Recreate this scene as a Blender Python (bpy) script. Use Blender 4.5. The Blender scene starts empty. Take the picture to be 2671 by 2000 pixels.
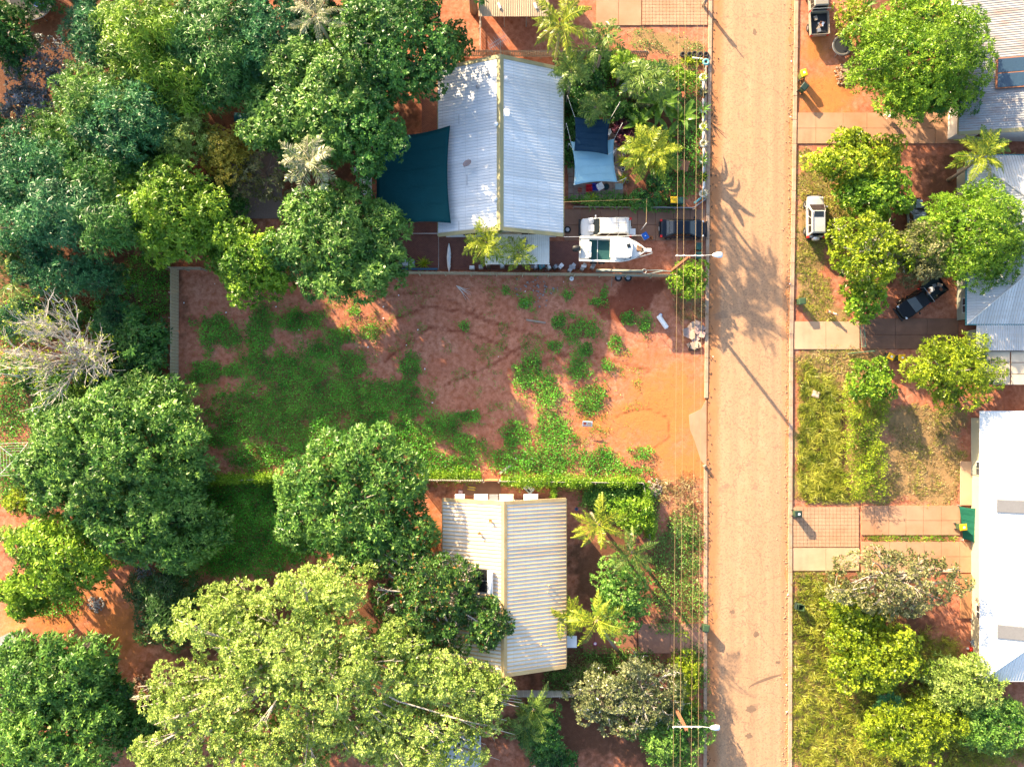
import bpy, bmesh, math, random, zlib
import numpy as np
from mathutils import Vector, Matrix, Quaternion

# ------------------------------------------------------------------ camera, sky, sun, exposure
scene = bpy.context.scene
COL = scene.collection
CAM_H = 72.0                       # drone height above the ground
PXM = 27.0                         # photo pixels per metre on the ground
NX, NY = 1340.0, 1030.0            # photo pixel straight below the drone
cam_data = bpy.data.cameras.new('camera')
cam = bpy.data.objects.new('camera', cam_data)
COL.objects.link(cam)
cam.location = (0, 0, CAM_H)
cam_data.sensor_fit = 'HORIZONTAL'
cam_data.sensor_width = 36.0
cam_data.lens = 36.0 * PXM * CAM_H / 2671.0
cam_data.shift_x = (1335.5 - NX) / 2671.0
cam_data.shift_y = (NY - 1000.0) / 2671.0
cam_data.clip_end = 2000
scene.camera = cam

SUN_EL = math.radians(19.3)
SUN_AZ = math.radians(-37.6)        # from +Y towards +X; the sun stands to the upper left
sun_dir = Vector((math.sin(SUN_AZ) * math.cos(SUN_EL), math.cos(SUN_AZ) * math.cos(SUN_EL), math.sin(SUN_EL)))
world = bpy.data.worlds.new('World')
scene.world = world
world.use_nodes = True
wn = world.node_tree.nodes
wn.clear()
sky = wn.new('ShaderNodeTexSky')
sky.sky_type = 'NISHITA'
sky.sun_disc = False
sky.sun_elevation = SUN_EL
sky.sun_rotation = SUN_AZ
sky.altitude = 50
sky.air_density = 1.0
sky.dust_density = 2.2
sky.ozone_density = 1.0
bg = wn.new('ShaderNodeBackground')
bg.inputs['Strength'].default_value = 0.112
wout = wn.new('ShaderNodeOutputWorld')
world.node_tree.links.new(sky.outputs[0], bg.inputs[0])
world.node_tree.links.new(bg.outputs[0], wout.inputs[0])
sun_data = bpy.data.lights.new('sun', 'SUN')
sun_data.energy = 5.0
sun_data.angle = math.radians(0.55)
sun_data.color = (1.0, 0.79, 0.50)
sun = bpy.data.objects.new('sun', sun_data)
COL.objects.link(sun)
sun.rotation_euler = (-sun_dir).to_track_quat('-Z', 'Y').to_euler()
sun.location = sun_dir * 100
scene.view_settings.view_transform = 'Standard'
scene.view_settings.look = 'None'
scene.view_settings.gamma = 1.0
scene.view_settings.use_curve_mapping = False
scene.view_settings.exposure = 2.02

# ------------------------------------------------------------------ helpers
def P(px, py, z=0.0):
    k = (CAM_H - z) / CAM_H / PXM
    return Vector(((px - NX) * k, (NY - py) * k, z))
OV = 2671.0 / 2212.0               # overview pixels to photo pixels
def D(x, y, z=0.0): return P(x * OV, y * OV, z)
def rng_of(s): return np.random.default_rng(zlib.crc32(s.encode()))

def tag(o, label=None, cat=None, group=None, kind=None):
    if label: o['label'] = label
    if cat: o['category'] = cat
    if group: o['group'] = group
    if kind: o['kind'] = kind
    return o
def thing(name, label, cat, loc=(0, 0, 0), rz=0.0, group=None):
    o = bpy.data.objects.new(name, None)
    o.empty_display_size = 0.3
    COL.objects.link(o)
    o.location = loc
    o.rotation_euler = (0, 0, rz)
    return tag(o, label, cat, group)
def link(name, me, parent=None, loc=None, rot=None, scale=None):
    o = bpy.data.objects.new(name, me)
    COL.objects.link(o)
    if parent is not None: o.parent = parent
    if loc is not None: o.location = loc
    if rot is not None: o.rotation_euler = rot
    if scale is not None: o.scale = scale
    return o
def copy_tree(src, parent=None):
    c = src.copy()
    COL.objects.link(c)
    c.parent = parent
    for ch in src.children: copy_tree(ch, c)
    return c

class MB:
    """collects simple shapes; build() links them as one mesh object"""
    def __init__(s): s.v = []; s.f = []; s.m = []; s.cm = 0
    def add(s, vs, fs):
        b = len(s.v)
        s.v.extend([tuple(v) for v in vs])
        for f in fs:
            s.f.append(tuple(i + b for i in f)); s.m.append(s.cm)
        return s
    def box(s, c, d, rz=0.0, top=1.0, topy=None):
        hx, hy, hz = d[0] / 2, d[1] / 2, d[2] / 2
        ty = top if topy is None else topy
        ca, sa = math.cos(rz), math.sin(rz)
        vs = []
        for z, kx, ky in ((-hz, 1, 1), (hz, top, ty)):
            for x, y in ((-hx, -hy), (hx, -hy), (hx, hy), (-hx, hy)):
                x2, y2 = x * kx, y * ky
                vs.append((c[0] + x2 * ca - y2 * sa, c[1] + x2 * sa + y2 * ca, c[2] + z))
        return s.add(vs, [(3, 2, 1, 0), (4, 5, 6, 7), (0, 1, 5, 4), (1, 2, 6, 5), (2, 3, 7, 6), (3, 0, 4, 7)])
    def tube(s, pts, rad, n=6, caps=True):
        pts = [Vector(p) for p in pts]
        if not hasattr(rad, '__len__'): rad = [rad] * len(pts)
        vs = []
        prev = None
        for i, p in enumerate(pts):
            a = pts[max(i - 1, 0)]; b = pts[min(i + 1, len(pts) - 1)]
            t = (b - a)
            t = t.normalized() if t.length > 1e-9 else Vector((0, 0, 1))
            if prev is None:
                u = t.orthogonal().normalized()
            else:
                u = (prev - t * prev.dot(t))
                u = u.normalized() if u.length > 1e-6 else t.orthogonal().normalized()
            prev = u
            w = t.cross(u)
            for k in range(n):
                an = 2 * math.pi * k / n
                vs.append(p + (u * math.cos(an) + w * math.sin(an)) * rad[i])
        fs = []
        for i in range(len(pts) - 1):
            for k in range(n):
                k2 = (k + 1) % n
                fs.append((i * n + k, i * n + k2, (i + 1) * n + k2, (i + 1) * n + k))
        if caps:
            fs.append(tuple(range(n - 1, -1, -1)))
            fs.append(tuple((len(pts) - 1) * n + k for k in range(n)))
        return s.add(vs, fs)
    def lathe(s, prof, n=16, c=(0, 0, 0), axis='z'):
        vs = []
        for r, z in prof:
            for k in range(n):
                an = 2 * math.pi * k / n
                x, y, zz = r * math.cos(an), r * math.sin(an), z
                if axis == 'x': x, y, zz = zz, x, y
                elif axis == 'y': x, y, zz = y, zz, x
                vs.append((c[0] + x, c[1] + y, c[2] + zz))
        fs = []
        for i in range(len(prof) - 1):
            for k in range(n):
                k2 = (k + 1) % n
                fs.append((i * n + k, i * n + k2, (i + 1) * n + k2, (i + 1) * n + k))
        return s.add(vs, fs)
    def disc(s, c, r, n=16, ry=None):
        ry = r if ry is None else ry
        return s.add([(c[0] + r * math.cos(2 * math.pi * k / n), c[1] + ry * math.sin(2 * math.pi * k / n), c[2]) for k in range(n)], [tuple(range(n))])
    def torus(s, c, R, r, n=16, m=8, axis='z', flat=1.0):
        pr = []
        for j in range(m + 1):
            a = 2 * math.pi * j / m
            pr.append((R + r * math.cos(a), r * flat * math.sin(a)))
        return s.lathe(pr, n, c, axis)
    def poly(s, pts, z0, z1):
        n = len(pts)
        vs = [(p[0], p[1], z0) for p in pts] + [(p[0], p[1], z1) for p in pts]
        return s.add(vs, [tuple(range(n - 1, -1, -1)), tuple(range(n, 2 * n))] + [(i, (i + 1) % n, n + (i + 1) % n, n + i) for i in range(n)])
    def loft(s, rings, closed=True, caps=True):
        n = len(rings[0])
        vs = [v for r in rings for v in r]
        fs = []
        for i in range(len(rings) - 1):
            for k in range(n if closed else n - 1):
                k2 = (k + 1) % n
                fs.append((i * n + k, i * n + k2, (i + 1) * n + k2, (i + 1) * n + k))
        if caps:
            fs.append(tuple(range(n - 1, -1, -1)))
            fs.append(tuple((len(rings) - 1) * n + k for k in range(n)))
        return s.add(vs, fs)
    def mesh(s, name, mats, smooth=False):
        me = bpy.data.meshes.new(name)
        me.from_pydata(s.v, [], s.f)
        if not isinstance(mats, (list, tuple)): mats = [mats]
        for m in mats: me.materials.append(m)
        if len(mats) > 1: me.polygons.foreach_set('material_index', s.m)
        if smooth:
            me.polygons.foreach_set('use_smooth', [True] * len(me.polygons))
        bm = bmesh.new(); bm.from_mesh(me)
        bmesh.ops.recalc_face_normals(bm, faces=bm.faces)
        bm.to_mesh(me); bm.free()
        return me
    def build(s, name, mats, parent=None, loc=None, rot=None, smooth=False, bevel=0.0):
        o = link(name, s.mesh(name, mats, smooth), parent, loc, rot)
        if bevel:
            b = o.modifiers.new('bevel', 'BEVEL'); b.width = bevel; b.segments = 2; b.limit_method = 'ANGLE'
        return o

def np_mesh(name, verts, quads, mat, rnd=None, smooth=False):
    """verts (N,3), quads (M,k) arrays; rnd = one random number per face for leaf colour"""
    me = bpy.data.meshes.new(name)
    M, k = quads.shape
    me.vertices.add(len(verts)); me.vertices.foreach_set('co', np.ascontiguousarray(verts, dtype=np.float32).ravel())
    me.loops.add(M * k); me.loops.foreach_set('vertex_index', np.ascontiguousarray(quads, dtype=np.int32).ravel())
    me.polygons.add(M)
    me.polygons.foreach_set('loop_start', np.arange(0, M * k, k, dtype=np.int32))
    me.update(calc_edges=True)
    if rnd is not None:
        a = me.attributes.new('rnd', 'FLOAT', 'FACE'); a.data.foreach_set('value', rnd.astype(np.float32))
    if smooth: me.polygons.foreach_set('use_smooth', np.ones(M, dtype=bool))
    me.materials.append(mat)
    return me

# 2D value noise
_nr = np.random.default_rng(5)
_tab = _nr.random((256, 256))
def vnoise(x, y):
    xi = np.floor(x).astype(int); yi = np.floor(y).astype(int)
    fx = x - xi; fy = y - yi
    fx = fx * fx * (3 - 2 * fx); fy = fy * fy * (3 - 2 * fy)
    g = lambda a, b: _tab[a % 256, b % 256]
    return (g(xi, yi) * (1 - fx) + g(xi + 1, yi) * fx) * (1 - fy) + (g(xi, yi + 1) * (1 - fx) + g(xi + 1, yi + 1) * fx) * fy
def fbm(x, y, o=4):
    s = 0; a = 0.5; t = 0
    for i in range(o):
        s = s + a * vnoise(x * 2 ** i + 17.3 * i, y * 2 ** i + 9.1 * i); t += a; a *= 0.55
    return s / t

# ------------------------------------------------------------------ materials
def nt(name):
    m = bpy.data.materials.new(name); m.use_nodes = True
    n = m.node_tree.nodes; l = m.node_tree.links
    return m, n, l, n['Principled BSDF']
def c4(c): return (c[0], c[1], c[2], 1.0)
def mix(n, l, fac, a, b, mode='MIX'):
    x = n.new('ShaderNodeMix'); x.data_type = 'RGBA'; x.blend_type = mode
    for sock, val in ((x.inputs[0], fac), (x.inputs[6], a), (x.inputs[7], b)):
        if isinstance(val, (int, float)): sock.default_value = val
        elif isinstance(val, tuple): sock.default_value = c4(val)
        else: l.new(val, sock)
    return x.outputs[2]
def noise(n, l, scale, detail=4, vec=None, rough=0.55):
    t = n.new('ShaderNodeTexNoise'); t.inputs['Scale'].default_value = scale; t.inputs['Detail'].default_value = detail
    t.inputs['Roughness'].default_value = rough
    if vec is not None: l.new(vec, t.inputs['Vector'])
    return t.outputs['Fac']
def ramp(n, l, src, stops):
    r = n.new('ShaderNodeValToRGB'); l.new(src, r.inputs[0])
    e = r.color_ramp.elements
    while len(e) < len(stops): e.new(0.5)
    for i, (p, c) in enumerate(stops):
        e[i].position = p; e[i].color = c4(c) if hasattr(c, '__len__') else (c, c, c, 1)
    return r.outputs[0]
def objco(n):
    return n.new('ShaderNodeTexCoord').outputs['Object']
def worldpos(n):
    return n.new('ShaderNodeNewGeometry').outputs['Position']
def bump(n, l, bsdf, h, strength=0.3, dist=0.02):
    b = n.new('ShaderNodeBump'); b.inputs['Strength'].default_value = strength; b.inputs['Distance'].default_value = dist
    l.new(h, b.inputs['Height']); l.new(b.outputs[0], bsdf.inputs['Normal'])
MATS = {}
def mat(name, col, rough=0.7, metal=0.0, var=0.18, scale=6.0, dirt=None, dirt_amt=0.35, spec=0.4, coat=0.0, bmp=0.0, world=False):
    if name in MATS: return MATS[name]
    m, n, l, b = nt(name)
    co = worldpos(n) if world else objco(n)
    f = noise(n, l, scale, 5, co)
    dark = tuple(c * (1 - var) for c in col); lite = tuple(min(1, c * (1 + var)) for c in col)
    out = mix(n, l, f, dark, lite)
    if dirt is not None:
        d = ramp(n, l, noise(n, l, scale * 0.35, 6, co, 0.65), [(0.42, 0.0), (0.72, dirt_amt)])
        out = mix(n, l, d, out, dirt)
    l.new(out, b.inputs['Base Color'])
    b.inputs['Roughness'].default_value = rough; b.inputs['Metallic'].default_value = metal
    b.inputs['Specular IOR Level'].default_value = spec
    if coat: b.inputs['Coat Weight'].default_value = coat; b.inputs['Coat Roughness'].default_value = 0.06
    if bmp: bump(n, l, b, noise(n, l, scale * 6, 3, co), bmp, 0.01)
    MATS[name] = m
    return m
def leafmat(name, dark, mid, light, trans=0.35, rough=0.40, accent=None, acc_at=0.93):
    if name in MATS: return MATS[name]
    m, n, l, b = nt(name)
    dark = tuple(x * .52 for x in dark); mid = tuple(x * .72 for x in mid); light = (light[0] * 1.08, light[1] * 1.0, light[2] * 1.25)
    at = n.new('ShaderNodeAttribute'); at.attribute_name = 'rnd'
    st = [(0.0, dark), (0.5, mid), (0.9, light)]
    if accent: st += [(acc_at, light), (min(1, acc_at + 0.02), accent)]
    c = ramp(n, l, at.outputs['Fac'], st)
    big = noise(n, l, 0.55, 2, worldpos(n))
    c = mix(n, l, ramp(n, l, big, [(0.38, 0.0), (0.70, 0.45)]), c, tuple(min(1, x * 1.25) for x in light))
    l.new(c, b.inputs['Base Color'])
    b.inputs['Roughness'].default_value = rough; b.inputs['Specular IOR Level'].default_value = 0.32
    trans *= 0.62
    tr = n.new('ShaderNodeBsdfTranslucent')
    tc = mix(n, l, 0.6, c, (0.9, 0.95, 0.25), 'MULTIPLY')
    br = n.new('ShaderNodeBrightContrast'); l.new(tc, br.inputs[0]); br.inputs[1].default_value = 0.02
    l.new(br.outputs[0], tr.inputs['Color'])
    mx = n.new('ShaderNodeMixShader'); mx.inputs[0].default_value = trans
    l.new(b.outputs[0], mx.inputs[1]); l.new(tr.outputs[0], mx.inputs[2])
    l.new(mx.outputs[0], n['Material Output'].inputs['Surface'])
    MATS[name] = m
    return m
# ------------------------------------------------------------------ the setting: ground, road, kerbs, driveways
def blobfield(x, y, blobs):
    """x, y in overview pixels; blobs (cx, cy, rx, ry) -> 1 in the middle, 0 at the rim"""
    m = np.full(np.shape(x), -3.0)
    for b in blobs:
        d = 1 - np.sqrt(((x - b[0]) / b[2]) ** 2 + ((y - b[1]) / b[3]) ** 2)
        m = np.maximum(m, d)
    return m
def segfield(x, y, pts, w):
    """1 along a polyline (overview pixels), 0 at distance w"""
    best = np.full(np.shape(x), 1e9)
    for (ax, ay), (bx, by) in zip(pts[:-1], pts[1:]):
        dx, dy = bx - ax, by - ay
        t = np.clip(((x - ax) * dx + (y - ay) * dy) / (dx * dx + dy * dy), 0, 1)
        best = np.minimum(best, np.hypot(x - ax - t * dx, y - ay - t * dy))
    return np.clip(1 - best / w, 0, 1)

LOT_GREEN = [(680, 860, 165, 88), (600, 800, 62, 42), (560, 900, 100, 60), (800, 885, 85, 75), (690, 940, 160, 48), (475, 945, 62, 26),
    (570, 985, 90, 34), (645, 690, 62, 24), (465, 705, 36, 34), (495, 730, 26, 26), (560, 715, 28, 62), (735, 728, 40, 22), (805, 718, 32, 20),
    (765, 674, 18, 12), (560, 780, 30, 34), (450, 805, 44, 20), (885, 795, 30, 42), (865, 860, 56, 60), (450, 790, 40, 12), (500, 800, 30, 20),
    (760, 790, 40, 34), (700, 760, 40, 20), (870, 940, 62, 40), (955, 925, 52, 34), (1005, 955, 46, 28), (1245, 715, 44, 34), (1132, 655, 20, 18),
    (1208, 698, 22, 18), (1150, 790, 26, 52), (1178, 850, 38, 46), (1130, 815, 22, 34), (1190, 925, 46, 44), (1115, 940, 42, 30), (1160, 1000, 110, 38),
    (1250, 800, 28, 32), (1272, 868, 40, 44), (1295, 1000, 58, 32), (965, 1000, 72, 26), (905, 965, 34, 32), (1384, 978, 30, 24), (1305, 635, 11, 22),
    (1395, 702, 20, 26), (1285, 650, 12, 10), (1090, 630, 14, 12), (1000, 705, 12, 12), (1195, 745, 18, 14), (1330, 740, 14, 16), (1265, 755, 16, 18),
    (1310, 790, 14, 14), (1360, 690, 14, 16), (1225, 640, 14, 14), (1370, 1015, 40, 14), (450, 720, 20, 50), (420, 815, 18, 16), (1010, 900, 30, 14)]
YARD2_GREEN = [(520, 1180, 130, 70), (600, 1170, 80, 70), (470, 1120, 150, 85), (420, 1190, 70, 60), (560, 1060, 90, 40), (470, 1060, 120, 20), (600, 1100, 50, 70), (500, 1200, 100, 50)]
LEFT_GREEN = [(330, 620, 40, 90), (300, 590, 40, 50), (20, 890, 60, 70), (30, 1010, 60, 80), (120, 1300, 60, 40), (260, 1000, 30, 30)]
FRONT2_GREEN = [(1440, 1240, 40, 110), (1320, 1075, 80, 40), (1470, 1190, 50, 90), (1490, 1300, 40, 60), (1500, 1450, 34, 60), (1250, 1470, 80, 40), (1330, 1420, 90, 30), (1440, 1350, 40, 20), (1410, 1090, 14, 60)]
GARDEN1_GREEN = [(1490, 300, 28, 130), (1470, 400, 40, 40), (1430, 440, 60, 20), (1300, 430, 80, 16), (1380, 200, 60, 60), (1280, 190, 60, 60), (1225, 250, 20, 90), (1500, 180, 20, 40)]
TOPWEED = [(1420, 90, 70, 26), (1480, 105, 50, 20), (1390, 75, 40, 18), (1470, 140, 60, 14)]
LEFT_GREEN += [(60, 690, 90, 60), (120, 830, 110, 50), (240, 690, 60, 60)]
VERGE = [(1760, 390, 40, 60), (1750, 540, 36, 110), (1760, 640, 40, 60), (1790, 690, 40, 30), (1830, 430, 30, 100), (1740, 345, 26, 30), (1790, 470, 50, 60)]
DRYLAWN = [(1980, 1000, 110, 100), (1990, 930, 100, 60), (1900, 1060, 60, 30), (1760, 790, 50, 40), (1830, 780, 60, 30), (1860, 1040, 60, 40), (2020, 1060, 60, 40), (1810, 800, 100, 60)]
TALL = [(1770, 920, 60, 130), (1850, 950, 70, 120), (1760, 1050, 60, 40), (1840, 1060, 70, 34), (1880, 900, 50, 90), (1790, 860, 60, 60)]
TALL2 = [(1770, 1330, 70, 110), (1770, 1480, 90, 130), (1790, 1600, 110, 90), (1850, 1400, 100, 80), (1900, 1560, 140, 110), (1990, 1420, 80, 60), (2120, 1600, 120, 90), (2060, 1500, 90, 60), (1745, 1250, 40, 30)]
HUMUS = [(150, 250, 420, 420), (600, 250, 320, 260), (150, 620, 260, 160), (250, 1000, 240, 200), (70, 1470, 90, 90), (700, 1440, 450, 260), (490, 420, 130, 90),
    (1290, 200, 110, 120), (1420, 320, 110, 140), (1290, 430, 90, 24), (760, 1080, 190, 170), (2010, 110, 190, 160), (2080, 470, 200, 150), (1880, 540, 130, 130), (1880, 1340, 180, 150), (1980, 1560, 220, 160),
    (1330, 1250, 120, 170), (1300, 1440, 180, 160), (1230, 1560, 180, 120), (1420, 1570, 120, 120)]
DARKRED = [(1370, 640, 62, 46), (1330, 660, 50, 40), (1410, 620, 40, 24)]
SAND = [(1440, 900, 190, 200), (1480, 1000, 100, 80), (1790, 200, 110, 90), (1760, 110, 60, 60), (1290, 910, 70, 60), (240, 1360, 110, 130), (120, 1330, 130, 70), (930, 1150, 40, 90)]
TRACKS = [([(820, 720), (850, 690), (920, 660), (1000, 675), (1080, 700), (1150, 720), (1210, 760)], 9), ([(830, 780), (880, 740), (930, 705), (1000, 715), (1080, 745), (1160, 790)], 9),
          ([(760, 660), (830, 640), (900, 632), (980, 650), (1060, 690)], 6), ([(1330, 900), (1390, 880), (1440, 900), (1450, 940), (1410, 970)], 6), ([(1100, 800), (1250, 760), (1400, 800)], 10), ([(960, 830), (1060, 790), (1140, 740)], 8)]

gx = np.unique(np.concatenate([[-420, -260, -160, -100, -75, -62], np.arange(-53, 53.01, 0.33), [62, 75, 100, 160, 260, 420]]))
gy = np.unique(np.concatenate([[-420, -260, -160, -100, -70, -50], np.arange(-40, 42.01, 0.33), [50, 62, 80, 100, 160, 260, 420]]))
GX, GY = np.meshgrid(gx, gy)
ox = (GX * PXM + NX) / OV; oy = (NY - GY * PXM) / OV
f1 = fbm(GX * 0.5, GY * 0.5); f2 = fbm(GX * 1.7 + 40, GY * 1.7)
wob = (f1 - 0.5) * 1.1 + (f2 - 0.5) * 0.8
green = np.clip((np.maximum.reduce([blobfield(ox, oy, b) for b in (LOT_GREEN, YARD2_GREEN, LEFT_GREEN, FRONT2_GREEN, GARDEN1_GREEN)]) + wob * 0.6) * 2.2, 0, 1)
dry = np.clip((np.maximum.reduce([blobfield(ox, oy, b) for b in (VERGE, DRYLAWN, TALL, TALL2, TOPWEED)]) + wob * 0.7 + 0.1) * 2.5, 0, 1)
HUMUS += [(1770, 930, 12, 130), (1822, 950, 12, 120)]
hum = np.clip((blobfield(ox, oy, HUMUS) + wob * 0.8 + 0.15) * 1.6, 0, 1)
dred = np.clip((blobfield(ox, oy, DARKRED) + wob * 0.5) * 2.2, 0, 1)
trk = np.maximum.reduce([segfield(ox + (f2 - .5) * 6, oy + (f1 - .5) * 6, p, w) for p, w in TRACKS])
dred = np.clip(dred + trk * 0.8, 0, 1)
sand = np.clip((blobfield(ox, oy, SAND) + wob * 0.7) * 1.3, 0, 1)
inside = (np.abs(GX) < 54) & (GY > -41) & (GY < 43)
GZ = np.where(inside, -0.035 - 0.05 * (1 - f2), -0.06) - 0.03 * trk * inside
mound = np.clip(blobfield(ox, oy, [(1350, 655, 70, 48)]), 0, 1)
GZ = GZ + mound * (0.20 + 0.12 * f2)
ny_, nx_ = GX.shape
idx = np.arange(nx_ * ny_).reshape(ny_, nx_)
quads = np.stack([idx[:-1, :-1], idx[:-1, 1:], idx[1:, 1:], idx[1:, :-1]], -1).reshape(-1, 4)

m, n, l, b = nt('red_earth')
pos = worldpos(n)
big = noise(n, l, 0.35, 5, pos); mid = noise(n, l, 2.2, 6, pos, 0.65); fine = noise(n, l, 14, 4, pos, 0.7)
c = mix(n, l, ramp(n, l, big, [(0.3, 0.0), (0.7, 1.0)]), (0.46, 0.165, 0.095), (0.56, 0.26, 0.165))
c = mix(n, l, ramp(n, l, mid, [(0.38, 0.0), (0.66, 0.8)]), c, (0.29, 0.085, 0.040))
def attr(nm):
    a = n.new('ShaderNodeAttribute'); a.attribute_name = nm; return a.outputs['Fac']
def gated(nm, lo=0.25, hi=0.75, k=0.5):
    a = n.new('ShaderNodeMath'); a.operation = 'MULTIPLY_ADD'; a.inputs[1].default_value = k; l.new(mid, a.inputs[0]); l.new(attr(nm), a.inputs[2])
    s = n.new('ShaderNodeMath'); s.operation = 'SUBTRACT'; l.new(a.outputs[0], s.inputs[0]); s.inputs[1].default_value = k * 0.5
    return ramp(n, l, s.outputs[0], [(lo, 0.0), (hi, 1.0)])
c = mix(n, l, gated('sand', 0.05, 1.1, 0.8), c, mix(n, l, mid, (0.44, 0.150, 0.042), (0.54, 0.215, 0.070)))
c = mix(n, l, gated('dry', 0.2, 0.8), c, mix(n, l, fine, (0.19, 0.10, 0.04), (0.45, 0.30, 0.14)))
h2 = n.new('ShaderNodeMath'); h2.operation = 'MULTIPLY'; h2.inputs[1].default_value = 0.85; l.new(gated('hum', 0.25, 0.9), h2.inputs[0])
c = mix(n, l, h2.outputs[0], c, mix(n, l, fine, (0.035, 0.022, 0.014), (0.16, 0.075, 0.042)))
g2 = n.new('ShaderNodeMath'); g2.operation = 'MULTIPLY'; g2.inputs[1].default_value = 0.55; l.new(gated('green', 0.3, 0.8), g2.inputs[0])
c = mix(n, l, g2.outputs[0], c, (0.06, 0.055, 0.02))
d2 = n.new('ShaderNodeMath'); d2.operation = 'MULTIPLY'; d2.inputs[1].default_value = 0.8; l.new(gated('dred', 0.25, 0.85, 0.7), d2.inputs[0])
c = mix(n, l, d2.outputs[0], c, (0.17, 0.04, 0.02))
spk = ramp(n, l, noise(n, l, 5.5, 3, pos, 0.8), [(0.60, 0.0), (0.66, 0.5)])
c = mix(n, l, spk, c, (0.10, 0.045, 0.03))
pale = ramp(n, l, noise(n, l, 9, 2, pos, 0.8), [(0.70, 0.0), (0.75, 0.5)])
c = mix(n, l, pale, c, (0.62, 0.44, 0.32))
l.new(c, b.inputs['Base Color']); b.inputs['Roughness'].default_value = 0.95; b.inputs['Specular IOR Level'].default_value = 0.15
hh = n.new('ShaderNodeMath'); hh.operation = 'ADD'; l.new(mid, hh.inputs[0]); l.new(fine, hh.inputs[1])
bump(n, l, b, hh.outputs[0], 0.6, 0.06)
EARTH = m
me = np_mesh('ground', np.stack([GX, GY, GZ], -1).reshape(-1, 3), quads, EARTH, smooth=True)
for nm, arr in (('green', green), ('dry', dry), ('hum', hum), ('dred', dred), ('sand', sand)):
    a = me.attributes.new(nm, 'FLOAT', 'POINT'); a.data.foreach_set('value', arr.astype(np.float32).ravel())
tag(link('ground', me), kind='structure')

# road
LEFT_EDGE = [(1866, -1400), (1858, -20), (1852, 400), (1848, 800), (1845, 1200), (1843, 2020), (1840, 3400)]
RIGHT_EDGE = [(2084, -1400), (2072, -20), (2065, 480), (2058, 900), (2056, 1300), (2055, 2020), (2052, 3400)]
def edge_x(edge, y):
    return float(np.interp(y, [e[1] for e in edge], [e[0] for e in edge]))
m, n, l, b = nt('dusty_asphalt')
pos = worldpos(n)
uv = n.new('ShaderNodeUVMap'); sx = n.new('ShaderNodeSeparateXYZ'); l.new(uv.outputs[0], sx.inputs[0])
mid = noise(n, l, 0.9, 6, pos, 0.6); fine = noise(n, l, 5, 5, pos, 0.85); grit = noise(n, l, 16, 3, pos, 0.7)
c = mix(n, l, ramp(n, l, mid, [(0.3, 0.0), (0.7, 1.0)]), (0.46, 0.265, 0.145), (0.54, 0.325, 0.190))
st = n.new('ShaderNodeMapping'); st.inputs['Scale'].default_value = (1.6, 0.05, 1); l.new(pos, st.inputs[0])
streak = noise(n, l, 1.0, 4, st.outputs[0])
c = mix(n, l, ramp(n, l, streak, [(0.42, 0.0), (0.62, 0.5)]), c, (0.38, 0.225, 0.13))
c = mix(n, l, ramp(n, l, fine, [(0.50, 0.0), (0.62, 0.75)]), c, (0.20, 0.135, 0.10))
c = mix(n, l, ramp(n, l, grit, [(0.55, 0.0), (0.7, 0.55)]), c, (0.12, 0.09, 0.075))
ed = n.new('ShaderNodeMath'); ed.operation = 'MULTIPLY_ADD'; l.new(mid, ed.inputs[0]); ed.inputs[1].default_value = -0.16; l.new(sx.outputs[0], ed.inputs[2])
c = mix(n, l, ramp(n, l, ed.outputs[0], [(-0.02, 0.9), (0.09, 0.0)]), c, (0.44, 0.175, 0.065))
er = n.new('ShaderNodeMath'); er.operation = 'MULTIPLY_ADD'; l.new(mid, er.inputs[0]); er.inputs[1].default_value = 0.16; l.new(sx.outputs[0], er.inputs[2])
c = mix(n, l, ramp(n, l, er.outputs[0], [(0.98, 0.0), (1.06, 0.6)]), c, (0.46, 0.225, 0.11))
wp = n.new('ShaderNodeMath'); wp.operation = 'SINE'; wm = n.new('ShaderNodeMath'); wm.operation = 'MULTIPLY'; wm.inputs[1].default_value = 25.1; l.new(sx.outputs[0], wm.inputs[0]); l.new(wm.outputs[0], wp.inputs[0])
wpa = n.new('ShaderNodeMath'); wpa.operation = 'MULTIPLY_ADD'; wpa.inputs[1].default_value = 0.25; l.new(wp.outputs[0], wpa.inputs[0]); l.new(mid, wpa.inputs[2])
c = mix(n, l, ramp(n, l, wpa.outputs[0], [(0.50, 0.0), (0.80, 0.32)]), c, (0.32, 0.19, 0.115))
vo = n.new('ShaderNodeTexVoronoi'); vo.feature = 'DISTANCE_TO_EDGE'; vo.inputs['Scale'].default_value = 0.16
vm = n.new('ShaderNodeVectorMath'); vm.operation = 'ADD'; vn = n.new('ShaderNodeTexNoise'); vn.inputs['Scale'].default_value = 0.7; vn.inputs['Detail'].default_value = 5; l.new(pos, vn.inputs['Vector'])
vs_ = n.new('ShaderNodeVectorMath'); vs_.operation = 'SCALE'; vs_.inputs['Scale'].default_value = 2.2; l.new(vn.outputs['Color'], vs_.inputs[0]); l.new(pos, vm.inputs[0]); l.new(vs_.outputs[0], vm.inputs[1]); l.new(vm.outputs[0], vo.inputs['Vector'])
c = mix(n, l, ramp(n, l, vo.outputs['Distance'], [(0.0, 0.5), (0.009, 0.0)]), c, (0.17, 0.11, 0.08))
st = ramp(n, l, noise(n, l, 0.42, 3, pos), [(0.66, 0.0), (0.70, 0.45)])
c = mix(n, l, st, c, (0.20, 0.14, 0.10))
l.new(c, b.inputs['Base Color']); b.inputs['Roughness'].default_value = 0.9; b.inputs['Specular IOR Level'].default_value = 0.2
bump(n, l, b, grit, 0.55, 0.015)
ROAD = m
vs, uvs = [], []
ys = list(np.linspace(-1400, 3400, 97))
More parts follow.
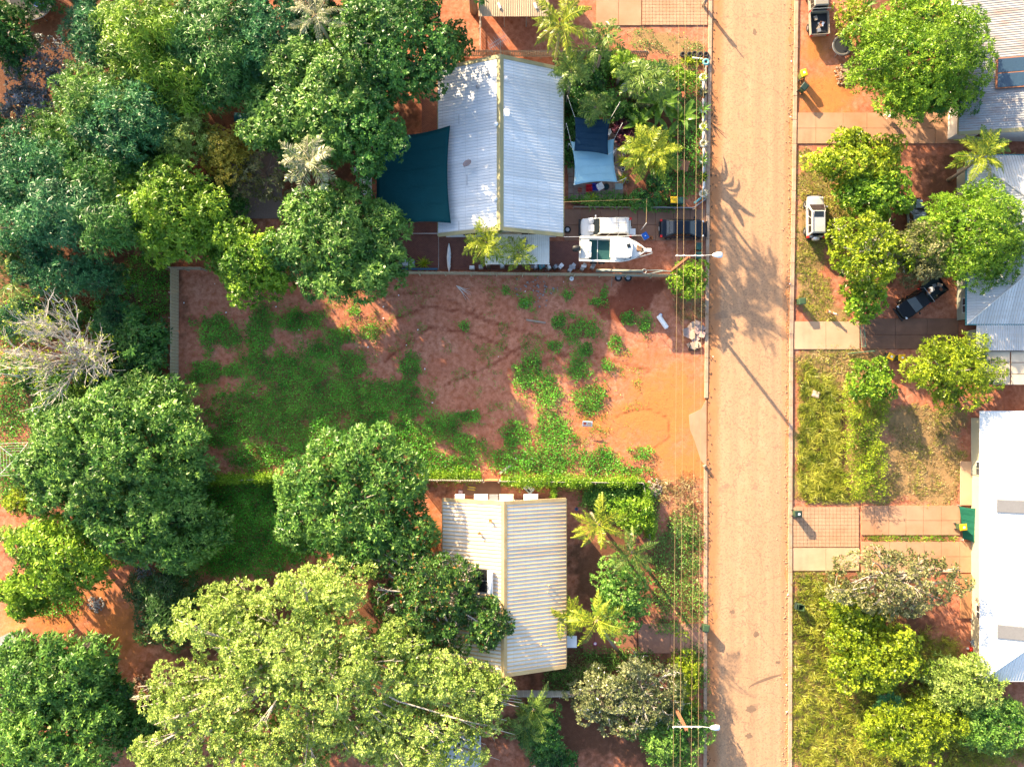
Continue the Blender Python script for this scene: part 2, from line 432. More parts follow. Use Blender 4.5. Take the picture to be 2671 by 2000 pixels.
for y in ys:
    for u in (0.0, 0.25, 0.5, 0.75, 1.0):
        x = edge_x(LEFT_EDGE, y) * (1 - u) + edge_x(RIGHT_EDGE, y) * u
        p = P(x, y); vs.append((p.x, p.y, 0.012 + 0.06 * (1 - (2 * u - 1) ** 2))); uvs.append((u, y / 400))
fs = [(i * 5 + k, i * 5 + k + 1, i * 5 + k + 6, i * 5 + k + 5) for i in range(len(ys) - 1) for k in range(4)]
me = bpy.data.meshes.new('road'); me.from_pydata(vs, [], fs); me.materials.append(ROAD)
uvl = me.uv_layers.new(name='UVMap')
for lp in me.loops: uvl.data[lp.index].uv = uvs[lp.vertex_index]
me.polygons.foreach_set('use_smooth', [True] * len(fs))
if me.polygons[0].normal.z < 0: me.flip_normals()
tag(link('road', me), kind='structure')

KERB = mat('kerb_concrete', (0.44, 0.31, 0.22), 0.9, var=0.25, scale=3, dirt=(0.40, 0.18, 0.08), dirt_amt=0.7, bmp=0.3, world=True)
def kerb(name, edge, side, y0, y1, w=9.0, step=62.0):
    root = thing(name, None, None); tag(root, kind='structure')
    y = y0
    r = random.Random(name)
    while y < y1:
        ye = min(y + step - 0.6, y1)
        xa, xb = edge_x(edge, y), edge_x(edge, ye)
        pts = [P(xa, y), P(xb, ye), P(xb + side * w, ye), P(xa + side * w, y)]
        z = 0.12 + r.uniform(-0.006, 0.006)
        k = MB(); k.poly([(p.x, p.y) for p in pts], -0.05, z)
        k.build('kerb_stone', KERB, root, bevel=0.02)
        y += step
kerb('kerb_west', LEFT_EDGE, -1, -120, 1038)
kerb('kerb_west', LEFT_EDGE, -1, 1222, 2120)
kerb('kerb_east', RIGHT_EDGE, 1, -120, 2120, 10)

CONC_WARM = mat('warm_concrete', (0.42, 0.245, 0.15), 0.9, var=0.2, scale=0.8, dirt=(0.36, 0.15, 0.07), dirt_amt=0.7, bmp=0.25, world=True)
CONC_PALE = mat('pale_concrete', (0.50, 0.33, 0.21), 0.9, var=0.18, scale=0.8, dirt=(0.40, 0.20, 0.11), dirt_amt=0.6, bmp=0.25, world=True)
CONC_DARK = mat('stained_concrete', (0.22, 0.115, 0.075), 0.9, var=0.35, scale=0.9, dirt=(0.09, 0.045, 0.03), dirt_amt=0.7, bmp=0.25, world=True)
PAVER = mat('sandy_pavers', (0.42, 0.27, 0.17), 0.9, var=0.25, scale=1.2, dirt=(0.36, 0.15, 0.07), dirt_amt=0.6, bmp=0.25, world=True)
PATIO = mat('patio_pavers', (0.30, 0.22, 0.18), 0.85, var=0.35, scale=1.5, dirt=(0.2, 0.1, 0.07), dirt_amt=0.5, bmp=0.2, world=True)
PINKP = mat('pink_paving', (0.36, 0.19, 0.13), 0.9, var=0.2, scale=1.0, dirt=(0.24, 0.1, 0.06), dirt_amt=0.5, bmp=0.2, world=True)
def slabs(name, xs, ys, m, piece='concrete_slab', gap=0.9, top=0.035, root=None, jig=0.008, skip=None):
    if root is None:
        root = thing(name, None, None); tag(root, kind='structure')
    r = random.Random(name + str(xs[0]))
    for i in range(len(xs) - 1):
        for j in range(len(ys) - 1):
            if skip and skip(i, j): continue
            g = gap / 2
            a, bb = P(xs[i] + g, ys[j + 1] - g), P(xs[i + 1] - g, ys[j] + g)
            k = MB()
            z = top + r.uniform(-jig, jig)
            cx, cy = (a.x + bb.x) / 2, (a.y + bb.y) / 2
            k.box((0, 0, 0), (bb.x - a.x, bb.y - a.y, 0.1))
            k.build(piece, m, root, (cx, cy, z - 0.05), (r.uniform(-.003, .003), r.uniform(-.003, .003), r.uniform(-.004, .004)))
    return root
def lin(a, b, n): return [a + (b - a) * i / n for i in range(n + 1)]
dr = slabs('driveway', [1555, 1613, 1673], [-70, 0, 67], CONC_WARM)
slabs('driveway', lin(1675, 1845, 19), lin(-40, 66, 12), PAVER, 'paver', 0.7, root=dr, jig=0.006)
dr = slabs('driveway', [1472, 1518, 1566, 1613, 1662, 1709, 1756, 1800, 1840], [546, 587, 628], mat('brown_concrete', (0.27, 0.15, 0.10), 0.9, var=0.22, scale=0.9, dirt=(0.16, 0.08, 0.05), dirt_amt=0.6, bmp=0.2, world=True))
slabs('driveway', [2079, 2128, 2199, 2261, 2349, 2395, 2439, 2500], [294, 335, 375], CONC_WARM)
dr = slabs('driveway', [2071, 2154, 2242], [838, 911], CONC_PALE)
slabs('driveway', [2250, 2335, 2418, 2500], [830, 873, 910], CONC_DARK, root=dr)
dr = slabs('driveway', lin(2067, 2240, 18), lin(1322, 1426, 11), PAVER, 'paver', 0.8)
slabs('driveway', [2067, 2154, 2241], [1428, 1488], CONC_PALE, root=dr)
slabs('driveway', [2247, 2280, 2318, 2363, 2408, 2455, 2505], [1318, 1357, 1395], CONC_WARM, root=dr)
slabs('driveway', [2247, 2320, 2365, 2410, 2455, 2503, 2557], [1412, 1451, 1493], CONC_WARM, root=dr)
dr = slabs('driveway', [1665, 1748, 1800, 1836], [1625, 1703], PINKP)
slabs('driveway', [1520, 1550, 1605, 1662], [1640, 1705], mat('dark_red_paving', (0.24, 0.10, 0.06), 0.9, world=True, scale=1), root=dr)
slabs('porch_slab', [2503, 2541], [1202, 1317], CONC_PALE, top=0.14)
slabs('porch_slab', [2503, 2541], [1496, 1611], mat('brown_porch', (0.36, 0.17, 0.08), 0.85, world=True, scale=1), top=0.14)
slabs('yard_slab', [1208, 1307], [1254, 1292], CONC_DARK, top=0.04)
slabs('garden_patio', lin(1482, 1626, 10), lin(345, 520, 12), PATIO, 'paver', 0.9, jig=0.008)
k = MB(); k.poly([(p.x, p.y) for p in (P(1843, 1040), P(1843, 1218), P(1828, 1200), P(1812, 1150), P(1800, 1120), P(1797, 1082), P(1830, 1066))], -0.06, 0.012)
tag(k.build('concrete_apron', CONC_WARM), kind='structure')

# maroon brick paving: bricks far below ten pixels, drawn by the material
m, n, l, b = nt('maroon_brick')
br = n.new('ShaderNodeTexBrick'); l.new(worldpos(n), br.inputs['Vector']); br.inputs['Scale'].default_value = 1.0
br.inputs['Brick Width'].default_value = 0.23; br.inputs['Row Height'].default_value = 0.115; br.inputs['Mortar Size'].default_value = 0.008
br.inputs['Color1'].default_value = (0.20, 0.07, 0.05, 1); br.inputs['Color2'].default_value = (0.15, 0.05, 0.04, 1); br.inputs['Mortar'].default_value = (0.30, 0.15, 0.10, 1)
c = mix(n, l, ramp(n, l, noise(n, l, 0.8, 5, worldpos(n)), [(0.45, 0.0), (0.7, 0.5)]), br.outputs[0], (0.10, 0.04, 0.035))
l.new(c, b.inputs['Base Color']); b.inputs['Roughness'].default_value = 0.8; bump(n, l, b, br.outputs['Fac'], 0.3, 0.01)
MAROON = m
for x0, x1, y0, y1 in ((985, 1300, 570, 704), (1430, 1512, 629, 700), (1602, 1642, 240, 344), (1100, 1146, 230, 360), (1300, 1430, 600, 704)):
    a, c2 = P(x0, y1), P(x1, y0)
    zt = 0.03 + 0.003 * (x0 % 4)
    k = MB(); k.poly([(a.x, a.y), (c2.x, a.y), (c2.x, c2.y), (a.x, c2.y)], -0.1, zt)
    tag(k.build('brick_patio', MAROON), kind='structure')
a, c2 = P(585, 570), P(735, 395)
k = MB(); k.poly([(a.x, a.y), (c2.x, a.y), (c2.x, c2.y), (a.x, c2.y)], -0.1, 0.02)
tag(k.build('gravel_yard', mat('grey_gravel', (0.19, 0.15, 0.14), 0.95, var=0.3, scale=8, bmp=0.4, world=True)), kind='structure')
# ------------------------------------------------------------------ buildings
def roofmat(name, col, rust, amt, rough=0.5, metal=0.15, tone=0.10, stain=None):
    m, n, l, b = nt(name)
    pos = worldpos(n)
    oi = n.new('ShaderNodeObjectInfo')
    a = mix(n, l, oi.outputs['Random'], tuple(c * (1 - tone) for c in col), tuple(min(1, c * (1 + tone)) for c in col))
    st = n.new('ShaderNodeMapping'); st.inputs['Scale'].default_value = (0.35, 2.2, 1); l.new(pos, st.inputs[0])
    s = noise(n, l, 1.3, 6, st.outputs[0], 0.65)
    a = mix(n, l, ramp(n, l, s, [(0.45, 0.0), (0.8, amt)]), a, rust)
    s2 = noise(n, l, 0.5, 5, pos, 0.6)
    a = mix(n, l, ramp(n, l, s2, [(0.5, 0.0), (0.75, amt * 0.8)]), a, tuple(c * 0.62 for c in col))
    sp = noise(n, l, 6.0, 4, pos, 0.75)
    a = mix(n, l, ramp(n, l, sp, [(0.66, 0.0), (0.74, amt)]), a, tuple(x * 0.45 for x in rust))
    sp_ = n.new('ShaderNodeSeparateXYZ'); l.new(pos, sp_.inputs[0])
    if stain:
        sa = n.new('ShaderNodeMath'); sa.operation = 'MULTIPLY_ADD'; sa.inputs[1].default_value = 2.4; l.new(s, sa.inputs[0]); l.new(sp_.outputs[0], sa.inputs[2])
        mr = n.new('ShaderNodeMapRange'); mr.inputs['From Min'].default_value = stain[0]; mr.inputs['From Max'].default_value = stain[1]; l.new(sa.outputs[0], mr.inputs['Value'])
        sc_ = n.new('ShaderNodeMath'); sc_.operation = 'MULTIPLY'; sc_.inputs[1].default_value = .8; l.new(mr.outputs[0], sc_.inputs[0]); a = mix(n, l, sc_.outputs[0], a, (.46, .25, .11))
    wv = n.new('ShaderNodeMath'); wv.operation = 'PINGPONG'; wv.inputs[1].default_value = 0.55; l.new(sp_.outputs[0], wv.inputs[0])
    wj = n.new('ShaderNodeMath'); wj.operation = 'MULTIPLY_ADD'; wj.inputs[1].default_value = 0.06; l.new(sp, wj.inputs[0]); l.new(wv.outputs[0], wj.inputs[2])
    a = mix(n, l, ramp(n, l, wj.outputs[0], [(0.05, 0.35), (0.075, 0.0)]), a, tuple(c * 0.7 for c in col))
    l.new(a, b.inputs['Base Color']); b.inputs['Roughness'].default_value = rough; b.inputs['Metallic'].default_value = metal
    return m
ROOF1 = roofmat('galvanised_roof', (0.76, 0.78, 0.80), (0.50, 0.46, 0.42), 0.35, .5, .05)
ROOF2 = roofmat('weathered_white_roof', (0.78, 0.75, 0.70), (0.60, 0.40, 0.20), 0.40, 0.55, 0.0, stain=(4.6, 6.2))
ROOF3 = roofmat('white_roof', (0.80, 0.80, 0.78), (0.62, 0.58, 0.50), 0.2, 0.5, 0.0, 0.04)
ROOF4 = roofmat('old_grey_roof', (0.60, 0.60, 0.59), (0.42, 0.34, 0.25), 0.45)
ROOF5 = roofmat('rusty_grey_roof', (0.36, 0.38, 0.40), (0.30, 0.14, 0.07), 0.75)
ROOFT = roofmat('tan_roof', (0.50, 0.38, 0.26), (0.42, 0.27, 0.16), 0.3, 0.6, 0.0)
ROOFW = roofmat('white_leanto_roof', (0.70, 0.68, 0.62), (0.45, 0.36, 0.25), 0.35, 0.6, 0.0)
KHAKI = mat('khaki_trim', (0.30, 0.27, 0.14), 0.55, var=0.12, scale=2)
GOLD = mat('rusted_cream_trim', (0.58, 0.42, 0.20), 0.6, var=0.2, scale=2, dirt=(0.4, 0.18, 0.06), dirt_amt=0.5)
WHITE = mat('white_paint', (0.78, 0.77, 0.73), 0.55, var=0.05, scale=3, dirt=(0.55, 0.45, 0.35), dirt_amt=0.35)
CREAM = mat('cream_wall', (0.62, 0.57, 0.46), 0.8, var=0.08, scale=1, dirt=(0.4, 0.28, 0.18), dirt_amt=0.4)
GREYWALL = mat('grey_green_wall', (0.26, 0.27, 0.22), 0.8, var=0.1, scale=1)
DECK = mat('roof_battens', (0.10, 0.08, 0.07), 0.9)
GLASS = mat('window_glass', (0.03, 0.04, 0.05), 0.08, var=0.1, spec=0.8)
METAL = mat('grey_steel', (0.32, 0.33, 0.34), 0.45, 0.6)
WHITEM = mat('white_metal', (0.80, 0.80, 0.80), 0.4, 0.0, var=0.05)
BLACK = mat('black_plastic', (0.018, 0.018, 0.02), 0.5, var=0.2)
RUST = mat('rusty_steel', (0.30, 0.12, 0.06), 0.8, var=0.35, scale=4)
TIMBER = mat('grey_timber', (0.30, 0.24, 0.19), 0.85, var=0.3, scale=5)
RIB_SHADE = {'galvanised_roof': mat('rib_shade_grey', (.42, .44, .46), .7, world=True, scale=2), 'old_grey_roof': mat('rib_shade_old', (.34, .32, .30), .7, world=True, scale=2), 'rusty_grey_roof': mat('rib_shade_rusty', (.24, .18, .14), .7, world=True, scale=2), 'white_roof': mat('rib_shade_white', (.55, .56, .56), .7, world=True, scale=2)}  # darker flank colours paint in the shaded sides of the roof ribs
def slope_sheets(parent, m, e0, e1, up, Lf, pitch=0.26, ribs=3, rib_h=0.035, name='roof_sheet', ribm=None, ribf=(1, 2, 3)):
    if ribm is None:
        ribm = RIB_SHADE.get(m.name); ribf = (1, 3)
    e0, e1, up = Vector(e0), Vector(e1), Vector(up).normalized()
    a = (e1 - e0); T = a.length; a.normalize()
    nrm = a.cross(up)
    if nrm.z < 0: nrm = -nrm
    const = not callable(Lf)
    ns = max(1, round(T / (pitch * ribs))); sw = T / ns; pt = sw / ribs
    prof = []
    for r_ in range(ribs):
        prof += [(r_ * pt, 0), (r_ * pt + .28 * pt, 0), (r_ * pt + .36 * pt, rib_h), (r_ * pt + .60 * pt, rib_h), (r_ * pt + .68 * pt, 0)]
    prof.append((sw - 0.002, 0))
    rr = random.Random(str(e0)); shared = None
    for i in range(ns):
        if shared is None or not const:
            vs = []
            for t, h in prof:
                L = Lf if const else max(0.01, Lf(i * sw + t))
                vs.append(a * t + nrm * h); vs.append(a * t + nrm * h + up * L)
            fs = [(2 * k, 2 * k + 2, 2 * k + 3, 2 * k + 1) for k in range(len(prof) - 1)]
            q = MB(); q.add(vs, fs); me = bpy.data.meshes.new(name); me.from_pydata([tuple(v) for v in vs], [], fs); me.materials.append(m)
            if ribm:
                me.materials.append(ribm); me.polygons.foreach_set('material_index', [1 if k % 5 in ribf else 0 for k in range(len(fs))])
            if me.polygons[0].normal.z < 0: me.flip_normals()
            shared = me
        link(name, shared, parent, e0 + a * (i * sw) + nrm * rr.uniform(0, 0.006))
def window(parent, c, face, w, h, frame=None):
    o = MB(); t = 0.04
    fr = frame or WHITEM
    ax = 0 if face in ('y+', 'y-') else 1
    sgn = 1 if '+' in face else -1
    d = (w, t, h) if ax == 0 else (t, w, h)
    o.box((0, 0, 0), d)
    win = o.build('window', fr, parent, c)
    pn = MB(); q = 0.06
    off = sgn * (t / 2 + 0.003)
    for s in (-1, 1):
        if ax == 0: pn.box((s * w / 4, off, 0), (w / 2 - q, 0.01, h - 2 * q))
        else: pn.box((off, s * w / 4, 0), (0.01, w / 2 - q, h - 2 * q))
    pn.build('pane', GLASS, win)
    return win
def gable_walls(h, x0, x1, y0, y1, ze, zr, m):
    xm = (x0 + x1) / 2
    w = MB()
    ring = [(x0, 0), (x1, 0), (x1, ze), (xm, zr), (x0, ze)]
    w.add([(x, y0, z) for x, z in ring] + [(x, y1, z) for x, z in ring],
          [(0, 1, 2, 3, 4), (9, 8, 7, 6, 5)] + [(i, i + 5, (i + 1) % 5 + 5, (i + 1) % 5) for i in range(5)])
    return w.build('wall', m, h)
def gable_house(label, x0, x1, y0, y1, ze, zr, roofm, wallm, trim, pitch, cat='house', rz=0.0, inset=0.5, ribs=3, rib_h=0.035, capw=0.34, ribm=None):
    cx, cy = (x0 + x1) / 2, (y0 + y1) / 2
    h = thing('house', label, cat, (cx, cy, 0), rz)
    hw, hl = (x1 - x0) / 2, (y1 - y0) / 2
    gable_walls(h, -hw + inset, hw - inset, -hl + inset, hl - inset, ze - 0.1, zr - 0.28, wallm)
    rise = zr - ze; L = math.hypot(hw, rise)
    dk = MB(); t = 0.12
    dk.add([(-hw + .05, -hl + .05, ze - t), (0, -hl + .05, zr - t), (hw - .05, -hl + .05, ze - t), (-hw + .05, hl - .05, ze - t), (0, hl - .05, zr - t), (hw - .05, hl - .05, ze - t)],
           [(0, 1, 4, 3), (1, 2, 5, 4)])
    roof = dk.build('roof', DECK, h)
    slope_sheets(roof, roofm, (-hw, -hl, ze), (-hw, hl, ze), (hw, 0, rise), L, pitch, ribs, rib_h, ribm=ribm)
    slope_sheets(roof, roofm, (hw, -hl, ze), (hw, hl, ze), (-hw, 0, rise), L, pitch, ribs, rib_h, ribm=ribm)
    nx, nz = rise / L, hw / L
    cap = MB(); e = rib_h + 0.02
    q = []
    for y in (-hl - .02, hl + .02):
        q += [(-capw * nz - nx * 0 , y, zr - capw * nx + e), (0, y, zr + e + 0.02), (capw * nz, y, zr - capw * nx + e)]
    cap.add(q, [(0, 1, 4, 3), (1, 2, 5, 4)])
    cap.build('ridge_cap', trim, roof)
    for y in (-hl, hl):
        for s in (-1, 1):
            bg_ = MB(); yy = y - math.copysign(0.12, y)
            pa = Vector((s * hw, yy, ze + 0.0)); pb = Vector((0, yy, zr + 0.0))
            d = 0.17
            bg_.add([(pa.x, yy - d, pa.z + e - .12), (pa.x, yy + d, pa.z + e - .12), (pb.x + s * .01, yy + d, pb.z + e - .12), (pb.x + s * .01, yy - d, pb.z + e - .12),
                     (pa.x, yy - d, pa.z + e), (pa.x, yy + d, pa.z + e), (pb.x + s * .01, yy + d, pb.z + e), (pb.x + s * .01, yy - d, pb.z + e)],
                    [(0, 1, 2, 3), (4, 5, 6, 7), (0, 1, 5, 4), (1, 2, 6, 5), (2, 3, 7, 6), (3, 0, 4, 7)])
            bg_.build('barge_board', trim, roof)
    for s in (-1, 1):
        g = MB(); g.box((s * (hw + 0.04), 0, ze - 0.06), (0.11, 2 * hl - 0.1, 0.10))
        g.build('gutter', trim, h)
    for yy in (-hl * .55, 0.1 * hl, hl * .6):
        window(h, (hw - inset + 0.02, yy, 1.55), 'x+', 1.5, 1.1)
        window(h, (-hw + inset - 0.02, yy + .6, 1.55), 'x-', 1.5, 1.1)
    for xx in (-hw * .5, hw * .45):
        window(h, (xx, -hl + inset - 0.02, 1.5), 'y-', 1.4, 1.1)
        window(h, (xx, hl - inset + 0.02, 1.5), 'y+', 1.4, 1.1)
    h['dims'] = [hw, hl, ze, zr]
    return h, roof
def on_roof(px, py, ze, zr, xr, hw):
    """point of a gable roof (ridge along y at world x = xr) seen at a photo pixel"""
    z = ze
    for _ in range(12):
        p = P(px, py, z); z = zr - (zr - ze) * min(1, abs(p.x - xr) / hw)
    return P(px, py, z + 0.03)

# the galvanised house in the upper middle
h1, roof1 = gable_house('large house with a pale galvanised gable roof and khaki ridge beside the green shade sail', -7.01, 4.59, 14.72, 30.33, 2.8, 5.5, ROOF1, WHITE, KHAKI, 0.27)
H1 = (2.8, 5.5, -1.21, 5.8)
def loc_in(h, p): return Vector((p.x - h.location.x, p.y - h.location.y, p.z))
def dome_vent(h, px, py, spec, m, r=0.2, hgt=0.3):
    p = loc_in(h, on_roof(px, py, *spec))
    k = MB(); k.lathe([(r * .55, -.25), (r * .55, hgt * .4), (r, hgt * .45), (r * .98, hgt * .7), (r * .6, hgt * .95), (0.01, hgt)], 14)
    return k.build('roof_vent', m, h, p, smooth=True)
for px, py in ((1271, 195), (1246, 229)):
    v = dome_vent(h1, px, py, H1, METAL, 0.17, 0.28)
    fins = MB()
    for i in range(8):
        a = i * math.pi / 4; fins.box((.15 * math.cos(a), .15 * math.sin(a), .16), (.02, .08, .12), a)
    fins.build('fin', METAL, v)
for px, py in ((1320, 206), (1294, 325), (1292, 520)):
    dome_vent(h1, px, py, H1, WHITEM, 0.2, 0.22)
p = loc_in(h1, on_roof(1321, 296, *H1)); k = MB(); k.box((0, 0, .1), (0.55, 0.62, 0.2), 0, .95); k.build('vent_box', WHITEM, h1, p, bevel=0.02)
# satellite dish on the left slope
p = loc_in(h1, on_roof(1211, 437, *H1))
dk = MB(); dk.tube([(0, 0, 0), (0, 0, .7), (.25, .1, 1.0)], .03)
dish = dk.build('satellite_dish', METAL, h1, p)
k = MB(); k.lathe([(.01, -.10), (.16, -.085), (.31, -.04), (.42, .03), (.42, .045), (.30, -.02), (.01, -.08)], 18)
k.build('reflector', mat('pink_grey_dish', (.36, .25, .24), .5), dish, (.3, .1, 1.05), (math.radians(72), 0, math.radians(28)), smooth=True)
k = MB(); k.tube([(.3, .1, .7), (.42, .55, .85)], .015); k.build('feed_arm', METAL, dish)
# roof mast pole with stays
for x, y, L in ((1197, 312, .9), (1218, 470, 1.0), (1197, 590, .9)):
    p = loc_in(h1, on_roof(x, y, *H1)); k = MB(); k.tube([(0, -L / 2, .03), (0, L / 2, .035)], .02); k.build('flashing', METAL, h1, p)
# television antenna at the north gable
k = MB(); k.tube([(0, 0, -1.2), (0, 0, 2.2)], .025); an = k.build('antenna', METAL, h1, loc_in(h1, P(1306, 137, 5.3)))
k = MB()
for j, zz in enumerate((1.5, 2.15)):
    k.tube([(-.9, -.35, zz), (.5, .5, zz)], .02)
    for i in range(6):
        t = i / 5; c = Vector((-.9, -.35, zz)).lerp(Vector((.5, .5, zz)), t); q = Vector((.35 + .2 * t, -.55 - .2 * t, 0))
        k.tube([c - q * .6, c + q * .6], .014, 5)
k.build('element', METAL, an)
# white lean-to on its south side
lt = MB(); lt.box((.32, 13.5, 2.30), (5.9, .06, .1)); lt = lt.build('lean_to', WHITEM, h1, loc_in(h1, Vector((0, 0, 0))))
for x in (-2.6, .3, 3.25):
    k = MB(); k.tube([(x, 12.3, 0), (x, 12.3, 2.2)], .045); k.build('post', WHITEM, lt)
slope_sheets(lt, ROOFW, (-2.69, 12.2, 2.28), (3.33, 12.2, 2.28), (0, 1, .085), 2.75, 0.2, 4, 0.025)
k = MB(); k.box((.32, 12.26, 2.2), (6.1, .06, .14)); k.build('beam', WHITEM, lt)
k = MB(); k.box((1.1, 13.9, 2.75), (.42, .8, .5)); k.build('vent_box', METAL, lt)

# the weathered white house in the lower middle
h2, roof2 = gable_house('house with a rusty-ribbed white gable roof and solar heater below the vacant lot', -6.58, 4.84, -25.28, -9.58, 2.8, 5.05, ROOF2, WHITE, GOLD, 0.34, ribs=3, rib_h=0.06, capw=0.3, ribm=roofmat('rusted_sunlit_rib', (.66, .47, .26), (.55, .27, .08), .5, .6, 0))  # rib colour mixes rust with painted-in sunlit gold and shaded flanks
H2 = (2.8, 5.05, -.87, 5.71)
for px, py in ((1279, 1355), (1251, 1388)):
    v = dome_vent(h2, px, py, H2, GOLD, .12, .5)
    k = MB(); k.torus((0, 0, .5), .13, .035, 14, 6); k.build('ring', mat('orange_rust_ring', (.45, .2, .06), .6), v)
for px, py in ((1432, 1525), (1429, 1543), (1411, 1679)): dome_vent(h2, px, py, H2, GOLD, .1, .22)
sl = math.atan2(5.05 - 2.8, 5.71)
sh = MB(); sh.box((0, 0, 0.05), (1.9, 2.1, .09)); p = loc_in(h2, on_roof(1249, 1512, *H2))
sh = sh.build('solar_heater', METAL, h2, p, (0, -sl, 0))
for s in (-1, 1):
    k = MB(); k.box((0, s * .52, .105), (1.78, .98, .02)); k.build('solar_panel', mat('solar_glass', (.012, .013, .016), .22, spec=.7), sh)
k = MB(); k.lathe([(.01, -1.1), (.2, -1.08), (.27, -1.0), (.27, 1.0), (.2, 1.08), (.01, 1.1)], 14, axis='y'); k.build('tank', WHITEM, sh, (1.28, 0, .36), smooth=True)
# boxes on its north wall
for x0, x1, nm, m_ in ((1186, 1212, 'meter_box', WHITEM), (1236, 1273, 'window_hood', WHITEM), (1276, 1300, 'air_conditioner', METAL), (1302, 1340, 'window_hood', CREAM), (1366, 1404, 'window_hood', WHITEM)):
    a, c = P(x0, 1290, 2.1), P(x1, 1290, 2.1)
    k = MB(); k.box(((a.x + c.x) / 2, -9.62, 1.9), (c.x - a.x, .55, .5), 0, .94); k.build(nm, m_, h2, loc_in(h2, Vector((0, 0, 0))), bevel=.02)
k = MB(); k.box((5.6, -23.2, 2.0), (1.15, 1.1, .06)); k.build('awning', WHITEM, h2, loc_in(h2, Vector((-.25, .05, 0))))

# tan roofed house at the top edge
h0 = thing('house', 'house with a tan ribbed roof cut off by the top edge', 'house', (0, 38.5, 0))
k = MB(); k.box((0, 1.3, 1.35), (5.9, 4.2, 2.7)); k.build('wall', CREAM, h0)
k = MB(); k.box((0, .3, 2.78), (6.4, 6.0, .05)); rf = k.build('roof', DECK, h0, None, (math.radians(3.4), 0, 0))
slope_sheets(rf, ROOFT, (-3.28, -3.15, 2.85), (3.24, -3.15, 2.85), (0, 1, .0), 6.6, .2, 4, .03)
k = MB(); k.box((0, -3.2, 2.6), (6.5, .1, .12)); k.build('gutter', KHAKI, h0)
for x in (-3.1, -.9, 1.2, 3.0):
    k = MB(); k.tube([(x, -2.95, 0), (x, -2.95, 2.55)], .05); k.build('post', METAL, h0)
for x in (-1.4, 1.6): window(h0, (x, -.82, 1.5), 'y-', 1.5, 1.1)
for x in (-1.35, 2.0):
    k = MB(); k.box((x, -2.2, 2.93), (.2, .55, .1), .4); k.build('roof_light', WHITEM, rf)

# hip roofed houses on the east side
def hip_house(label, x0, x1, y0, y1, ze, zr, roofm, wallm, trim, inset=.6, pitch=.25, rib_h=.03):
    cx, cy = (x0 + x1) / 2, (y0 + y1) / 2
    h = thing('house', label, 'house', (cx, cy, 0))
    hw, hl = (x1 - x0) / 2, (y1 - y0) / 2
    k = MB(); k.box((0, 0, (ze - .12) / 2), (2 * (hw - inset), 2 * (hl - inset), ze - .12)); k.build('wall', wallm, h)
    rise = zr - ze; L = math.hypot(hw, rise)
    t = .07
    dk = MB(); dk.add([(-hw + .05, -hl + .05, ze - t), (hw - .05, -hl + .05, ze - t), (hw - .05, hl - .05, ze - t), (-hw + .05, hl - .05, ze - t), (0, -hl + hw, zr - t), (0, hl - hw, zr - t)],
                      [(0, 1, 4), (1, 2, 5, 4), (2, 3, 5), (3, 0, 4, 5)])
    roof = dk.build('roof', DECK, h)
    f = L / hw; Ty = 2 * hl
    side = lambda t_: min(t_, Ty - t_, hw) * f
    end = lambda t_: min(t_, 2 * hw - t_) * f
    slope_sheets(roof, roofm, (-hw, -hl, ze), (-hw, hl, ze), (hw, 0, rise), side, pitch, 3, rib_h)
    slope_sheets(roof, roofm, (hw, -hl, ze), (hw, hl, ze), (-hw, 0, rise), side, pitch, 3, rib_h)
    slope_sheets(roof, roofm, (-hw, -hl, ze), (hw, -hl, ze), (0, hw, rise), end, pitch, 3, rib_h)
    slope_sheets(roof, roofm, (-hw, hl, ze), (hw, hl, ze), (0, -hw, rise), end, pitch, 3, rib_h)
    e = rib_h + .012
    caps = [((0, -hl + hw, zr + e), (0, hl - hw, zr + e))] + [((sx * hw, sy * hl, ze + e), (0, sy * (hl - hw), zr + e)) for sx in (-1, 1) for sy in (-1, 1)]
    for a, c in caps:
        q = MB(); q.tube([a, c], .075, 6); q.build('ridge_cap', roofm, roof)
    for s in (-1, 1):
        g = MB(); g.box((s * (hw + .05), 0, ze - .05), (.11, 2 * hl + .2, .1)); g.build('gutter', trim, h)
        g = MB(); g.box((0, s * (hl + .05), ze - .05), (2 * hw - .02, .11, .1)); g.build('gutter', trim, h)
    return h, roof
TEAL = mat('teal_trim', (.05, .20, .22), .5)
h3, roof3 = hip_house('long house with a bright white hip roof at the right edge', 43.58, 55.2, -26.6, -1.6, 2.5, 4.7, ROOF3, mat('khaki_wall', (.42, .39, .27), .8, var=.1, scale=1), WHITEM)
H3c = h3.location
for py in (1222, 1597):
    y = (NY - py) / PXM * .98
    window(h3, (-5.81 + .57, y - H3c.y, 1.35), 'x-', 1.25, 1.0)
for y in (-22.5, -17.0, -11.5, -6): window(h3, (5.81 - .57, y - H3c.y, 1.4), 'x+', 1.5, 1.1)
k = MB(); k.box((-5.81 + .57, -7.2 - H3c.y, 1.05), (.05, .9, 2.05)); k.build('door', GREYWALL, h3)
def roof_panel_h3(py0, py1, px0, px1):
    z = 2.5 + 2.2 * .23
    a, c = P(px0, py1, z), P(px1, py0, z)
    xm = (a.x + c.x) / 2; zz = 2.5 + (xm - 43.58) * 2.2 / 5.81 + .09
    k = MB(); k.box((0, 0, 0), (c.x - a.x, c.y - a.y, .07)); f_ = k.build('solar_heater', METAL, h3, (xm - H3c.x, (a.y + c.y) / 2 - H3c.y, zz), (0, -math.atan2(2.2, 5.81), 0))
    k = MB(); k.box((0, 0, .045), (c.x - a.x - .12, c.y - a.y - .12, .02)); k.build('solar_panel', mat('grey_collector', (.16, .16, .17), .3, spec=.6), f_)
roof_panel_h3(1302, 1336, 2597, 2672)
roof_panel_h3(1628, 1664, 2598, 2680)
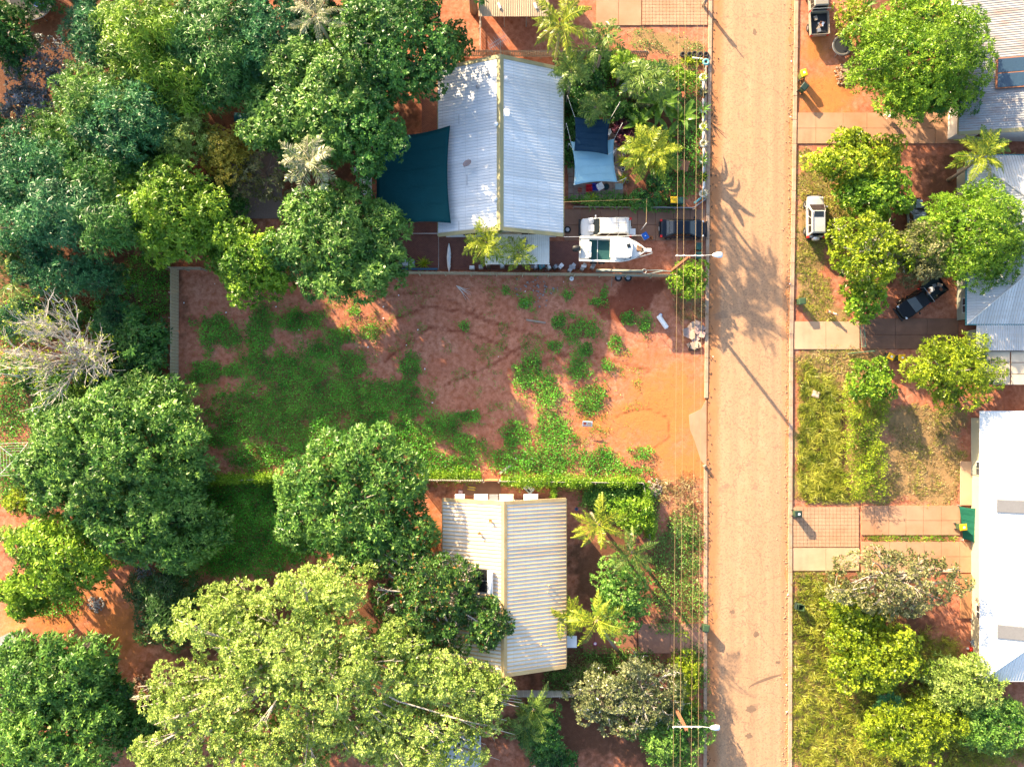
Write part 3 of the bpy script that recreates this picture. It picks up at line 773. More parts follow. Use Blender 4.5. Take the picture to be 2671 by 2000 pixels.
h4, roof4 = hip_house('house with an old grey hip roof under the big tree at the right', 42.2, 54.4, 6.6, 22.3, 2.6, 5.0, ROOF4, GREYWALL, TEAL)
c4_ = h4.location
k = MB(); k.box((49 - c4_.x, 5.2 - c4_.y, 1.15), (10.5, 2.0, 2.3)); w_ = k.build('wall', GREYWALL, h4)
k = MB(); k.box((48.9 - c4_.x, 5.3 - c4_.y, 2.38), (11.2, 2.3, .05)); rf = k.build('lean_to', DECK, h4)
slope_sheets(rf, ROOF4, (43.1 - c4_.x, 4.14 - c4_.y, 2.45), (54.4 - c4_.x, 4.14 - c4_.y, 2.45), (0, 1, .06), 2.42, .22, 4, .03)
for y in (8.5, 12.5, 17): window(h4, (-6.1 + .57, y - c4_.y, 1.5), 'x-', 1.4, 1.1)
cp = thing('carport', 'flat cream carport roof below the grey hip roof at the right', 'carport', (48, 2.5, 0))
for i, (x0, x1) in enumerate(((2549, 2634), (2637, 2740))):
    for j, (y0, y1) in enumerate(((917, 945), (946, 975), (976, 1003))):
        a, c = P(x0, y1, 2.2), P(x1, y0, 2.2)
        k = MB(); k.box((0, 0, 0), (c.x - a.x - .02, c.y - a.y - .02, .05)); k.build('roof_panel', mat('cream_panel', (.60, .50, .37), .7, scale=1.5, dirt=(.45, .3, .18)), cp, ((a.x + c.x) / 2 - 48, (a.y + c.y) / 2 - 2.5, 2.2 + .012 * j), (0, random.Random(j).uniform(-.004, .004), 0))
for x in (43.4, 47.5, 51.5):
    for y in (1.15, 3.95):
        k = MB(); k.tube([(x - 48, y - 2.5, 0), (x - 48, y - 2.5, 2.15)], .045); k.build('post', METAL, cp)
for y in (1.0, 4.05):
    k = MB(); k.box((-.3, y - 2.5, 2.1), (9.4, .08, .12)); k.build('beam', METAL, cp)
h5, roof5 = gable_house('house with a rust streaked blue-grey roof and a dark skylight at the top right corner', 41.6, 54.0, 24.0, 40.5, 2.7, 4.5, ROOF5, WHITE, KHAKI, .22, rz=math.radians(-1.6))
k = MB(); p = P(2652, 189, 4.1); pl = h5.matrix_basis.inverted() @ Vector((p.x, p.y, 4.12))
k.box((0, 0, .05), (3.4, 2.8, .1)); sk = k.build('skylight', RUST, h5, pl, (0, -math.atan2(1.8, 6.2), 0))
for s in (-1, 1):
    k = MB(); k.box((0, s * .68, .115), (3.1, 1.25, .02)); k.build('pane', mat('blue_glass', (.03, .06, .10), .1, spec=.8), sk)
# shed and pizza oven at the lower left
sd = thing('shed', 'long grey flat-roofed shed at the left edge', 'shed', P(14, 1682) , math.radians(26))
k = MB(); k.box((-1.5, 0, 1.1), (8.2, 1.4, 2.2)); k.build('wall', CREAM, sd)
k = MB(); k.box((-1.5, 0, 2.26), (8.8, 1.75, .05)); rf = k.build('roof', DECK, sd)
slope_sheets(rf, roofmat('flat_grey_roof', (.34, .33, .31), (.42, .36, .28), .3, .8, 0), (-5.9, -.9, 2.31), (2.9, -.9, 2.31), (0, 1, .01), 1.8, .3, 4, .012)
k = MB(); k.tube([(-4.5, -.9, 2.4), (2.4, .4, 2.42)], .03); k.build('pipe', WHITEM, sd)
sd2 = thing('shed', 'small grey ribbed shed roof half hidden under the giant spreading tree', 'shed', P(1190, 1945))
k = MB(); k.box((0, 0, 1.1), (4.4, 3.8, 2.2)); k.build('wall', CREAM, sd2)
k = MB(); k.box((0, 0, 2.25), (5, 4.3, .05)); rf = k.build('roof', DECK, sd2)
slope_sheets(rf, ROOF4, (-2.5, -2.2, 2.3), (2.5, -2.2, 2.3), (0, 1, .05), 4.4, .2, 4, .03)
# ------------------------------------------------------------------ trees, palms and other plants
LEAF = {
 'mango': leafmat('mango_leaf', (.018, .100, .014), (.070, .240, .026), (.230, .420, .060), .38),
 'deep': leafmat('deep_green_leaf', (.010, .070, .016), (.034, .165, .028), (.130, .320, .040), .35),
 'blue': leafmat('blue_green_leaf', (.010, .085, .034), (.034, .180, .058), (.105, .320, .085), .35),
 'lime': leafmat('lime_leaf', (.070, .145, .006), (.210, .340, .012), (.430, .540, .025), .45),
 'fig': leafmat('olive_leaf', (.105, .200, .020), (.285, .450, .055), (.540, .680, .150), .4),
 'grey': leafmat('silver_leaf', (.060, .090, .090), (.140, .180, .170), (.290, .330, .310), .2, .5),
 'yellow': leafmat('yellow_leaf', (.18, .17, .015), (.42, .36, .03), (.62, .52, .06), .4),
 'pale': leafmat('pale_olive_leaf', (.075, .095, .022), (.170, .195, .050), (.330, .330, .120), .3),
 'spring': leafmat('spring_green_leaf', (.042, .140, .008), (.130, .320, .014), (.330, .520, .030), .42),
 'rusty': leafmat('rusty_green_leaf', (.022, .075, .014), (.050, .150, .022), (.120, .250, .035), .3, accent=(.34, .12, .03), acc_at=.90),
 'frangi': leafmat('frangipani_leaf', (.060, .095, .028), (.145, .190, .055), (.290, .320, .12), .3, accent=(.85, .82, .75), acc_at=.965),
 'redtip': leafmat('red_tipped_leaf', (.012, .050, .010), (.030, .105, .018), (.070, .160, .025), .3, accent=(.45, .05, .03), acc_at=.95),
 'palm': leafmat('palm_leaf', (.030, .090, .012), (.085, .190, .022), (.220, .330, .045), .35, .35),
 'gold': leafmat('golden_palm_leaf', (.035, .095, .006), (.160, .270, .012), (.420, .480, .03), .35, .4),
 'palmgrey': leafmat('bleached_palm_leaf', (.06, .11, .02), (.17, .24, .05), (.46, .45, .25), .3, .35),
 'banana': leafmat('banana_leaf', (.040, .110, .010), (.080, .190, .016), (.140, .270, .03), .45, .3),
 'purple': leafmat('purple_leaf', (.020, .008, .012), (.060, .015, .030), (.12, .03, .05), .25),
 'bark': mat('grey_bark', (.25, .20, .16), .9, var=.35, scale=3),
 'pbark': mat('pale_bark', (.44, .38, .32), .85, var=.3, scale=3),
 'dead': mat('bleached_wood', (.56, .51, .46), .85, var=.25, scale=3),
 'ptrunk': mat('palm_trunk', (.27, .22, .16), .9, var=.35, scale=8),
 'dry': mat('dry_frond', (.36, .25, .12), .8, var=.3, scale=6),
}
NLEAF = [0]
def unit(v): return v / np.maximum(np.linalg.norm(v, axis=-1, keepdims=True), 1e-9)
def leaf_arrays(base, d, ln, wd, rng, flat=0.5, droop=0.0):
    N = len(base)
    NLEAF[0] += N
    ref = np.tile([0, 0, 1.0], (N, 1)) + rng.normal(0, flat, (N, 3))
    side = unit(np.cross(d, ref))
    midp = base + d * (ln * .45)[:, None]
    tip = base + d * ln[:, None]; tip[:, 2] -= droop * ln
    w = side * (wd * .5)[:, None]
    v = np.stack([base, midp + w, tip, midp - w], 1).reshape(-1, 3)
    return v, np.arange(4 * N).reshape(-1, 4)
STY = {  # clump radius (fraction of crown, min, max), shoots per m2, leaves per shoot, leaf length, width, spread, droop, branch share
 'mango': dict(rc=(.26, .55, 1.15), dens=7.0, k=7, l=.34, w=.10, beta=(45, 95), droop=.25),
 'round': dict(rc=(.24, .45, 1.0), dens=9.0, k=6, l=.22, w=.12, beta=(40, 100), droop=.1),
 'fine': dict(rc=(.26, .5, 1.1), dens=11.0, k=6, l=.24, w=.065, beta=(20, 100), droop=.15),
 'feather': dict(rc=(.30, .6, 1.3), dens=10.0, k=6, l=.34, w=.06, beta=(20, 80), droop=.3),
 'bamboo': dict(rc=(.28, .5, 1.2), dens=8.0, k=6, l=.44, w=.06, beta=(40, 110), droop=.45),
 'fig': dict(rc=(.10, .5, .68), dens=14.0, k=6, l=.19, w=.085, beta=(30, 95), droop=.05),
 'sparse': dict(rc=(.20, .4, .7), dens=4.2, k=6, l=.24, w=.10, beta=(30, 100), droop=.1),
 'bush': dict(rc=(.34, .25, .6), dens=14.0, k=6, l=.19, w=.09, beta=(30, 100), droop=.1),
}
def crown_lobe(rng, S, style, rxm, rym, rz, zc, off, zlow, gap, density, rc0, others=()):
    """leaf quads of one lobe: verts, quads, colour numbers, clump centres"""
    area = 2 * math.pi * (((rxm * rym) ** 1.6 + (rxm * rz) ** 1.6 + (rym * rz) ** 1.6) / 3) ** (1 / 1.6)
    nc = max(5, int(area / (math.pi * rc0 ** 2 * .70)))
    i = np.arange(nc) + .5
    zz = 1 - (1 - zlow) * i / nc
    ph = i * 2.39996 + rng.uniform(0, 6.28)
    rr = np.sqrt(np.maximum(0, 1 - zz ** 2))
    dirs = np.stack([rr * np.cos(ph), rr * np.sin(ph), zz], 1) + rng.normal(0, .10, (nc, 3))
    th = np.arctan2(dirs[:, 1], dirs[:, 0])
    a1, a2, a3 = rng.uniform(0, 6.28, 3)
    lob = 1 + .11 * np.sin(2 * th + a1) + .10 * np.sin(3 * th + a2) + .07 * np.sin(5 * th + a3)
    f = rng.uniform(.66, .95, nc) * lob
    ctr = np.array([off[0], off[1], zc])
    C = dirs * f[:, None] * np.array([max(rxm - rc0 * .5, .2), max(rym - rc0 * .5, .2), max(rz - rc0 * .5, .2)]) + ctr
    R = rc0 * rng.uniform(.55, 1.3, nc)
    if gap:
        keep = rng.random(nc) > gap; C = C[keep]; R = R[keep]; nc = len(C)
    keep = np.ones(nc, bool)
    for ox_, oy_, oz_, oc_, oo_ in others:      # clumps buried in a neighbouring mass are left out
        e_ = ((C[:, 0] - oo_[0]) / ox_) ** 2 + ((C[:, 1] - oo_[1]) / oy_) ** 2 + ((C[:, 2] - oc_) / oz_) ** 2
        keep &= ~((e_ < .62) & (C[:, 2] < oc_ + oz_ * .55))
    if keep.sum() >= 3: C = C[keep]; R = R[keep]; nc = len(C)
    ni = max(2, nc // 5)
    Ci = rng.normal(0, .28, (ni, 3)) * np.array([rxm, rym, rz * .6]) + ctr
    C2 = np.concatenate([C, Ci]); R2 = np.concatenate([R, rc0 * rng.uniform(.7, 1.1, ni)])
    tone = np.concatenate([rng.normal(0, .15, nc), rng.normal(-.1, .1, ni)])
    ns = np.maximum(4, (.46 * S['dens'] * density * 4 * math.pi * R2 ** 2 * .62)).astype(int)
    ci = np.repeat(np.arange(len(C2)), ns); N = len(ci)
    d = unit(rng.normal(0, 1, (N, 3)) + np.array([0, 0, .45]))
    out = unit(C2[ci] - ctr + np.array([0, 0, rz * .6]))
    flip = (d * out).sum(1) < -.35
    d[flip] *= -1
    pos = C2[ci] + d * (R2[ci] * rng.uniform(.82, 1.1, N))[:, None] * np.array([1, 1, .8])
    ax = unit(d + out * .5 + np.array([0, 0, .45]))
    u = unit(np.cross(ax, rng.normal(0, 1, (N, 3)))); w = np.cross(ax, u)
    k = S['k']
    az = (np.arange(k) * 2 * math.pi / k)[None, :] + rng.uniform(0, 6.28, (N, 1)) + rng.normal(0, .25, (N, k))
    be = np.radians(rng.uniform(S['beta'][0], S['beta'][1], (N, k)))
    ld = ax[:, None, :] * np.cos(be)[..., None] + (u[:, None, :] * np.cos(az)[..., None] + w[:, None, :] * np.sin(az)[..., None]) * np.sin(be)[..., None]
    ld = unit(ld.reshape(-1, 3))
    bp = np.repeat(pos, k, 0) + ld * .02
    M = len(bp)
    ssz = np.repeat(rng.uniform(.8, 1.35, N), k)
    ln = S['l'] * rng.uniform(.8, 1.35, M) * ssz; wd = S['w'] * rng.uniform(.95, 1.6, M) * ssz
    v, q = leaf_arrays(bp, ld, ln, wd, rng, .45, S['droop'])
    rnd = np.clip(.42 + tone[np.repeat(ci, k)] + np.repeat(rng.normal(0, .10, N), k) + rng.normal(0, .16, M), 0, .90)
    hot = rng.random(M) < .04
    rnd[hot] = rng.uniform(.9, 1.0, hot.sum())
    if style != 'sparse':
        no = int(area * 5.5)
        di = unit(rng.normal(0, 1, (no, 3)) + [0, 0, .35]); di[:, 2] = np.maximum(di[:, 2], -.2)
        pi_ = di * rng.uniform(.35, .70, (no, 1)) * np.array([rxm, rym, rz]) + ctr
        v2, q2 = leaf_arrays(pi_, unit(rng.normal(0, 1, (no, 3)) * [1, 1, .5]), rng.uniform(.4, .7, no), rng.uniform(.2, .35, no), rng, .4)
        v = np.concatenate([v, v2]); q = np.concatenate([q, q2 + 4 * M]); rnd = np.concatenate([rnd, rng.uniform(0, .35, no)])  # inner filler leaves use the darkest tones, painting crown-interior shade into their colour
    return v, q, rnd, C
def build_tree(name, label, cx, cy, rx, ry, h, style, col, group=None, bark='bark', limbs=9, seed='', density=1.0, cat='tree', zlow=-.25, hz=None, twig=False, part='crown', gap=0.0, lobes=None):
    """cx, cy, rx, ry: crown in overview pixels as seen from above; h metres; lobes: further crown masses (cx, cy, rx, ry, h)"""
    rng = rng_of(label + seed); S = STY[style]
    kk = OV / PXM * 1.08
    fit = 1 - h / CAM_H * .8
    rxm = rx * kk * fit; rym = ry * kk * fit
    rz = min(.46 * h, .75 * min(rxm, rym) + .4) if hz is None else hz
    zc = h - rz
    c = D(cx, cy, zc + rz * .45); base = Vector((c.x, c.y, -.05))
    t = thing(name, label, cat, base, 0, group)
    rc0 = float(np.clip(S['rc'][0] * min(rxm, rym), S['rc'][1], S['rc'][2]))
    L = []
    if lobes:
        L.append((rxm, rym, rz, zc, (0, 0)))
        for lx, ly, lrx, lry, lh in lobes:
            lz = min(.5 * lh, .7 * min(lrx, lry) * kk + .4); p = D(lx, ly, lh - lz * .6); f_ = 1 - lh / CAM_H * .8
            L.append((lrx * kk * f_, lry * kk * f_, lz, lh - lz, (p.x - c.x, p.y - c.y)))
    elif min(rxm, rym) > 2.2 and style in ('mango', 'round', 'fine', 'feather', 'bamboo'):
        L.append((rxm * .66, rym * .66, rz * .9, zc + rz * .1, (0, 0)))
        n_ = 5 if min(rxm, rym) < 4 else 7
        a0 = rng.uniform(0, 6.28)
        for i in range(n_):
            a = a0 + 2 * math.pi * (i + rng.uniform(-.22, .22)) / n_
            q_ = rng.uniform(.38, .52); o_ = 1.02 - q_ + rng.uniform(-.08, .08)
            z_ = rng.uniform(.45, .85)
            L.append((rxm * q_, rym * q_, rz * .7 * (q_ / .45), zc - rz * .12 + rz * (z_ - .6), (rxm * o_ * math.cos(a), rym * o_ * math.sin(a))))
    else:
        L.append((rxm, rym, rz, zc, (0, 0)))
    V = []; Q = []; RN = []; CC = []; n0 = 0
    for li, (lx, ly, lz, lc, off) in enumerate(L):
        v, q, r_, C = crown_lobe(rng, S, style, lx, ly, lz, lc, off, zlow, gap, density, rc0 if len(L) == 1 or lobes else rc0 * .9, [o_ for oi, o_ in enumerate(L) if oi != li])
        V.append(v); Q.append(q + n0); RN.append(r_ + rng.normal(0, .05)); CC.append(C); n0 += len(v)
    C = np.concatenate(CC); nc = len(C)
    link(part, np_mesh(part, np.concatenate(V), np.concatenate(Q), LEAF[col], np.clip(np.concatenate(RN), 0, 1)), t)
    # trunk and limbs
    tb = MB(); r0 = min(.34, max(.05, .028 * h + .015 * max(rxm, rym)))
    hub = Vector((rng.normal(0, .15), rng.normal(0, .15), max(.3, zc - rz * .35)))
    tb.tube([(0, 0, -.1), (hub.x * .4, hub.y * .4, hub.z * .5), hub], [r0 * 1.25, r0, r0 * .8], 8)
    tb.build('trunk', LEAF[bark], t, smooth=True)
    sel = rng.permutation(nc)[:min(nc, limbs)]
    lb = MB()
    for j in sel:
        e = Vector(C[j]); s_ = Vector((0, 0, hub.z * rng.uniform(.6, 1))) + Vector((hub.x, hub.y, 0)) * .7
        m1 = s_.lerp(e, .5) + Vector(rng.normal(0, .25, 3)) + Vector((0, 0, .15 * (e - s_).length))
        e2 = e + (e - m1) * .25
        lb.tube([s_, m1 - Vector((0, 0, .5)) * (style == 'fig'), e, e2], [r0 * .5, r0 * (.32 if style != 'fig' else .2), r0 * .14, r0 * .05], 6)
        if twig:
            for _ in range(5):
                q2 = e + Vector(rng.normal(0, rc0 * .75, 3)); lb.tube([m1.lerp(e, rng.uniform(.4, .9)), (e + q2) / 2 + Vector(rng.normal(0, .08, 3)), q2], [r0 * .12, r0 * .08, .012], 4)
    lb.build('limb', LEAF[bark], t, smooth=True)
    return t

T = build_tree
FOREST = 'trees of the overgrown block at the left'
# (label, x, y, rx, ry, height, style, colour)
for spec in [
 ('tall bamboo-like tree with bright sunlit tips near the top left', 290, 50, 85, 75, 9.5, 'bamboo', 'spring'),
 ('bushy green tree with drooping leaves below the bright top-left tree', 340, 160, 90, 80, 8.0, 'bamboo', 'spring'),
 ('dark green tree between the silver tree and the bright top-left tree', 195, 60, 60, 75, 7.5, 'feather', 'blue'),
 ('green crown cut by the left edge near the top corner', 8, 70, 46, 62, 7.0, 'fine', 'deep'),
 ('soft feathery green tree right of the silver tree', 185, 205, 80, 62, 9.0, 'feather', 'mango'),
 ('feathery blue-green tree in the middle of the left block', 255, 255, 85, 75, 9.5, 'feather', 'blue'),
 ('dark crown at the left edge under the silver tree', 55, 365, 88, 85, 8.5, 'feather', 'blue'),
 ('dark feathery tree left of the pale sunlit shrub tree', 215, 375, 90, 75, 8.5, 'feather', 'deep'),
 ('dark bamboo clump at the top edge, right of the bright tree', 455, 55, 85, 85, 9.0, 'bamboo', 'deep'),
 ('dark bamboo clump below the one at the top edge', 500, 160, 80, 75, 8.0, 'bamboo', 'deep'),
 ('blue-green tree at the top edge left of the bleached palm', 575, 55, 72, 85, 8.5, 'fine', 'blue'),
 ('round green tree just below the bleached palm', 640, 150, 72, 65, 8.5, 'mango', 'mango'),
 ('big dark glossy tree with yellow-green tips at the corner of the galvanised roof', 852, 85, 108, 105, 11.0, 'round', 'deep'),
 ('tree with sunlit clumps left of the small teal tarp', 605, 240, 80, 75, 8.0, 'mango', 'mango'),
 ('green tree between the two palms beside the shade sail', 700, 245, 85, 80, 9.5, 'mango', 'mango'),
 ('dark green tree touching the corner of the green shade sail', 785, 270, 75, 85, 9.6, 'round', 'deep'),
 ('pale yellow-green sunlit shrub tree left of the yellow tree', 388, 295, 52, 62, 6.5, 'fine', 'fig'),
 ('yellow leaved small tree in the left block', 488, 325, 44, 46, 5.0, 'bush', 'yellow'),
 ('bright green sunlit tree above the grassy fence corner', 350, 450, 95, 92, 9.2, 'mango', 'spring'),
 ('dark shrubs at the left edge below the dark crowns', 55, 490, 80, 60, 8.5, 'fine', 'blue'),
 ('low dark tree above the bare white tree', 130, 590, 90, 45, 7.0, 'fine', 'blue'),
 ('small green tree right of the bare white tree against the slat fence', 290, 745, 48, 70, 4.0, 'mango', 'deep'),
 ('sunlit green crown between the bare tree and the slat fence', 310, 868, 78, 55, 6.0, 'mango', 'mango'),
 ('wide yellow-green tree below the big mango at the left', 125, 1205, 95, 82, 6.5, 'mango', 'spring'),
 ('big sunlit leafy tree in the bottom left corner', 95, 1465, 118, 78, 8.0, 'mango', 'mango'),
 ('spreading leafy tree at the bottom edge below the bottom left tree', 100, 1595, 130, 85, 8.0, 'mango', 'mango'),
 ('dark crown at the right foot of the bottom left tree', 225, 1520, 42, 60, 5.0, 'mango', 'deep'),
 ('shaded green crown left of the feathery trees', 120, 300, 75, 60, 7.0, 'feather', 'mango'),
 ('dark crown between the bamboo clumps', 420, 140, 70, 75, 7.5, 'bamboo', 'mango'),
 ('low dark crown right of the lower bamboo clump', 560, 150, 55, 75, 6.5, 'fine', 'blue'),
 ('dark crown under the feathery blue-green tree', 300, 345, 70, 60, 6.0, 'feather', 'deep'),
 ('dark drooping crown at the left below the dark crowns', 130, 455, 80, 60, 9.5, 'bamboo', 'blue'),
 ('shaded crown left of the bright fence-corner tree', 215, 480, 55, 55, 9.5, 'bamboo', 'deep'),
 ('green crown between the round tree and the glossy tree', 745, 165, 70, 75, 10.0, 'mango', 'mango'),
 ('dark crown left of the round tree under the bleached palm', 700, 60, 60, 60, 6.5, 'mango', 'deep'),
 ('green crown above the first palm beside the shade sail', 640, 300, 60, 45, 6.0, 'mango', 'mango'),
 ('bushy tree at the top edge right of the bleached palm', 780, 40, 60, 60, 10.0, 'round', 'mango'),
 ('dark olive shrub tree over the grey gravel yard', 560, 370, 60, 55, 4.0, 'sparse', 'pale'),
 ('dark shrub below the yellow leaved tree', 470, 440, 50, 50, 3.0, 'fine', 'deep'),
 ('low blue-green shrub at the left edge by the dark palm', 40, 545, 60, 40, 4.0, 'fine', 'mango'),
 ('dark shrub right of the low dark tree', 215, 600, 50, 30, 3.0, 'fine', 'blue'),
 ('shaded crown between the bare tree and the big mango', 120, 900, 70, 45, 5.0, 'mango', 'mango'),
 ('sunlit left flank crown of the big mango', 95, 1010, 60, 85, 6.5, 'mango', 'mango'),
 ('yellow-green crown below the left flank of the big mango', 40, 1290, 42, 42, 5.0, 'mango', 'spring'),
 ('shaded crown at the foot of the giant tree', 290, 1585, 42, 42, 4.5, 'mango', 'deep'),
]: T('leafy_tree', *spec[:3], spec[3] * 1.17, spec[4] * 1.17, *spec[5:], group=FOREST)
T('silver_tree', 'silver-grey leaved tree near the top left corner', 62, 130, 72, 70, 5.0, 'sparse', 'grey', bark='pbark', limbs=14, density=1.4)
T('silver_tree', 'second silver-grey tree below the first, over bare red soil', 48, 225, 60, 42, 4.5, 'sparse', 'grey', bark='pbark', limbs=12, density=1.4)
T('leafy_tree', 'lime-tipped tree over the end of the slat fence', 530, 555, 98, 88, 7.6, 'round', 'spring')
T('mango_tree', 'large round mango tree left of the brick patio, overhanging the vacant lot', 730, 518, 148, 115, 8.5, 'mango', 'mango', density=1.1, limbs=14)
T('mango_tree', 'big dense mango tree left of the vacant lot, below the bare tree', 245, 990, 182, 150, 9.5, 'mango', 'mango', limbs=16)
T('mango_tree', 'shaded lower mango crown right of the big mango tree', 330, 1130, 130, 105, 7.5, 'mango', 'mango', limbs=10)
T('mango_tree', 'sunlit mango tree left of the rusty-ribbed white roof', 755, 1085, 172, 148, 8.0, 'mango', 'mango', density=1.1, limbs=14)
T('fig_tree', 'giant spreading yellow-green tree with pale branches along the bottom', 650, 1450, 235, 170, 11.0, 'fig', 'fig', bark='pbark', limbs=70, hz=4.0, twig=True, density=1.0, gap=.05, zlow=-.05, lobes=[(500, 1350, 115, 95, 9), (690, 1290, 105, 70, 9.5), (430, 1530, 140, 100, 9), (580, 1600, 190, 95, 9.5), (880, 1590, 180, 100, 9.5), (1020, 1510, 85, 85, 8.5), (920, 1470, 110, 62, 9), (350, 1640, 70, 50, 7.5), (830, 1400, 90, 60, 9)])
T('leafy_tree', 'darker reddish-green tree between the mango and the giant tree, over the roof corner', 925, 1285, 110, 85, 8.0, 'sparse', 'rusty', bark='pbark', limbs=34, twig=True, density=3.0, lobes=[(1045, 1345, 58, 58, 7.0), (850, 1210, 70, 45, 6.5), (960, 1370, 80, 45, 7.0)])
T('red_flower_shrub', 'dark shrub with upright red-tipped stems beside the bare red path', 345, 1320, 78, 88, 4.5, 'bamboo', 'redtip', cat='shrub')
EAST = 'trees on the east side of the road'
T('leafy_tree', 'large sunlit tree over the rusty blue-grey roof at the top right', 2010, 95, 158, 135, 9.0, 'fine', 'spring', group=EAST, limbs=14)
T('leafy_tree', 'dark low tree under the large top right tree beside the driveway', 2020, 205, 95, 48, 5.0, 'fine', 'deep', group=EAST)
T('leafy_tree', 'bright lime tree beside the top right driveway with an orange tinge', 1865, 345, 105, 70, 4.5, 'round', 'lime', group=EAST)
T('leafy_tree', 'lower lime tree left of the parked car under the trees', 1900, 415, 90, 55, 4.5, 'round', 'spring', group=EAST)
T('leafy_tree', 'yellow-green tree with bare twigs right of the silver car', 1885, 540, 90, 78, 5.5, 'sparse', 'lime', group=EAST, bark='dead', limbs=26, twig=True, density=2.6)
T('leafy_tree', 'green bush below the twiggy yellow-green tree', 1870, 640, 44, 55, 3.5, 'round', 'spring', group=EAST)
T('leafy_tree', 'big sunlit tree over the old grey hip roof', 2130, 495, 118, 112, 8.0, 'fine', 'spring', group=EAST)
T('leafy_tree', 'brownish-green tree left of the big tree over the hip roof', 2020, 540, 70, 62, 6.0, 'fine', 'pale', group=EAST)
T('leafy_tree', 'lime tree beside the flat cream carport', 2065, 800, 108, 82, 4.8, 'fine', 'lime', group=EAST, bark='pbark', limbs=16)
T('round_shrub', 'round clipped-looking bright green shrub by the two yellow-lidded bins', 1887, 822, 48, 56, 2.8, 'bush', 'spring', cat='shrub')
T('leafy_tree', 'pale grey-green thinly leaved tree over the lower right driveway', 1945, 1262, 140, 78, 5.5, 'sparse', 'pale', group=EAST, bark='pbark', limbs=34, twig=True, density=1.9)
T('leafy_tree', 'bright yellow-green bush below the pale thin tree', 1860, 1325, 72, 52, 3.0, 'round', 'lime', group=EAST)
T('leafy_tree', 'yellow-green tree below the bright yellow-green bush', 1895, 1425, 108, 78, 4.2, 'round', 'lime', group=EAST)
T('leafy_tree', 'lime tree at the bottom edge right of the road', 1975, 1585, 115, 75, 4.5, 'fine', 'lime', group=EAST)
T('leafy_tree', 'darker tree left of the bottom corner of the white hip roof', 2085, 1485, 90, 65, 4.5, 'fine', 'fig', group=EAST)
T('leafy_tree', 'dark green crown at the bottom right corner', 2160, 1575, 80, 60, 4.5, 'fine', 'mango', group=EAST)
T('frangipani_tree', 'pale frangipani tree with white flowers beside the road pole', 1390, 1510, 88, 88, 4.5, 'sparse', 'frangi', bark='dead', limbs=40, twig=True, density=2.4)
T('frangipani_tree', 'smaller shaded frangipani left of the pale one', 1290, 1510, 58, 62, 3.8, 'sparse', 'frangi', bark='bark', limbs=20, twig=True, density=2.4)
T('leafy_tree', 'round dark green tree between the two front palms of the lower house', 1345, 1290, 66, 78, 4.5, 'bush', 'mango')
T('round_shrub', 'bright green bush at the foot of the pole with the street lamp', 1492, 602, 38, 42, 2.4, 'bush', 'spring', cat='shrub')
T('leafy_tree', 'green shrubs under the wires at the lower power pole', 1455, 1590, 85, 75, 3.5, 'fine', 'mango')
T('leafy_tree', 'yellow-green shrub at the kerb above the lower power pole', 1480, 1470, 30, 70, 2.6, 'fine', 'lime', cat='shrub')
T('round_shrub', 'yellow-green bush in the creeper hedge of the lower house', 1365, 1110, 46, 40, 2.4, 'bush', 'spring', cat='shrub')
T('leafy_tree', 'dark tree left of the shaded garden at the bottom', 1170, 1600, 50, 70, 5.0, 'fine', 'deep')
T('round_shrub', 'dark shrub at the bottom edge near the garden chair', 1210, 1645, 40, 22, 2.0, 'bush', 'deep', cat='shrub')
T('leafy_tree', 'dark tree beside the rear corner of the tan roofed house', 985, 85, 30, 40, 4.5, 'round', 'deep')
T('round_shrub', 'small dark shrub behind the galvanised house', 855, 320, 28, 24, 1.6, 'bush', 'deep', cat='shrub')
T('round_shrub', 'yellow-green shrub in the upper right corner beside the trampoline', 1850, 35, 40, 50, 2.4, 'fine', 'lime', cat='shrub')
for i, (x, y) in enumerate(((1240, 215), (1275, 170), (1255, 275), (1235, 330))):
    T('round_shrub', 'dark leafy garden shrub ' + ('behind the palm trunks near the ridge end', 'under the palm at the roof corner', 'left of the small garden palm', 'between the galvanised roof and the navy sail')[i], x, y, 36, 30, 1.8, 'bush', 'deep', cat='shrub')
for i, (x, y) in enumerate(((1345, 270), (1355, 300))):
    T('purple_shrub', ('upper', 'lower')[i] + ' purple-leaved shrub beside the banana plants', x, y, 20, 18, 1.5, 'bush', 'purple', cat='shrub')
for i, (x, y, r_, c_) in enumerate(((1300, 130, 34, 'mango'), (1340, 130, 30, 'spring'), (1310, 215, 30, 'deep'), (1340, 235, 26, 'deep'), (1440, 200, 34, 'mango'), (1375, 245, 26, 'mango'), (1425, 390, 28, 'deep'), (1395, 430, 30, 'deep'), (1445, 345, 24, 'mango'), (1265, 240, 24, 'mango'))):
    T('round_shrub', ('leafy shrub right of the tall garden palm', 'bright shrub under the fan-like palm', 'dark shrub left of the bath tubs', 'dark shrub beside the lower bath tub', 'green shrub under the wires above the bananas', 'green shrub below the feathery palm', 'dark shrub at the foot of the golden cane palm',
      'dark shrub below the golden cane palm', 'green shrub right of the bananas', 'green shrub under the small garden palm')[i], x, y, r_, r_ * .85, 1.7, 'bush', c_, cat='shrub')
T('round_shrub', 'white flowering bush above the banana plants', 1400, 222, 26, 16, 2.2, 'bush', 'frangi', cat='shrub')
T('round_shrub', 'leafy bush along the north garden fence of the galvanised house', 1455, 165, 50, 22, 1.8, 'bush', 'spring', cat='shrub')
T('round_shrub', 'big leafy bush right of the tall garden palm', 1400, 160, 40, 30, 2.0, 'bush', 'mango', cat='shrub')
T('round_shrub', 'clipped hedge bush with yellow-green top left of the twin clothesline fence', 38, 1085, 34, 28, 2.2, 'bush', 'lime', cat='shrub')
T('round_shrub', 'pale flowering hedge cut by the left edge', 28, 1155, 60, 16, 1.8, 'bush', 'fig', cat='shrub')
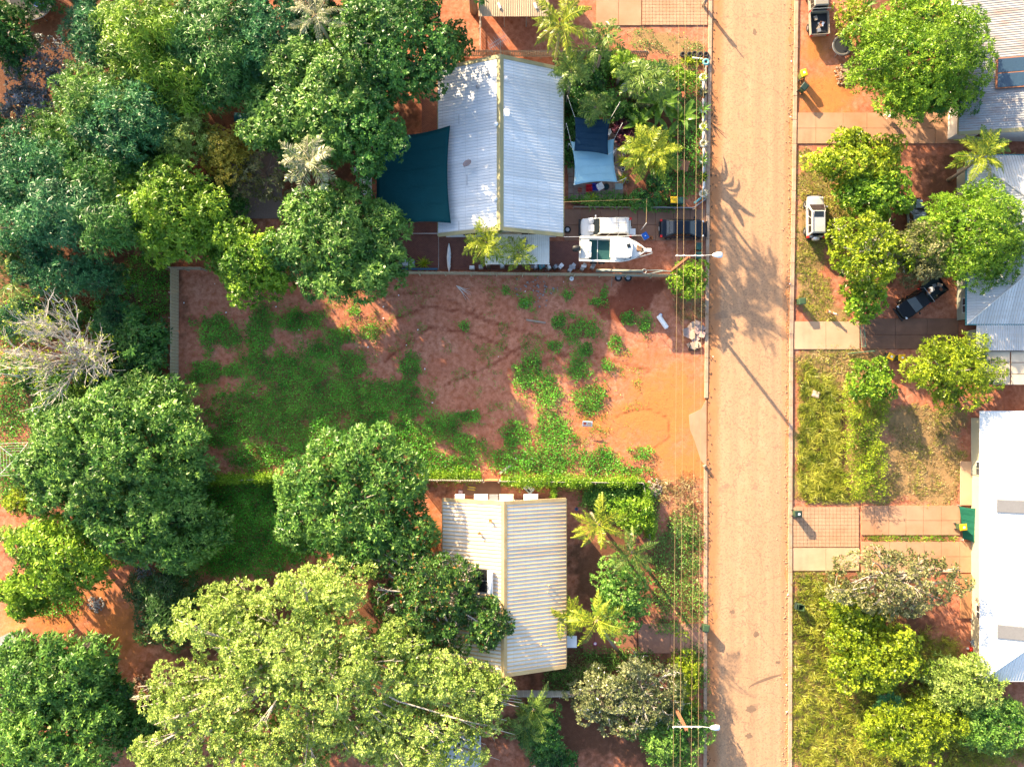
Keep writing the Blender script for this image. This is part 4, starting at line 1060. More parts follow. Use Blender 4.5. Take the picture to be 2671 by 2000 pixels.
# trees just beyond the top and left edges, whose shade falls into the picture
for i, (x, y, r_, h_) in enumerate(((-110, 40, 100, 9), (-120, 260, 100, 9), (60, -90, 100, 9), (250, -110, 90, 8.5), (460, -110, 90, 9), (660, -100, 90, 9), (880, -100, 90, 8.5), (-110, 470, 90, 8), (1010, -110, 80, 11.5), (1160, -150, 70, 8))):
    T('leafy_tree', ('tall tree beyond the left edge at the top', 'tall tree beyond the left edge, upper part', 'tall tree beyond the top left corner', 'tall tree beyond the top edge, left', 'tall tree beyond the top edge, second from the left', 'tall tree beyond the top edge above the bleached palm',
      'tree beyond the top edge above the glossy tree', 'tall tree beyond the left edge, lower part', 'tall tree beyond the top edge left of the tan roof', 'tree beyond the top edge above the tan roof')[i], x, y, r_, r_ * .9, h_, 'mango', 'deep', group=FOREST, density=.6)

for i, (x, y, rx_, ry_, h_, c_) in enumerate(((40, 690, 70, 40, 2.2, 'blue'), (30, 800, 46, 40, 1.8, 'mango'), (120, 830, 80, 40, 2.0, 'mango'), (240, 690, 50, 50, 2.2, 'blue'), (130, 690, 60, 40, 1.6, 'deep'), (215, 790, 50, 50, 2.0, 'deep'))):
    T('round_shrub', ('blue-green undergrowth at the left edge under the dark palm', 'green shrub at the left edge beside the bare tree', 'green undergrowth below the bare tree', 'blue-green shrub between the bare tree and the slat fence', 'low dark shrub behind the bare tree', 'dark shrub right of the bare tree trunk')[i], x, y, rx_, ry_, h_, 'fine', c_, cat='shrub')
# --- bare tree
def bare_tree():
    rng = rng_of('bare'); c = D(165, 765, 3.0); t = thing('bare_tree', 'bare white-branched tree with a few yellow-green leaves left of the slat fence', 'tree', (c.x, c.y, 0))
    tr = MB(); tr.tube([(0, 0, -.1), (.05, .1, 1.5), (0, 0, 3.0)], [.38, .3, .26], 9); tr.build('trunk', LEAF['dead'], t, smooth=True)
    tips = []
    tw = MB()
    def grow(mb, p, d, L, r, lev):
        pts = [p]; q = p.copy(); dd = d.copy(); n = 4
        for i in range(n):
            dd = (dd + Vector(rng.normal(0, .13, 3)) + Vector((0, 0, .10 if lev < 2 else .03))).normalized()
            q = q + dd * (L / n); pts.append(q.copy())
        mb.tube(pts, [max(.013, r * (1 - .7 * i / n)) for i in range(n + 1)], 6 if lev < 2 else 3)
        if lev == 3: tips.append(pts[-1]); return
        for _ in range((0, 9, 9, 5)[lev]):
            i = rng.integers(1, n + 1); s = pts[i]
            side = Vector(rng.normal(0, 1, 3)); side.z = side.z * .5 + .25
            nd = (dd * .9 + side.normalized() * .75).normalized()
            grow(tw if lev >= 1 else mb, s, nd, L * rng.uniform(.42, .68), r * .42, lev + 1)
    for i in range(13):
        a = i * 2 * math.pi / 13 + rng.normal(0, .15)
        up = rng.uniform(.25, .95)
        reach = rng.uniform(3.0, 4.4)
        lb = MB(); grow(lb, Vector((0, 0, rng.uniform(2.0, 3.0))), Vector((math.cos(a), math.sin(a) * .9, up)).normalized(), reach * 1.15, .14, 1)
        lb.build('limb', LEAF['dead'], t, smooth=True)
    tw.build('twigs', LEAF['dead'], t)
    tips = np.array([tuple(p) for p in tips]); sel = tips[rng.random(len(tips)) < .28]
    bp = np.repeat(sel, 9, 0); d = unit(rng.normal(0, 1, bp.shape) + [0, 0, .4]); N = len(bp)
    v, q = leaf_arrays(bp + rng.normal(0, .08, bp.shape), d, rng.uniform(.14, .24, N), rng.uniform(.06, .1, N), rng)
    link('crown', np_mesh('crown', v, q, LEAF['lime'], rng.uniform(.3, .9, N)), t)
bare_tree()

# --- palms
def frond_mesh(name, L, e0, curve, ll, col, nl=26, seed=0, wl=.06, lift=.15, hang=.35):
    rng = np.random.default_rng(seed)
    s = np.linspace(0, 1, 13); th = np.radians(e0) - np.radians(curve) * s ** 1.25
    ds = L / 12
    x = np.concatenate([[0], np.cumsum(np.cos(th[:-1]) * ds)]); z = np.concatenate([[0], np.cumsum(np.sin(th[:-1]) * ds)])
    y = .05 * L * np.sin(s * 2.2 + seed)
    y -= y[0]
    P3 = np.stack([x, y, z], 1)
    ts = np.linspace(.14, 1.0, nl)
    base = np.stack([np.interp(ts, s, P3[:, i]) for i in range(3)], 1)
    tg = np.stack([np.interp(ts, s, np.cos(th)), np.zeros(nl), np.interp(ts, s, np.sin(th))], 1)
    prof = np.sin(np.clip(ts * 1.08, 0, 1) * math.pi * .86 + .32) ** .8
    V = []; Q = []; R = []
    for sg in (-1, 1):
        d = tg * (.55 + .35 * ts[:, None]) + np.array([0, sg, 0]) * 1.0 + np.array([0, 0, lift]) + rng.normal(0, .16, (nl, 3))
        d = unit(d); ln = ll * prof * rng.uniform(.85, 1.1, nl)
        wv = unit(np.cross(d, np.array([0, 0, 1.0]) + rng.normal(0, .2, (nl, 3)))) * wl * .5
        midp = base + d * (ln * .5)[:, None]; tip = base + d * ln[:, None]; tip[:, 2] -= hang * ln
        b0 = len(V) * 0
        n0 = sum(len(a) for a in V)
        V.append(np.stack([base, midp + wv, tip, midp - wv], 1).reshape(-1, 3)); Q.append(np.arange(4 * nl).reshape(-1, 4) + n0)
        R.append(np.clip(rng.normal(.5, .2, nl), 0, 1))
    n0 = sum(len(a) for a in V)
    rw = np.linspace(.035, .008, 13)
    up = np.stack([-np.sin(th), np.zeros(13), np.cos(th)], 1)
    ring = np.concatenate([P3 + np.array([0, 1, 0]) * rw[:, None], P3 + up * rw[:, None] * .8, P3 - np.array([0, 1, 0]) * rw[:, None]])
    q = []
    for i in range(12):
        for a, b2 in ((0, 13), (13, 26)): q.append((n0 + a + i, n0 + a + i + 1, n0 + b2 + i + 1, n0 + b2 + i))
    V.append(ring); Q.append(np.array(q)); R.append(np.full(len(q), .85))
    return np_mesh(name, np.concatenate(V), np.concatenate(Q), LEAF[col], np.concatenate(R))
_fr = {}
def fronds(col, style):
    key = (col, style)
    if key not in _fr:
        prm = {'coco': (3.1, .62, 26, .085, .05, .35), 'cane': (2.2, .62, 18, .09, .2, .35), 'fan': (1.6, .62, 15, .09, .25, .35), 'fox': (2.4, .55, 28, .08, .3, .3)}[style]
        _fr[key] = [frond_mesh('frond', prm[0], e, cv, prm[1], col, prm[2], i, prm[3], prm[4], prm[5]) for i, (e, cv) in enumerate(((68, 75), (48, 85), (28, 75), (8, 60), (75, 100)))]
    return _fr[key]
def palm(label, px, py, h, col='palm', style='coco', n=16, size=1.0, base=None, tr=.14, name='palm_tree', stems=1, spread=0.0, dry=0):
    """px, py photo pixel of the crown heart at height h; base = photo pixel of the foot"""
    rng = rng_of(label); top = P(px, py, h)
    bs = P(*base) if base else Vector((top.x + rng.normal(0, .25), top.y + rng.normal(0, .25), 0))
    t = thing(name, label, 'palm', (bs.x, bs.y, 0))
    F = fronds(col, style)
    for s in range(stems):
        off = Vector((rng.normal(0, spread), rng.normal(0, spread), -abs(rng.normal(0, spread * .8)))) if s else Vector((0, 0, 0))
        e = Vector((top.x - bs.x, top.y - bs.y, h)) + off
        f0 = Vector((off.x * .5, off.y * .5, -.05))
        m1 = f0.lerp(e, .45) + Vector((e.x * -.12, e.y * -.12, 0))
        tb = MB(); tb.tube([f0, f0.lerp(m1, .5), m1, m1.lerp(e, .6), e], [tr * 1.35, tr * 1.1, tr, tr * .9, tr * .8], 9); tb.build('trunk', LEAF['ptrunk'], t, smooth=True)
        nn = int(n * (1.05 if style == 'coco' else 1.25)) if stems == 1 else max(6, n // 2)
        for i in range(nn):
            lv = i / nn
            me = F[min(4, int(lv * 4.2))] if lv < .93 else F[4]
            a = i * 2.39996 + rng.uniform(-.25, .25)
            o = link('frond', me, t, e + Vector((math.cos(a) * tr * .6, math.sin(a) * tr * .6, -.05 - .15 * lv)), (rng.normal(0, .22), rng.normal(0, .16), a))
            k_ = size * rng.uniform(.82, 1.12); o.scale = (k_, k_, k_)
        if style == 'coco':
            nb = MB()
            for i in range(6):
                a = i * 1.05; nb.lathe([(.01, -.12), (.09, -.07), (.11, 0), (.08, .08), (.01, .12)], 7, (e.x + .22 * math.cos(a), e.y + .22 * math.sin(a), e.z - .25))
            nb.build('coconuts', LEAF['dry'], t, smooth=True)
    return t
palm('bleached palm with silvery fronds at the top edge among dark trees', 821, 42, 11.5, 'palmgrey', 'coco', 15, .85)
palm('palm with glossy arching fronds left of the green shade sail', 808, 425, 8.5, 'palmgrey', 'cane', 15, 1.3)
palm('tall coconut palm over the corner of the galvanised roof beside the tan roof', 1462, 62, 8.0, 'gold', 'coco', 20, 1.0)
palm('fan-like palm right of the tall coconut palm', 1580, 92, 7.0, 'palm', 'fan', 16, 1.15, stems=2, spread=.5)
palm('clumping palm overhanging the right eave of the galvanised roof', 1492, 182, 6.5, 'palm', 'cane', 18, .9, stems=3, spread=.5)
palm('small palm beside the dark garden tubs', 1552, 278, 4.6, 'palm', 'fan', 16, 1.05, stems=2, spread=.3)
palm('feathery palm with a leaning trunk by the white flowering bush', 1690, 205, 7.4, 'palm', 'fan', 22, 1.3, base=(1655, 262), stems=3, spread=.6)
palm('small upright palm left of the leaning one', 1628, 165, 5.0, 'spring', 'fan', 12, .9)
palm('golden cane palm glowing in the sun in the front garden', 1705, 400, 5.8, 'gold', 'fox', 26, 1.1, stems=3, spread=.35)
palm('sunlit cane palm over the white lean-to', 1268, 632, 4.6, 'gold', 'cane', 17, 1.05, base=(1275, 700))
palm('smaller cane palm right of it over the lean-to', 1352, 658, 3.8, 'gold', 'cane', 13, .85, base=(1345, 695))
palm('tall coconut palm in front of the rusty-ribbed white roof', 1563, 1368, 6.0, 'gold', 'coco', 13, .95, base=(1540, 1335))
palm('dark-leaved coconut palm right of the tall one', 1648, 1440, 4.8, 'palm', 'coco', 14, .8, base=(1640, 1420))
palm('coconut palm leaning over the driveway of the lower house', 1557, 1617, 6.0, 'gold', 'coco', 11, .95, base=(1610, 1695))
palm('low golden cane palm at the eave of the lower house', 1488, 1610, 3.2, 'gold', 'cane', 14, .9, stems=3, spread=.45)
palm('foxtail palm between the two right hand houses', 2560, 410, 5.0, 'gold', 'fox', 13, 1.15)
palm('second foxtail palm crown above the dark driveway palm', 2575, 375, 4.2, 'palm', 'fox', 9, .9)
palm('dark palm in the shade beside the corrugated white fence', 1392, 1850, 4.2, 'palm', 'coco', 15, .8)
palm('dark palm in the lower shaded garden', 1372, 1905, 3.6, 'palm', 'cane', 15, 1.1, stems=2, spread=.4)
palm('dark palm cut by the left edge above the bare tree', 30, 735, 5.0, 'palm', 'coco', 14, .95)
palm('young fan palm hidden under the yellow-green tree at the right', 2320, 1830, 1.8, 'blue', 'fan', 12, .9)
palm('small palm in the garden bed by the slab fence', 1470, 205, 2.6, 'palm', 'fan', 12, .9)

# --- banana plants and spiky plants
def blade_mesh(name, L, W, e0, curve, col, seed):
    rng = np.random.default_rng(seed); n = 9
    s = np.linspace(0, 1, n); th = np.radians(e0) - np.radians(curve) * s
    x = np.concatenate([[0], np.cumsum(np.cos(th[:-1]) * L / (n - 1))]); z = np.concatenate([[0], np.cumsum(np.sin(th[:-1]) * L / (n - 1))])
    w = W * np.sin(np.clip(s * .92 + .1, 0, 1) * math.pi) ** .6; w[0] = .03
    w = w * (1 + rng.normal(0, .06, n))
    V = np.concatenate([np.stack([x, -w / 2, z + w * .18], 1), np.stack([x, np.zeros(n), z], 1), np.stack([x, w / 2, z + w * .18], 1)])
    q = [(a + i, a + i + 1, a + n + i + 1, a + n + i) for a in (0, n) for i in range(n - 1)]
    return np_mesh(name, V, np.array(q), LEAF[col], rng.uniform(.3, .9, len(q)))
_bl = [blade_mesh('leaf', 2.3, .55, e, c_, 'banana', i) for i, (e, c_) in enumerate(((70, 70), (50, 80), (32, 70), (15, 50)))]
def banana(label, px, py, h, n=12, size=1.0):
    rng = rng_of(label); c = P(px, py, h); t = thing('banana_plant', label, 'plant', (c.x, c.y, 0))
    tb = MB(); tb.tube([(0, 0, -.05), (.03, 0, h * .5), (0, 0, h)], [.16, .13, .09], 9); tb.build('stem', mat('banana_stem', (.18, .22, .07), .6), t, smooth=True)
    for i in range(n):
        a = i * 2.39996 + rng.normal(0, .2); k_ = size * rng.uniform(.8, 1.1)
        link('leaf', _bl[min(3, int(4 * i / n))], t, (0, 0, h - .1 * i / n), (rng.normal(0, .1), 0, a), (k_, k_, k_))
banana('banana plant with broad glossy leaves in the middle of the front garden', 1720, 270, 2.6, 14, 1.1)
banana('banana plant left of the middle one', 1665, 325, 1.2, 12, 1.0)
banana('banana plant right of the middle one near the wires', 1775, 310, 2.4, 12, .95)
banana('banana plant at the foot of the golden cane palm', 1740, 355, 1.0, 10, .85)
_sp = [blade_mesh('leaf', .75, .075, e, c_, 'palmgrey', 20 + i) for i, (e, c_) in enumerate(((75, 40), (50, 55), (28, 50)))]
_sg = [blade_mesh('leaf', .8, .09, e, c_, 'lime', 30 + i) for i, (e, c_) in enumerate(((75, 40), (50, 55), (28, 50)))]
_sd = [blade_mesh('leaf', .9, .10, e, c_, 'mango', 40 + i) for i, (e, c_) in enumerate(((75, 40), (50, 55), (28, 50)))]
def spiky(label, px, py, z0=0.0, size=1.0, n=16, kind=_sp, group=None, name='spiky_plant'):
    rng = rng_of(label + str(px)); c = P(px, py, z0); t = thing(name, label, 'plant', c, rng.uniform(0, 6), group)
    for i in range(n):
        k_ = size * rng.uniform(.8, 1.15)
        link('leaf', kind[min(2, int(3 * i / n))], t, (0, 0, 0), (rng.normal(0, .1), 0, i * 2.39996), (k_, k_, k_))
    return t
for i, (x, y) in enumerate(((1462, 520), (1625, 372), (1622, 420), (1625, 466), (1545, 520))):
    spiky(('yellow-green spiky plant at the right eave corner of the galvanised house', 'uppermost spiky plant in the pot row right of the sails', 'middle spiky plant in the pot row right of the sails', 'lowest spiky plant in the pot row right of the sails', 'yellow-green spiky plant in the hedge bed below the tubs')[i], x, y, 0, 1.0, 18, _sg)
spiky('yellow spiky bush on the brick patio below the green shade sail', 1106, 688, .1, 1.2, 22, _sg)
for i in range(9):
    x = 1530 + i * 13.5
    spiky(('first', 'second', 'third', 'fourth', 'fifth', 'sixth', 'seventh', 'eighth', 'last')[i] + ' dark strappy plant from the left in the hedge bed above the white wagon', x, 527 + (i % 2) * 4, .1, 1.0, 16, _sd, 'strappy hedge plants above the white wagon')
spiky('tall spiky yucca at the top right beside the trampoline', 2255, 20, .3, 1.5, 20, _sd)

# --- ground cover: uncountable leaves and blades
def cover(name, label, blobs, dens, mat_key, size=(.06, .12), hgt=(.02, .16), kind='leaf', wobble=.6, thr=0.0, seed='', patch=0.0, lean=0.5, wd=.55, cat='grass', clear=None):
    rng = rng_of(label + seed)
    x0 = min(b[0] - b[2] for b in blobs); x1 = max(b[0] + b[2] for b in blobs); y0 = min(b[1] - b[3] for b in blobs); y1 = max(b[1] + b[3] for b in blobs)
    A = (x1 - x0) * (y1 - y0) * (OV / PXM) ** 2
    N = int(A * dens * .62)
    x = rng.uniform(x0, x1, N); y = rng.uniform(y0, y1, N)
    wx = (x * OV - NX) / PXM; wy = (NY - y * OV) / PXM
    nz = (fbm(wx * .5, wy * .5) - .5) * 1.1 + (fbm(wx * 1.7 + 40, wy * 1.7) - .5) * .8
    nz = nz + (fbm(wx * 5.1 + 11, wy * 5.1 + 3, 3) - .5) * .9
    fld = blobfield(x, y, blobs) + nz * wobble
    pr = np.clip((fld - thr) * 2.6 + .30, 0, 1) ** 1.5
    if patch: pr = pr * np.clip((fbm(wx * .9 + 7, wy * .9) - patch) * 9, 0, 1)
    if clear is not None: pr = pr * ~clear(x, y)
    keep = rng.random(N) < pr
    wx, wy, nz = wx[keep], wy[keep], nz[keep]; N = len(wx)
    tone = (fbm(wx * .8 + 90, wy * .8) - .5) * 1.2
    lump = fbm(wx * 1.1 + 3, wy * 1.1)
    if kind == 'leaf':
        z = -.02 + rng.uniform(hgt[0], hgt[1], N) * (.35 + 1.3 * lump)
        d = unit(np.stack([rng.normal(0, 1, N), rng.normal(0, 1, N), rng.uniform(-.1, .7, N)], 1)); ln = 1.25 * rng.uniform(size[0], size[1], N)
        v, q = leaf_arrays(np.stack([wx, wy, z], 1), d, ln, ln * wd, rng, .5)
    else:
        az = rng.uniform(0, 6.28, N) ; tl = rng.uniform(.3, 1.0, N) * lean + .1
        cl = fbm(wx * 2.2 + 11, wy * 2.2 + 5) * 12; az = az * .35 + cl
        d = unit(np.stack([np.cos(az) * tl, np.sin(az) * tl, np.ones(N)], 1)); ln = rng.uniform(hgt[0], hgt[1], N) * (.45 + 1.1 * lump)
        v, q = leaf_arrays(np.stack([wx, wy, np.full(N, -.05)], 1), d, ln, rng.uniform(size[0], size[1], N), rng, .8, .3)
        v = v.reshape(-1, 4, 3); w_ = v[:, 1] - v[:, 3]; v[:, 2, :2] += (v[:, 2, :2] - v[:, 0, :2]) * .6; v = v.reshape(-1, 3)
    rnd = np.clip(.45 + tone * .6 + (lump - .5) * .5 + rng.normal(0, .22, N), 0, .97)
    return tag(link(name, np_mesh(name, v, q, LEAF[mat_key], rnd)), label, cat, kind='stuff')
LEAF['lawn'] = leafmat('creeping_weed_leaf', (.024, .170, .010), (.070, .360, .020), (.170, .500, .035), .3)
LEAF['straw'] = leafmat('dry_grass_blade', (.17, .14, .035), (.34, .28, .08), (.52, .43, .18), .35)
LEAF['tallg'] = leafmat('tall_grass_blade', (.095, .165, .008), (.240, .320, .016), (.480, .490, .06), .4)
cover('creeping_weeds', 'green creeping weeds in patches over the red vacant lot', LOT_GREEN, 330, 'lawn', (.075, .15), (.02, .34), wobble=1.15)
cover('sparse_weeds', 'thin scattered weeds on the red vacant lot', [(760, 820, 380, 230), (1150, 820, 270, 240)], 170, 'lawn', (.05, .11), (.0, .06), patch=.56, wobble=.2)
cover('creeper', 'dense green creeper covering the back yard of the lower house', YARD2_GREEN, 330, 'lawn', (.09, .18), (.05, .45))
cover('grass', 'green grass patches in the left block', LEFT_GREEN, 170, 'lawn', (.09, .18), (.03, .3))
cover('weeds', 'green weeds in the front yard of the lower house', FRONT2_GREEN, 170, 'mango', (.09, .18), (.03, .4))
cover('garden_grass', 'green lawn and groundcover in the front garden of the galvanised house', GARDEN1_GREEN, 170, 'lawn', (.08, .16), (.02, .25))
cover('weeds', 'low weeds on the red verge at the top', TOPWEED, 150, 'mango', (.07, .15), (.02, .14), patch=.40)
cover('verge_grass', 'short patchy grass on the right verge around the silver car', VERGE, 380, 'tallg', (.025, .05), (.06, .2), 'blade', patch=.30, lean=1.3)
cover('dry_lawn', 'dry straw-coloured lawn in front of the white hip roofed house', DRYLAWN, 200, 'straw', (.03, .06), (.07, .2), 'blade', patch=.30, lean=1.4)
cover('grass_tufts', 'green tufts in the dry lawn', DRYLAWN, 150, 'tallg', (.03, .06), (.07, .22), 'blade', patch=.46, lean=1.3)
DRV = lambda x, y: ((x > 1700) & (x < 2060) & (y > 1088) & (y < 1236)) | (x < 1712)
cover('tall_grass', 'tall yellow-green grass strip nearest the kerb left of the dry lawn', [(1742, 900, 22, 110), (1745, 1020, 26, 70), (1740, 820, 24, 40)], 520, 'tallg', (.025, .05), (.25, .7), 'blade', lean=.9, clear=DRV)
cover('tall_grass', 'middle tall grass strip left of the dry lawn', [(1790, 930, 26, 120), (1795, 1040, 34, 44), (1785, 850, 26, 50)], 520, 'tallg', (.025, .05), (.3, .85), 'blade', lean=.9, clear=DRV)
cover('leafy_thicket', 'dense leafy thicket along the edge of the dry lawn', [(1858, 930, 46, 110), (1862, 1020, 46, 60), (1880, 870, 34, 50), (1835, 870, 26, 50)], 420, 'lime', (.08, .17), (.5, 1.25), 'leaf', cat='thicket', clear=DRV)
cover('kerb_grass', 'ragged green grass along the top of the square pavers', [(1790, 1072, 80, 16)], 500, 'tallg', (.025, .05), (.12, .35), 'blade', lean=.9, wobble=.4)
cover('tall_grass', 'long yellow-green grass along the lower right verge', TALL2, 340, 'tallg', (.025, .055), (.2, .65), 'blade', lean=.9, clear=DRV)
cover('strip_grass', 'green grass strip between the two rows of driveway slabs', [(1960, 1162, 100, 7), (1900, 1162, 40, 7), (2030, 1162, 40, 8)], 380, 'spring', (.03, .06), (.1, .3), 'blade', wobble=.2, lean=.9)
cover('dry_tufts', 'dry straw tufts on the verge below the lamp pole', [(1490, 660, 34, 40), (1480, 1060, 36, 40), (1480, 1110, 40, 60), (1430, 1060, 30, 30), (1240, 1450, 60, 30), (1500, 1180, 14, 80)], 230, 'straw', (.03, .06), (.12, .5), 'blade', lean=1.0)
cover('fallen_leaves', 'grey-brown fallen leaves under the trees of the left block', [(230, 500, 60, 60), (500, 400, 70, 70), (160, 680, 160, 60), (270, 640, 60, 60), (60, 260, 80, 60)], 60, 'pale', (.10, .2), (.0, .05), wobble=.5, cat='leaves')
# ------------------------------------------------------------------ fences
FENCE = mat('cream_fence_sheet', (.40, .36, .25), .8, var=.2, scale=2, dirt=(.24, .15, .09), dirt_amt=.5)
FENCEW = mat('white_fence_sheet', (.42, .39, .32), .75, var=.15, scale=2, dirt=(.35, .26, .18), dirt_amt=.4)
def fence(label, a, b, h, m, w=.28, gap=.025, th=.03, rail=True, cat='fence', lean=.012, slat='slat', capm=None):
    """upright slats from photo pixel a to photo pixel b (feet)"""
    pa, pb = P(*a), P(*b); d = pb - pa; L = d.length; ang = math.atan2(d.y, d.x)
    t = thing('fence', label, cat, pa, ang)
    n = max(1, int(L / (w + gap))); st = L / n
    q = MB(); q.box((0, 0, h / 2), (st - gap, th, h)); me = q.mesh(slat, m)
    r = random.Random(label)
    for i in range(n):
        link(slat, me, t, ((i + .5) * st, 0, r.uniform(-.03, .0)), (r.uniform(-lean, lean), 0, r.uniform(-.03, .03)))
    if rail:
        for zz in (h * .25, h * .88):
            q = MB(); q.box((L / 2, -.06, zz), (L, .05, .07)); q.build('rail', capm or TIMBER, t)
    k = int(L / 2.6) + 1
    q = MB(); q.box((0, 0, h * .5), (.08, .08, h)); pm = q.mesh('post', capm or TIMBER)
    for i in range(k + 1): link('post', pm, t, (L * i / k, -.14, 0))
    return t
fence('long cream slat fence along the left side of the vacant lot', (466, 704), (465, 1092), 1.75, FENCE, .28, .03, capm=FENCE)
fence('cream slat fence between the brick patio and the vacant lot', (1030, 714), (1762, 722), 1.5, FENCE, .23, .03, capm=FENCE)
fence('short cream slat fence at the upper left corner of the lot', (448, 703), (540, 704), 1.5, FENCE, .28)
fence('creeper-covered fence between the vacant lot and the lower yard', (520, 1246), (760, 1246), 1.6, FENCEW, .28)
fence('pale slatted fence in front of the lower house', (1085, 1247), (1262, 1249), 1.55, FENCEW, .1, .07)
fence('brown panel gate in the pale fence of the lower house', (1264, 1249), (1300, 1249), 1.5, mat('orange_panel', (.42, .22, .09), .7), .6, .02)
fence('creeper-topped fence right of the brown gate', (1302, 1250), (1672, 1254), 1.6, FENCEW, .28)
fence('creeper-covered return fence beside the front yard of the lower house', (1674, 1258), (1690, 1400), 1.4, FENCEW, .28)
fence('old fence under the shaded mango between the lower yards', (462, 1355), (460, 1470), 1.5, FENCEW, .28)
fence('corrugated white fence below the lower house', (1335, 1800), (1640, 1800), 1.55, ROOFW, .19, .01, slat='sheet_rib')
fence('thin rail fence crossing the left block to the slat fence', (-40, 991), (442, 995), 1.1, WHITEM, .06, .25)
fence('paling fence between the tan roofed house and the galvanised house', (1205, 148), (1685, 150), 1.4, TIMBER, .12, .05)
fence('white post fence from the tan roof to the paling fence', (1254, 42), (1254, 135), 1.2, WHITEM, .12, .2)
fence('low fence beside the bare red path at the lower left', (300, 1812), (400, 1812), 1.3, FENCEW, .28)
fence('low timber edge of the front garden above the driveway', (1495, 541), (1662, 543), .35, TIMBER, .6, .01, .08, rail=False)
fence('low grey rail wall of the front garden right of the hedge bed', (1664, 543), (1805, 545), .5, METAL, .6, .01, .08, rail=False)
fence('curved corner of the low garden wall at the kerb', (1806, 545), (1838, 522), .5, METAL, .3, .01, .08, rail=False)
fence('low wall of the front garden along the kerb', (1839, 172), (1838, 520), .4, mat('garden_wall', (.38, .30, .24), .9, scale=3), .55, .01, .12, rail=False)
# sliding mesh gates at the dark driveway
def mesh_gate(label, a, b, h=1.1):
    pa, pb = P(*a), P(*b); d = pb - pa; L = d.length
    t = thing('mesh_gate', label, 'gate', pa, math.atan2(d.y, d.x))
    q = MB()
    for p1, p2 in (((0, 0, .05), (L, 0, .05)), ((0, 0, h), (L, 0, h)), ((0, 0, 0), (0, 0, h)), ((L, 0, 0), (L, 0, h))): q.tube([p1, p2], .025)
    q.build('gate_frame', mat('green_gate', (.08, .22, .15), .5), t)
    q = MB(); s = .16
    for i in range(int((L + h) / s)):
        x = i * s
        q.tube([(max(0, x - h), 0, min(h, x)), (min(x, L), 0, max(0, x - L))], .006, 4); q.tube([(max(0, L - x), 0, max(0, x - L)), (min(L, L - x + h), 0, min(h, x))], .006, 4)
    q.build('wire_mesh', METAL, t)
mesh_gate('open green mesh gate above the two yellow-lidded bins', (2212, 922), (2268, 917))
mesh_gate('open mesh gate at the top corner of the dark driveway', (2222, 832), (2290, 820))
mesh_gate('narrow steel gate lying across the pale driveway', (2243, 850), (2247, 905), .9)

# ------------------------------------------------------------------ creepers over the fences
def creeper(label, a, b, h, w, dens=420, col='spring'):
    rng = rng_of(label); pa, pb = P(*a), P(*b); d = pb - pa; L = d.length; N = int(L * dens * (h + w))
    t = rng.random(N); q = fbm(t * L * .9 + 5, np.zeros(N)); up = rng.random(N) ** .6
    ext = w * (.4 + 1.1 * q) * (.35 + .65 * (1 - up))
    side = np.array([-d.y, d.x]) / L
    o = rng.normal(0, .5, N) * ext
    p = np.stack([pa.x + d.x * t + side[0] * o, pa.y + d.y * t + side[1] * o, h * (.55 + .8 * q) * up + .05], 1)
    dr_ = unit(rng.normal(0, 1, (N, 3)) + [0, 0, .4]); ln = rng.uniform(.1, .2, N)
    v, qd = leaf_arrays(p, dr_, ln, ln * .6, rng)
    return tag(link('creeper', np_mesh('creeper', v, qd, LEAF[col], np.clip(rng.normal(.5, .2, N), 0, 1))), label, 'creeper', kind='stuff')
creeper('green creeper over the fence below the weedy part of the lot', (515, 1246), (735, 1246), 1.75, .8)
creeper('creeper on the lot side of the fence right of the mango', (1095, 1240), (1255, 1240), .9, 1.0)
creeper('creeper over the fence right of the brown gate', (1308, 1251), (1675, 1256), 1.7, 1.0)
creeper('creeper over the return fence of the lower front yard', (1676, 1258), (1695, 1400), 1.6, 1.0)
creeper('dark creeper hedge inside the lower front yard', (1520, 1290), (1680, 1292), 1.2, 2.4, 260, 'mango')
creeper('creeper on the old fence under the shaded mango', (461, 1380), (459, 1500), 1.4, .8, 420, 'lawn')
creeper('leafy hedge along the lower front fence', (1440, 1255), (1444, 1300), 1.5, .5, 420)

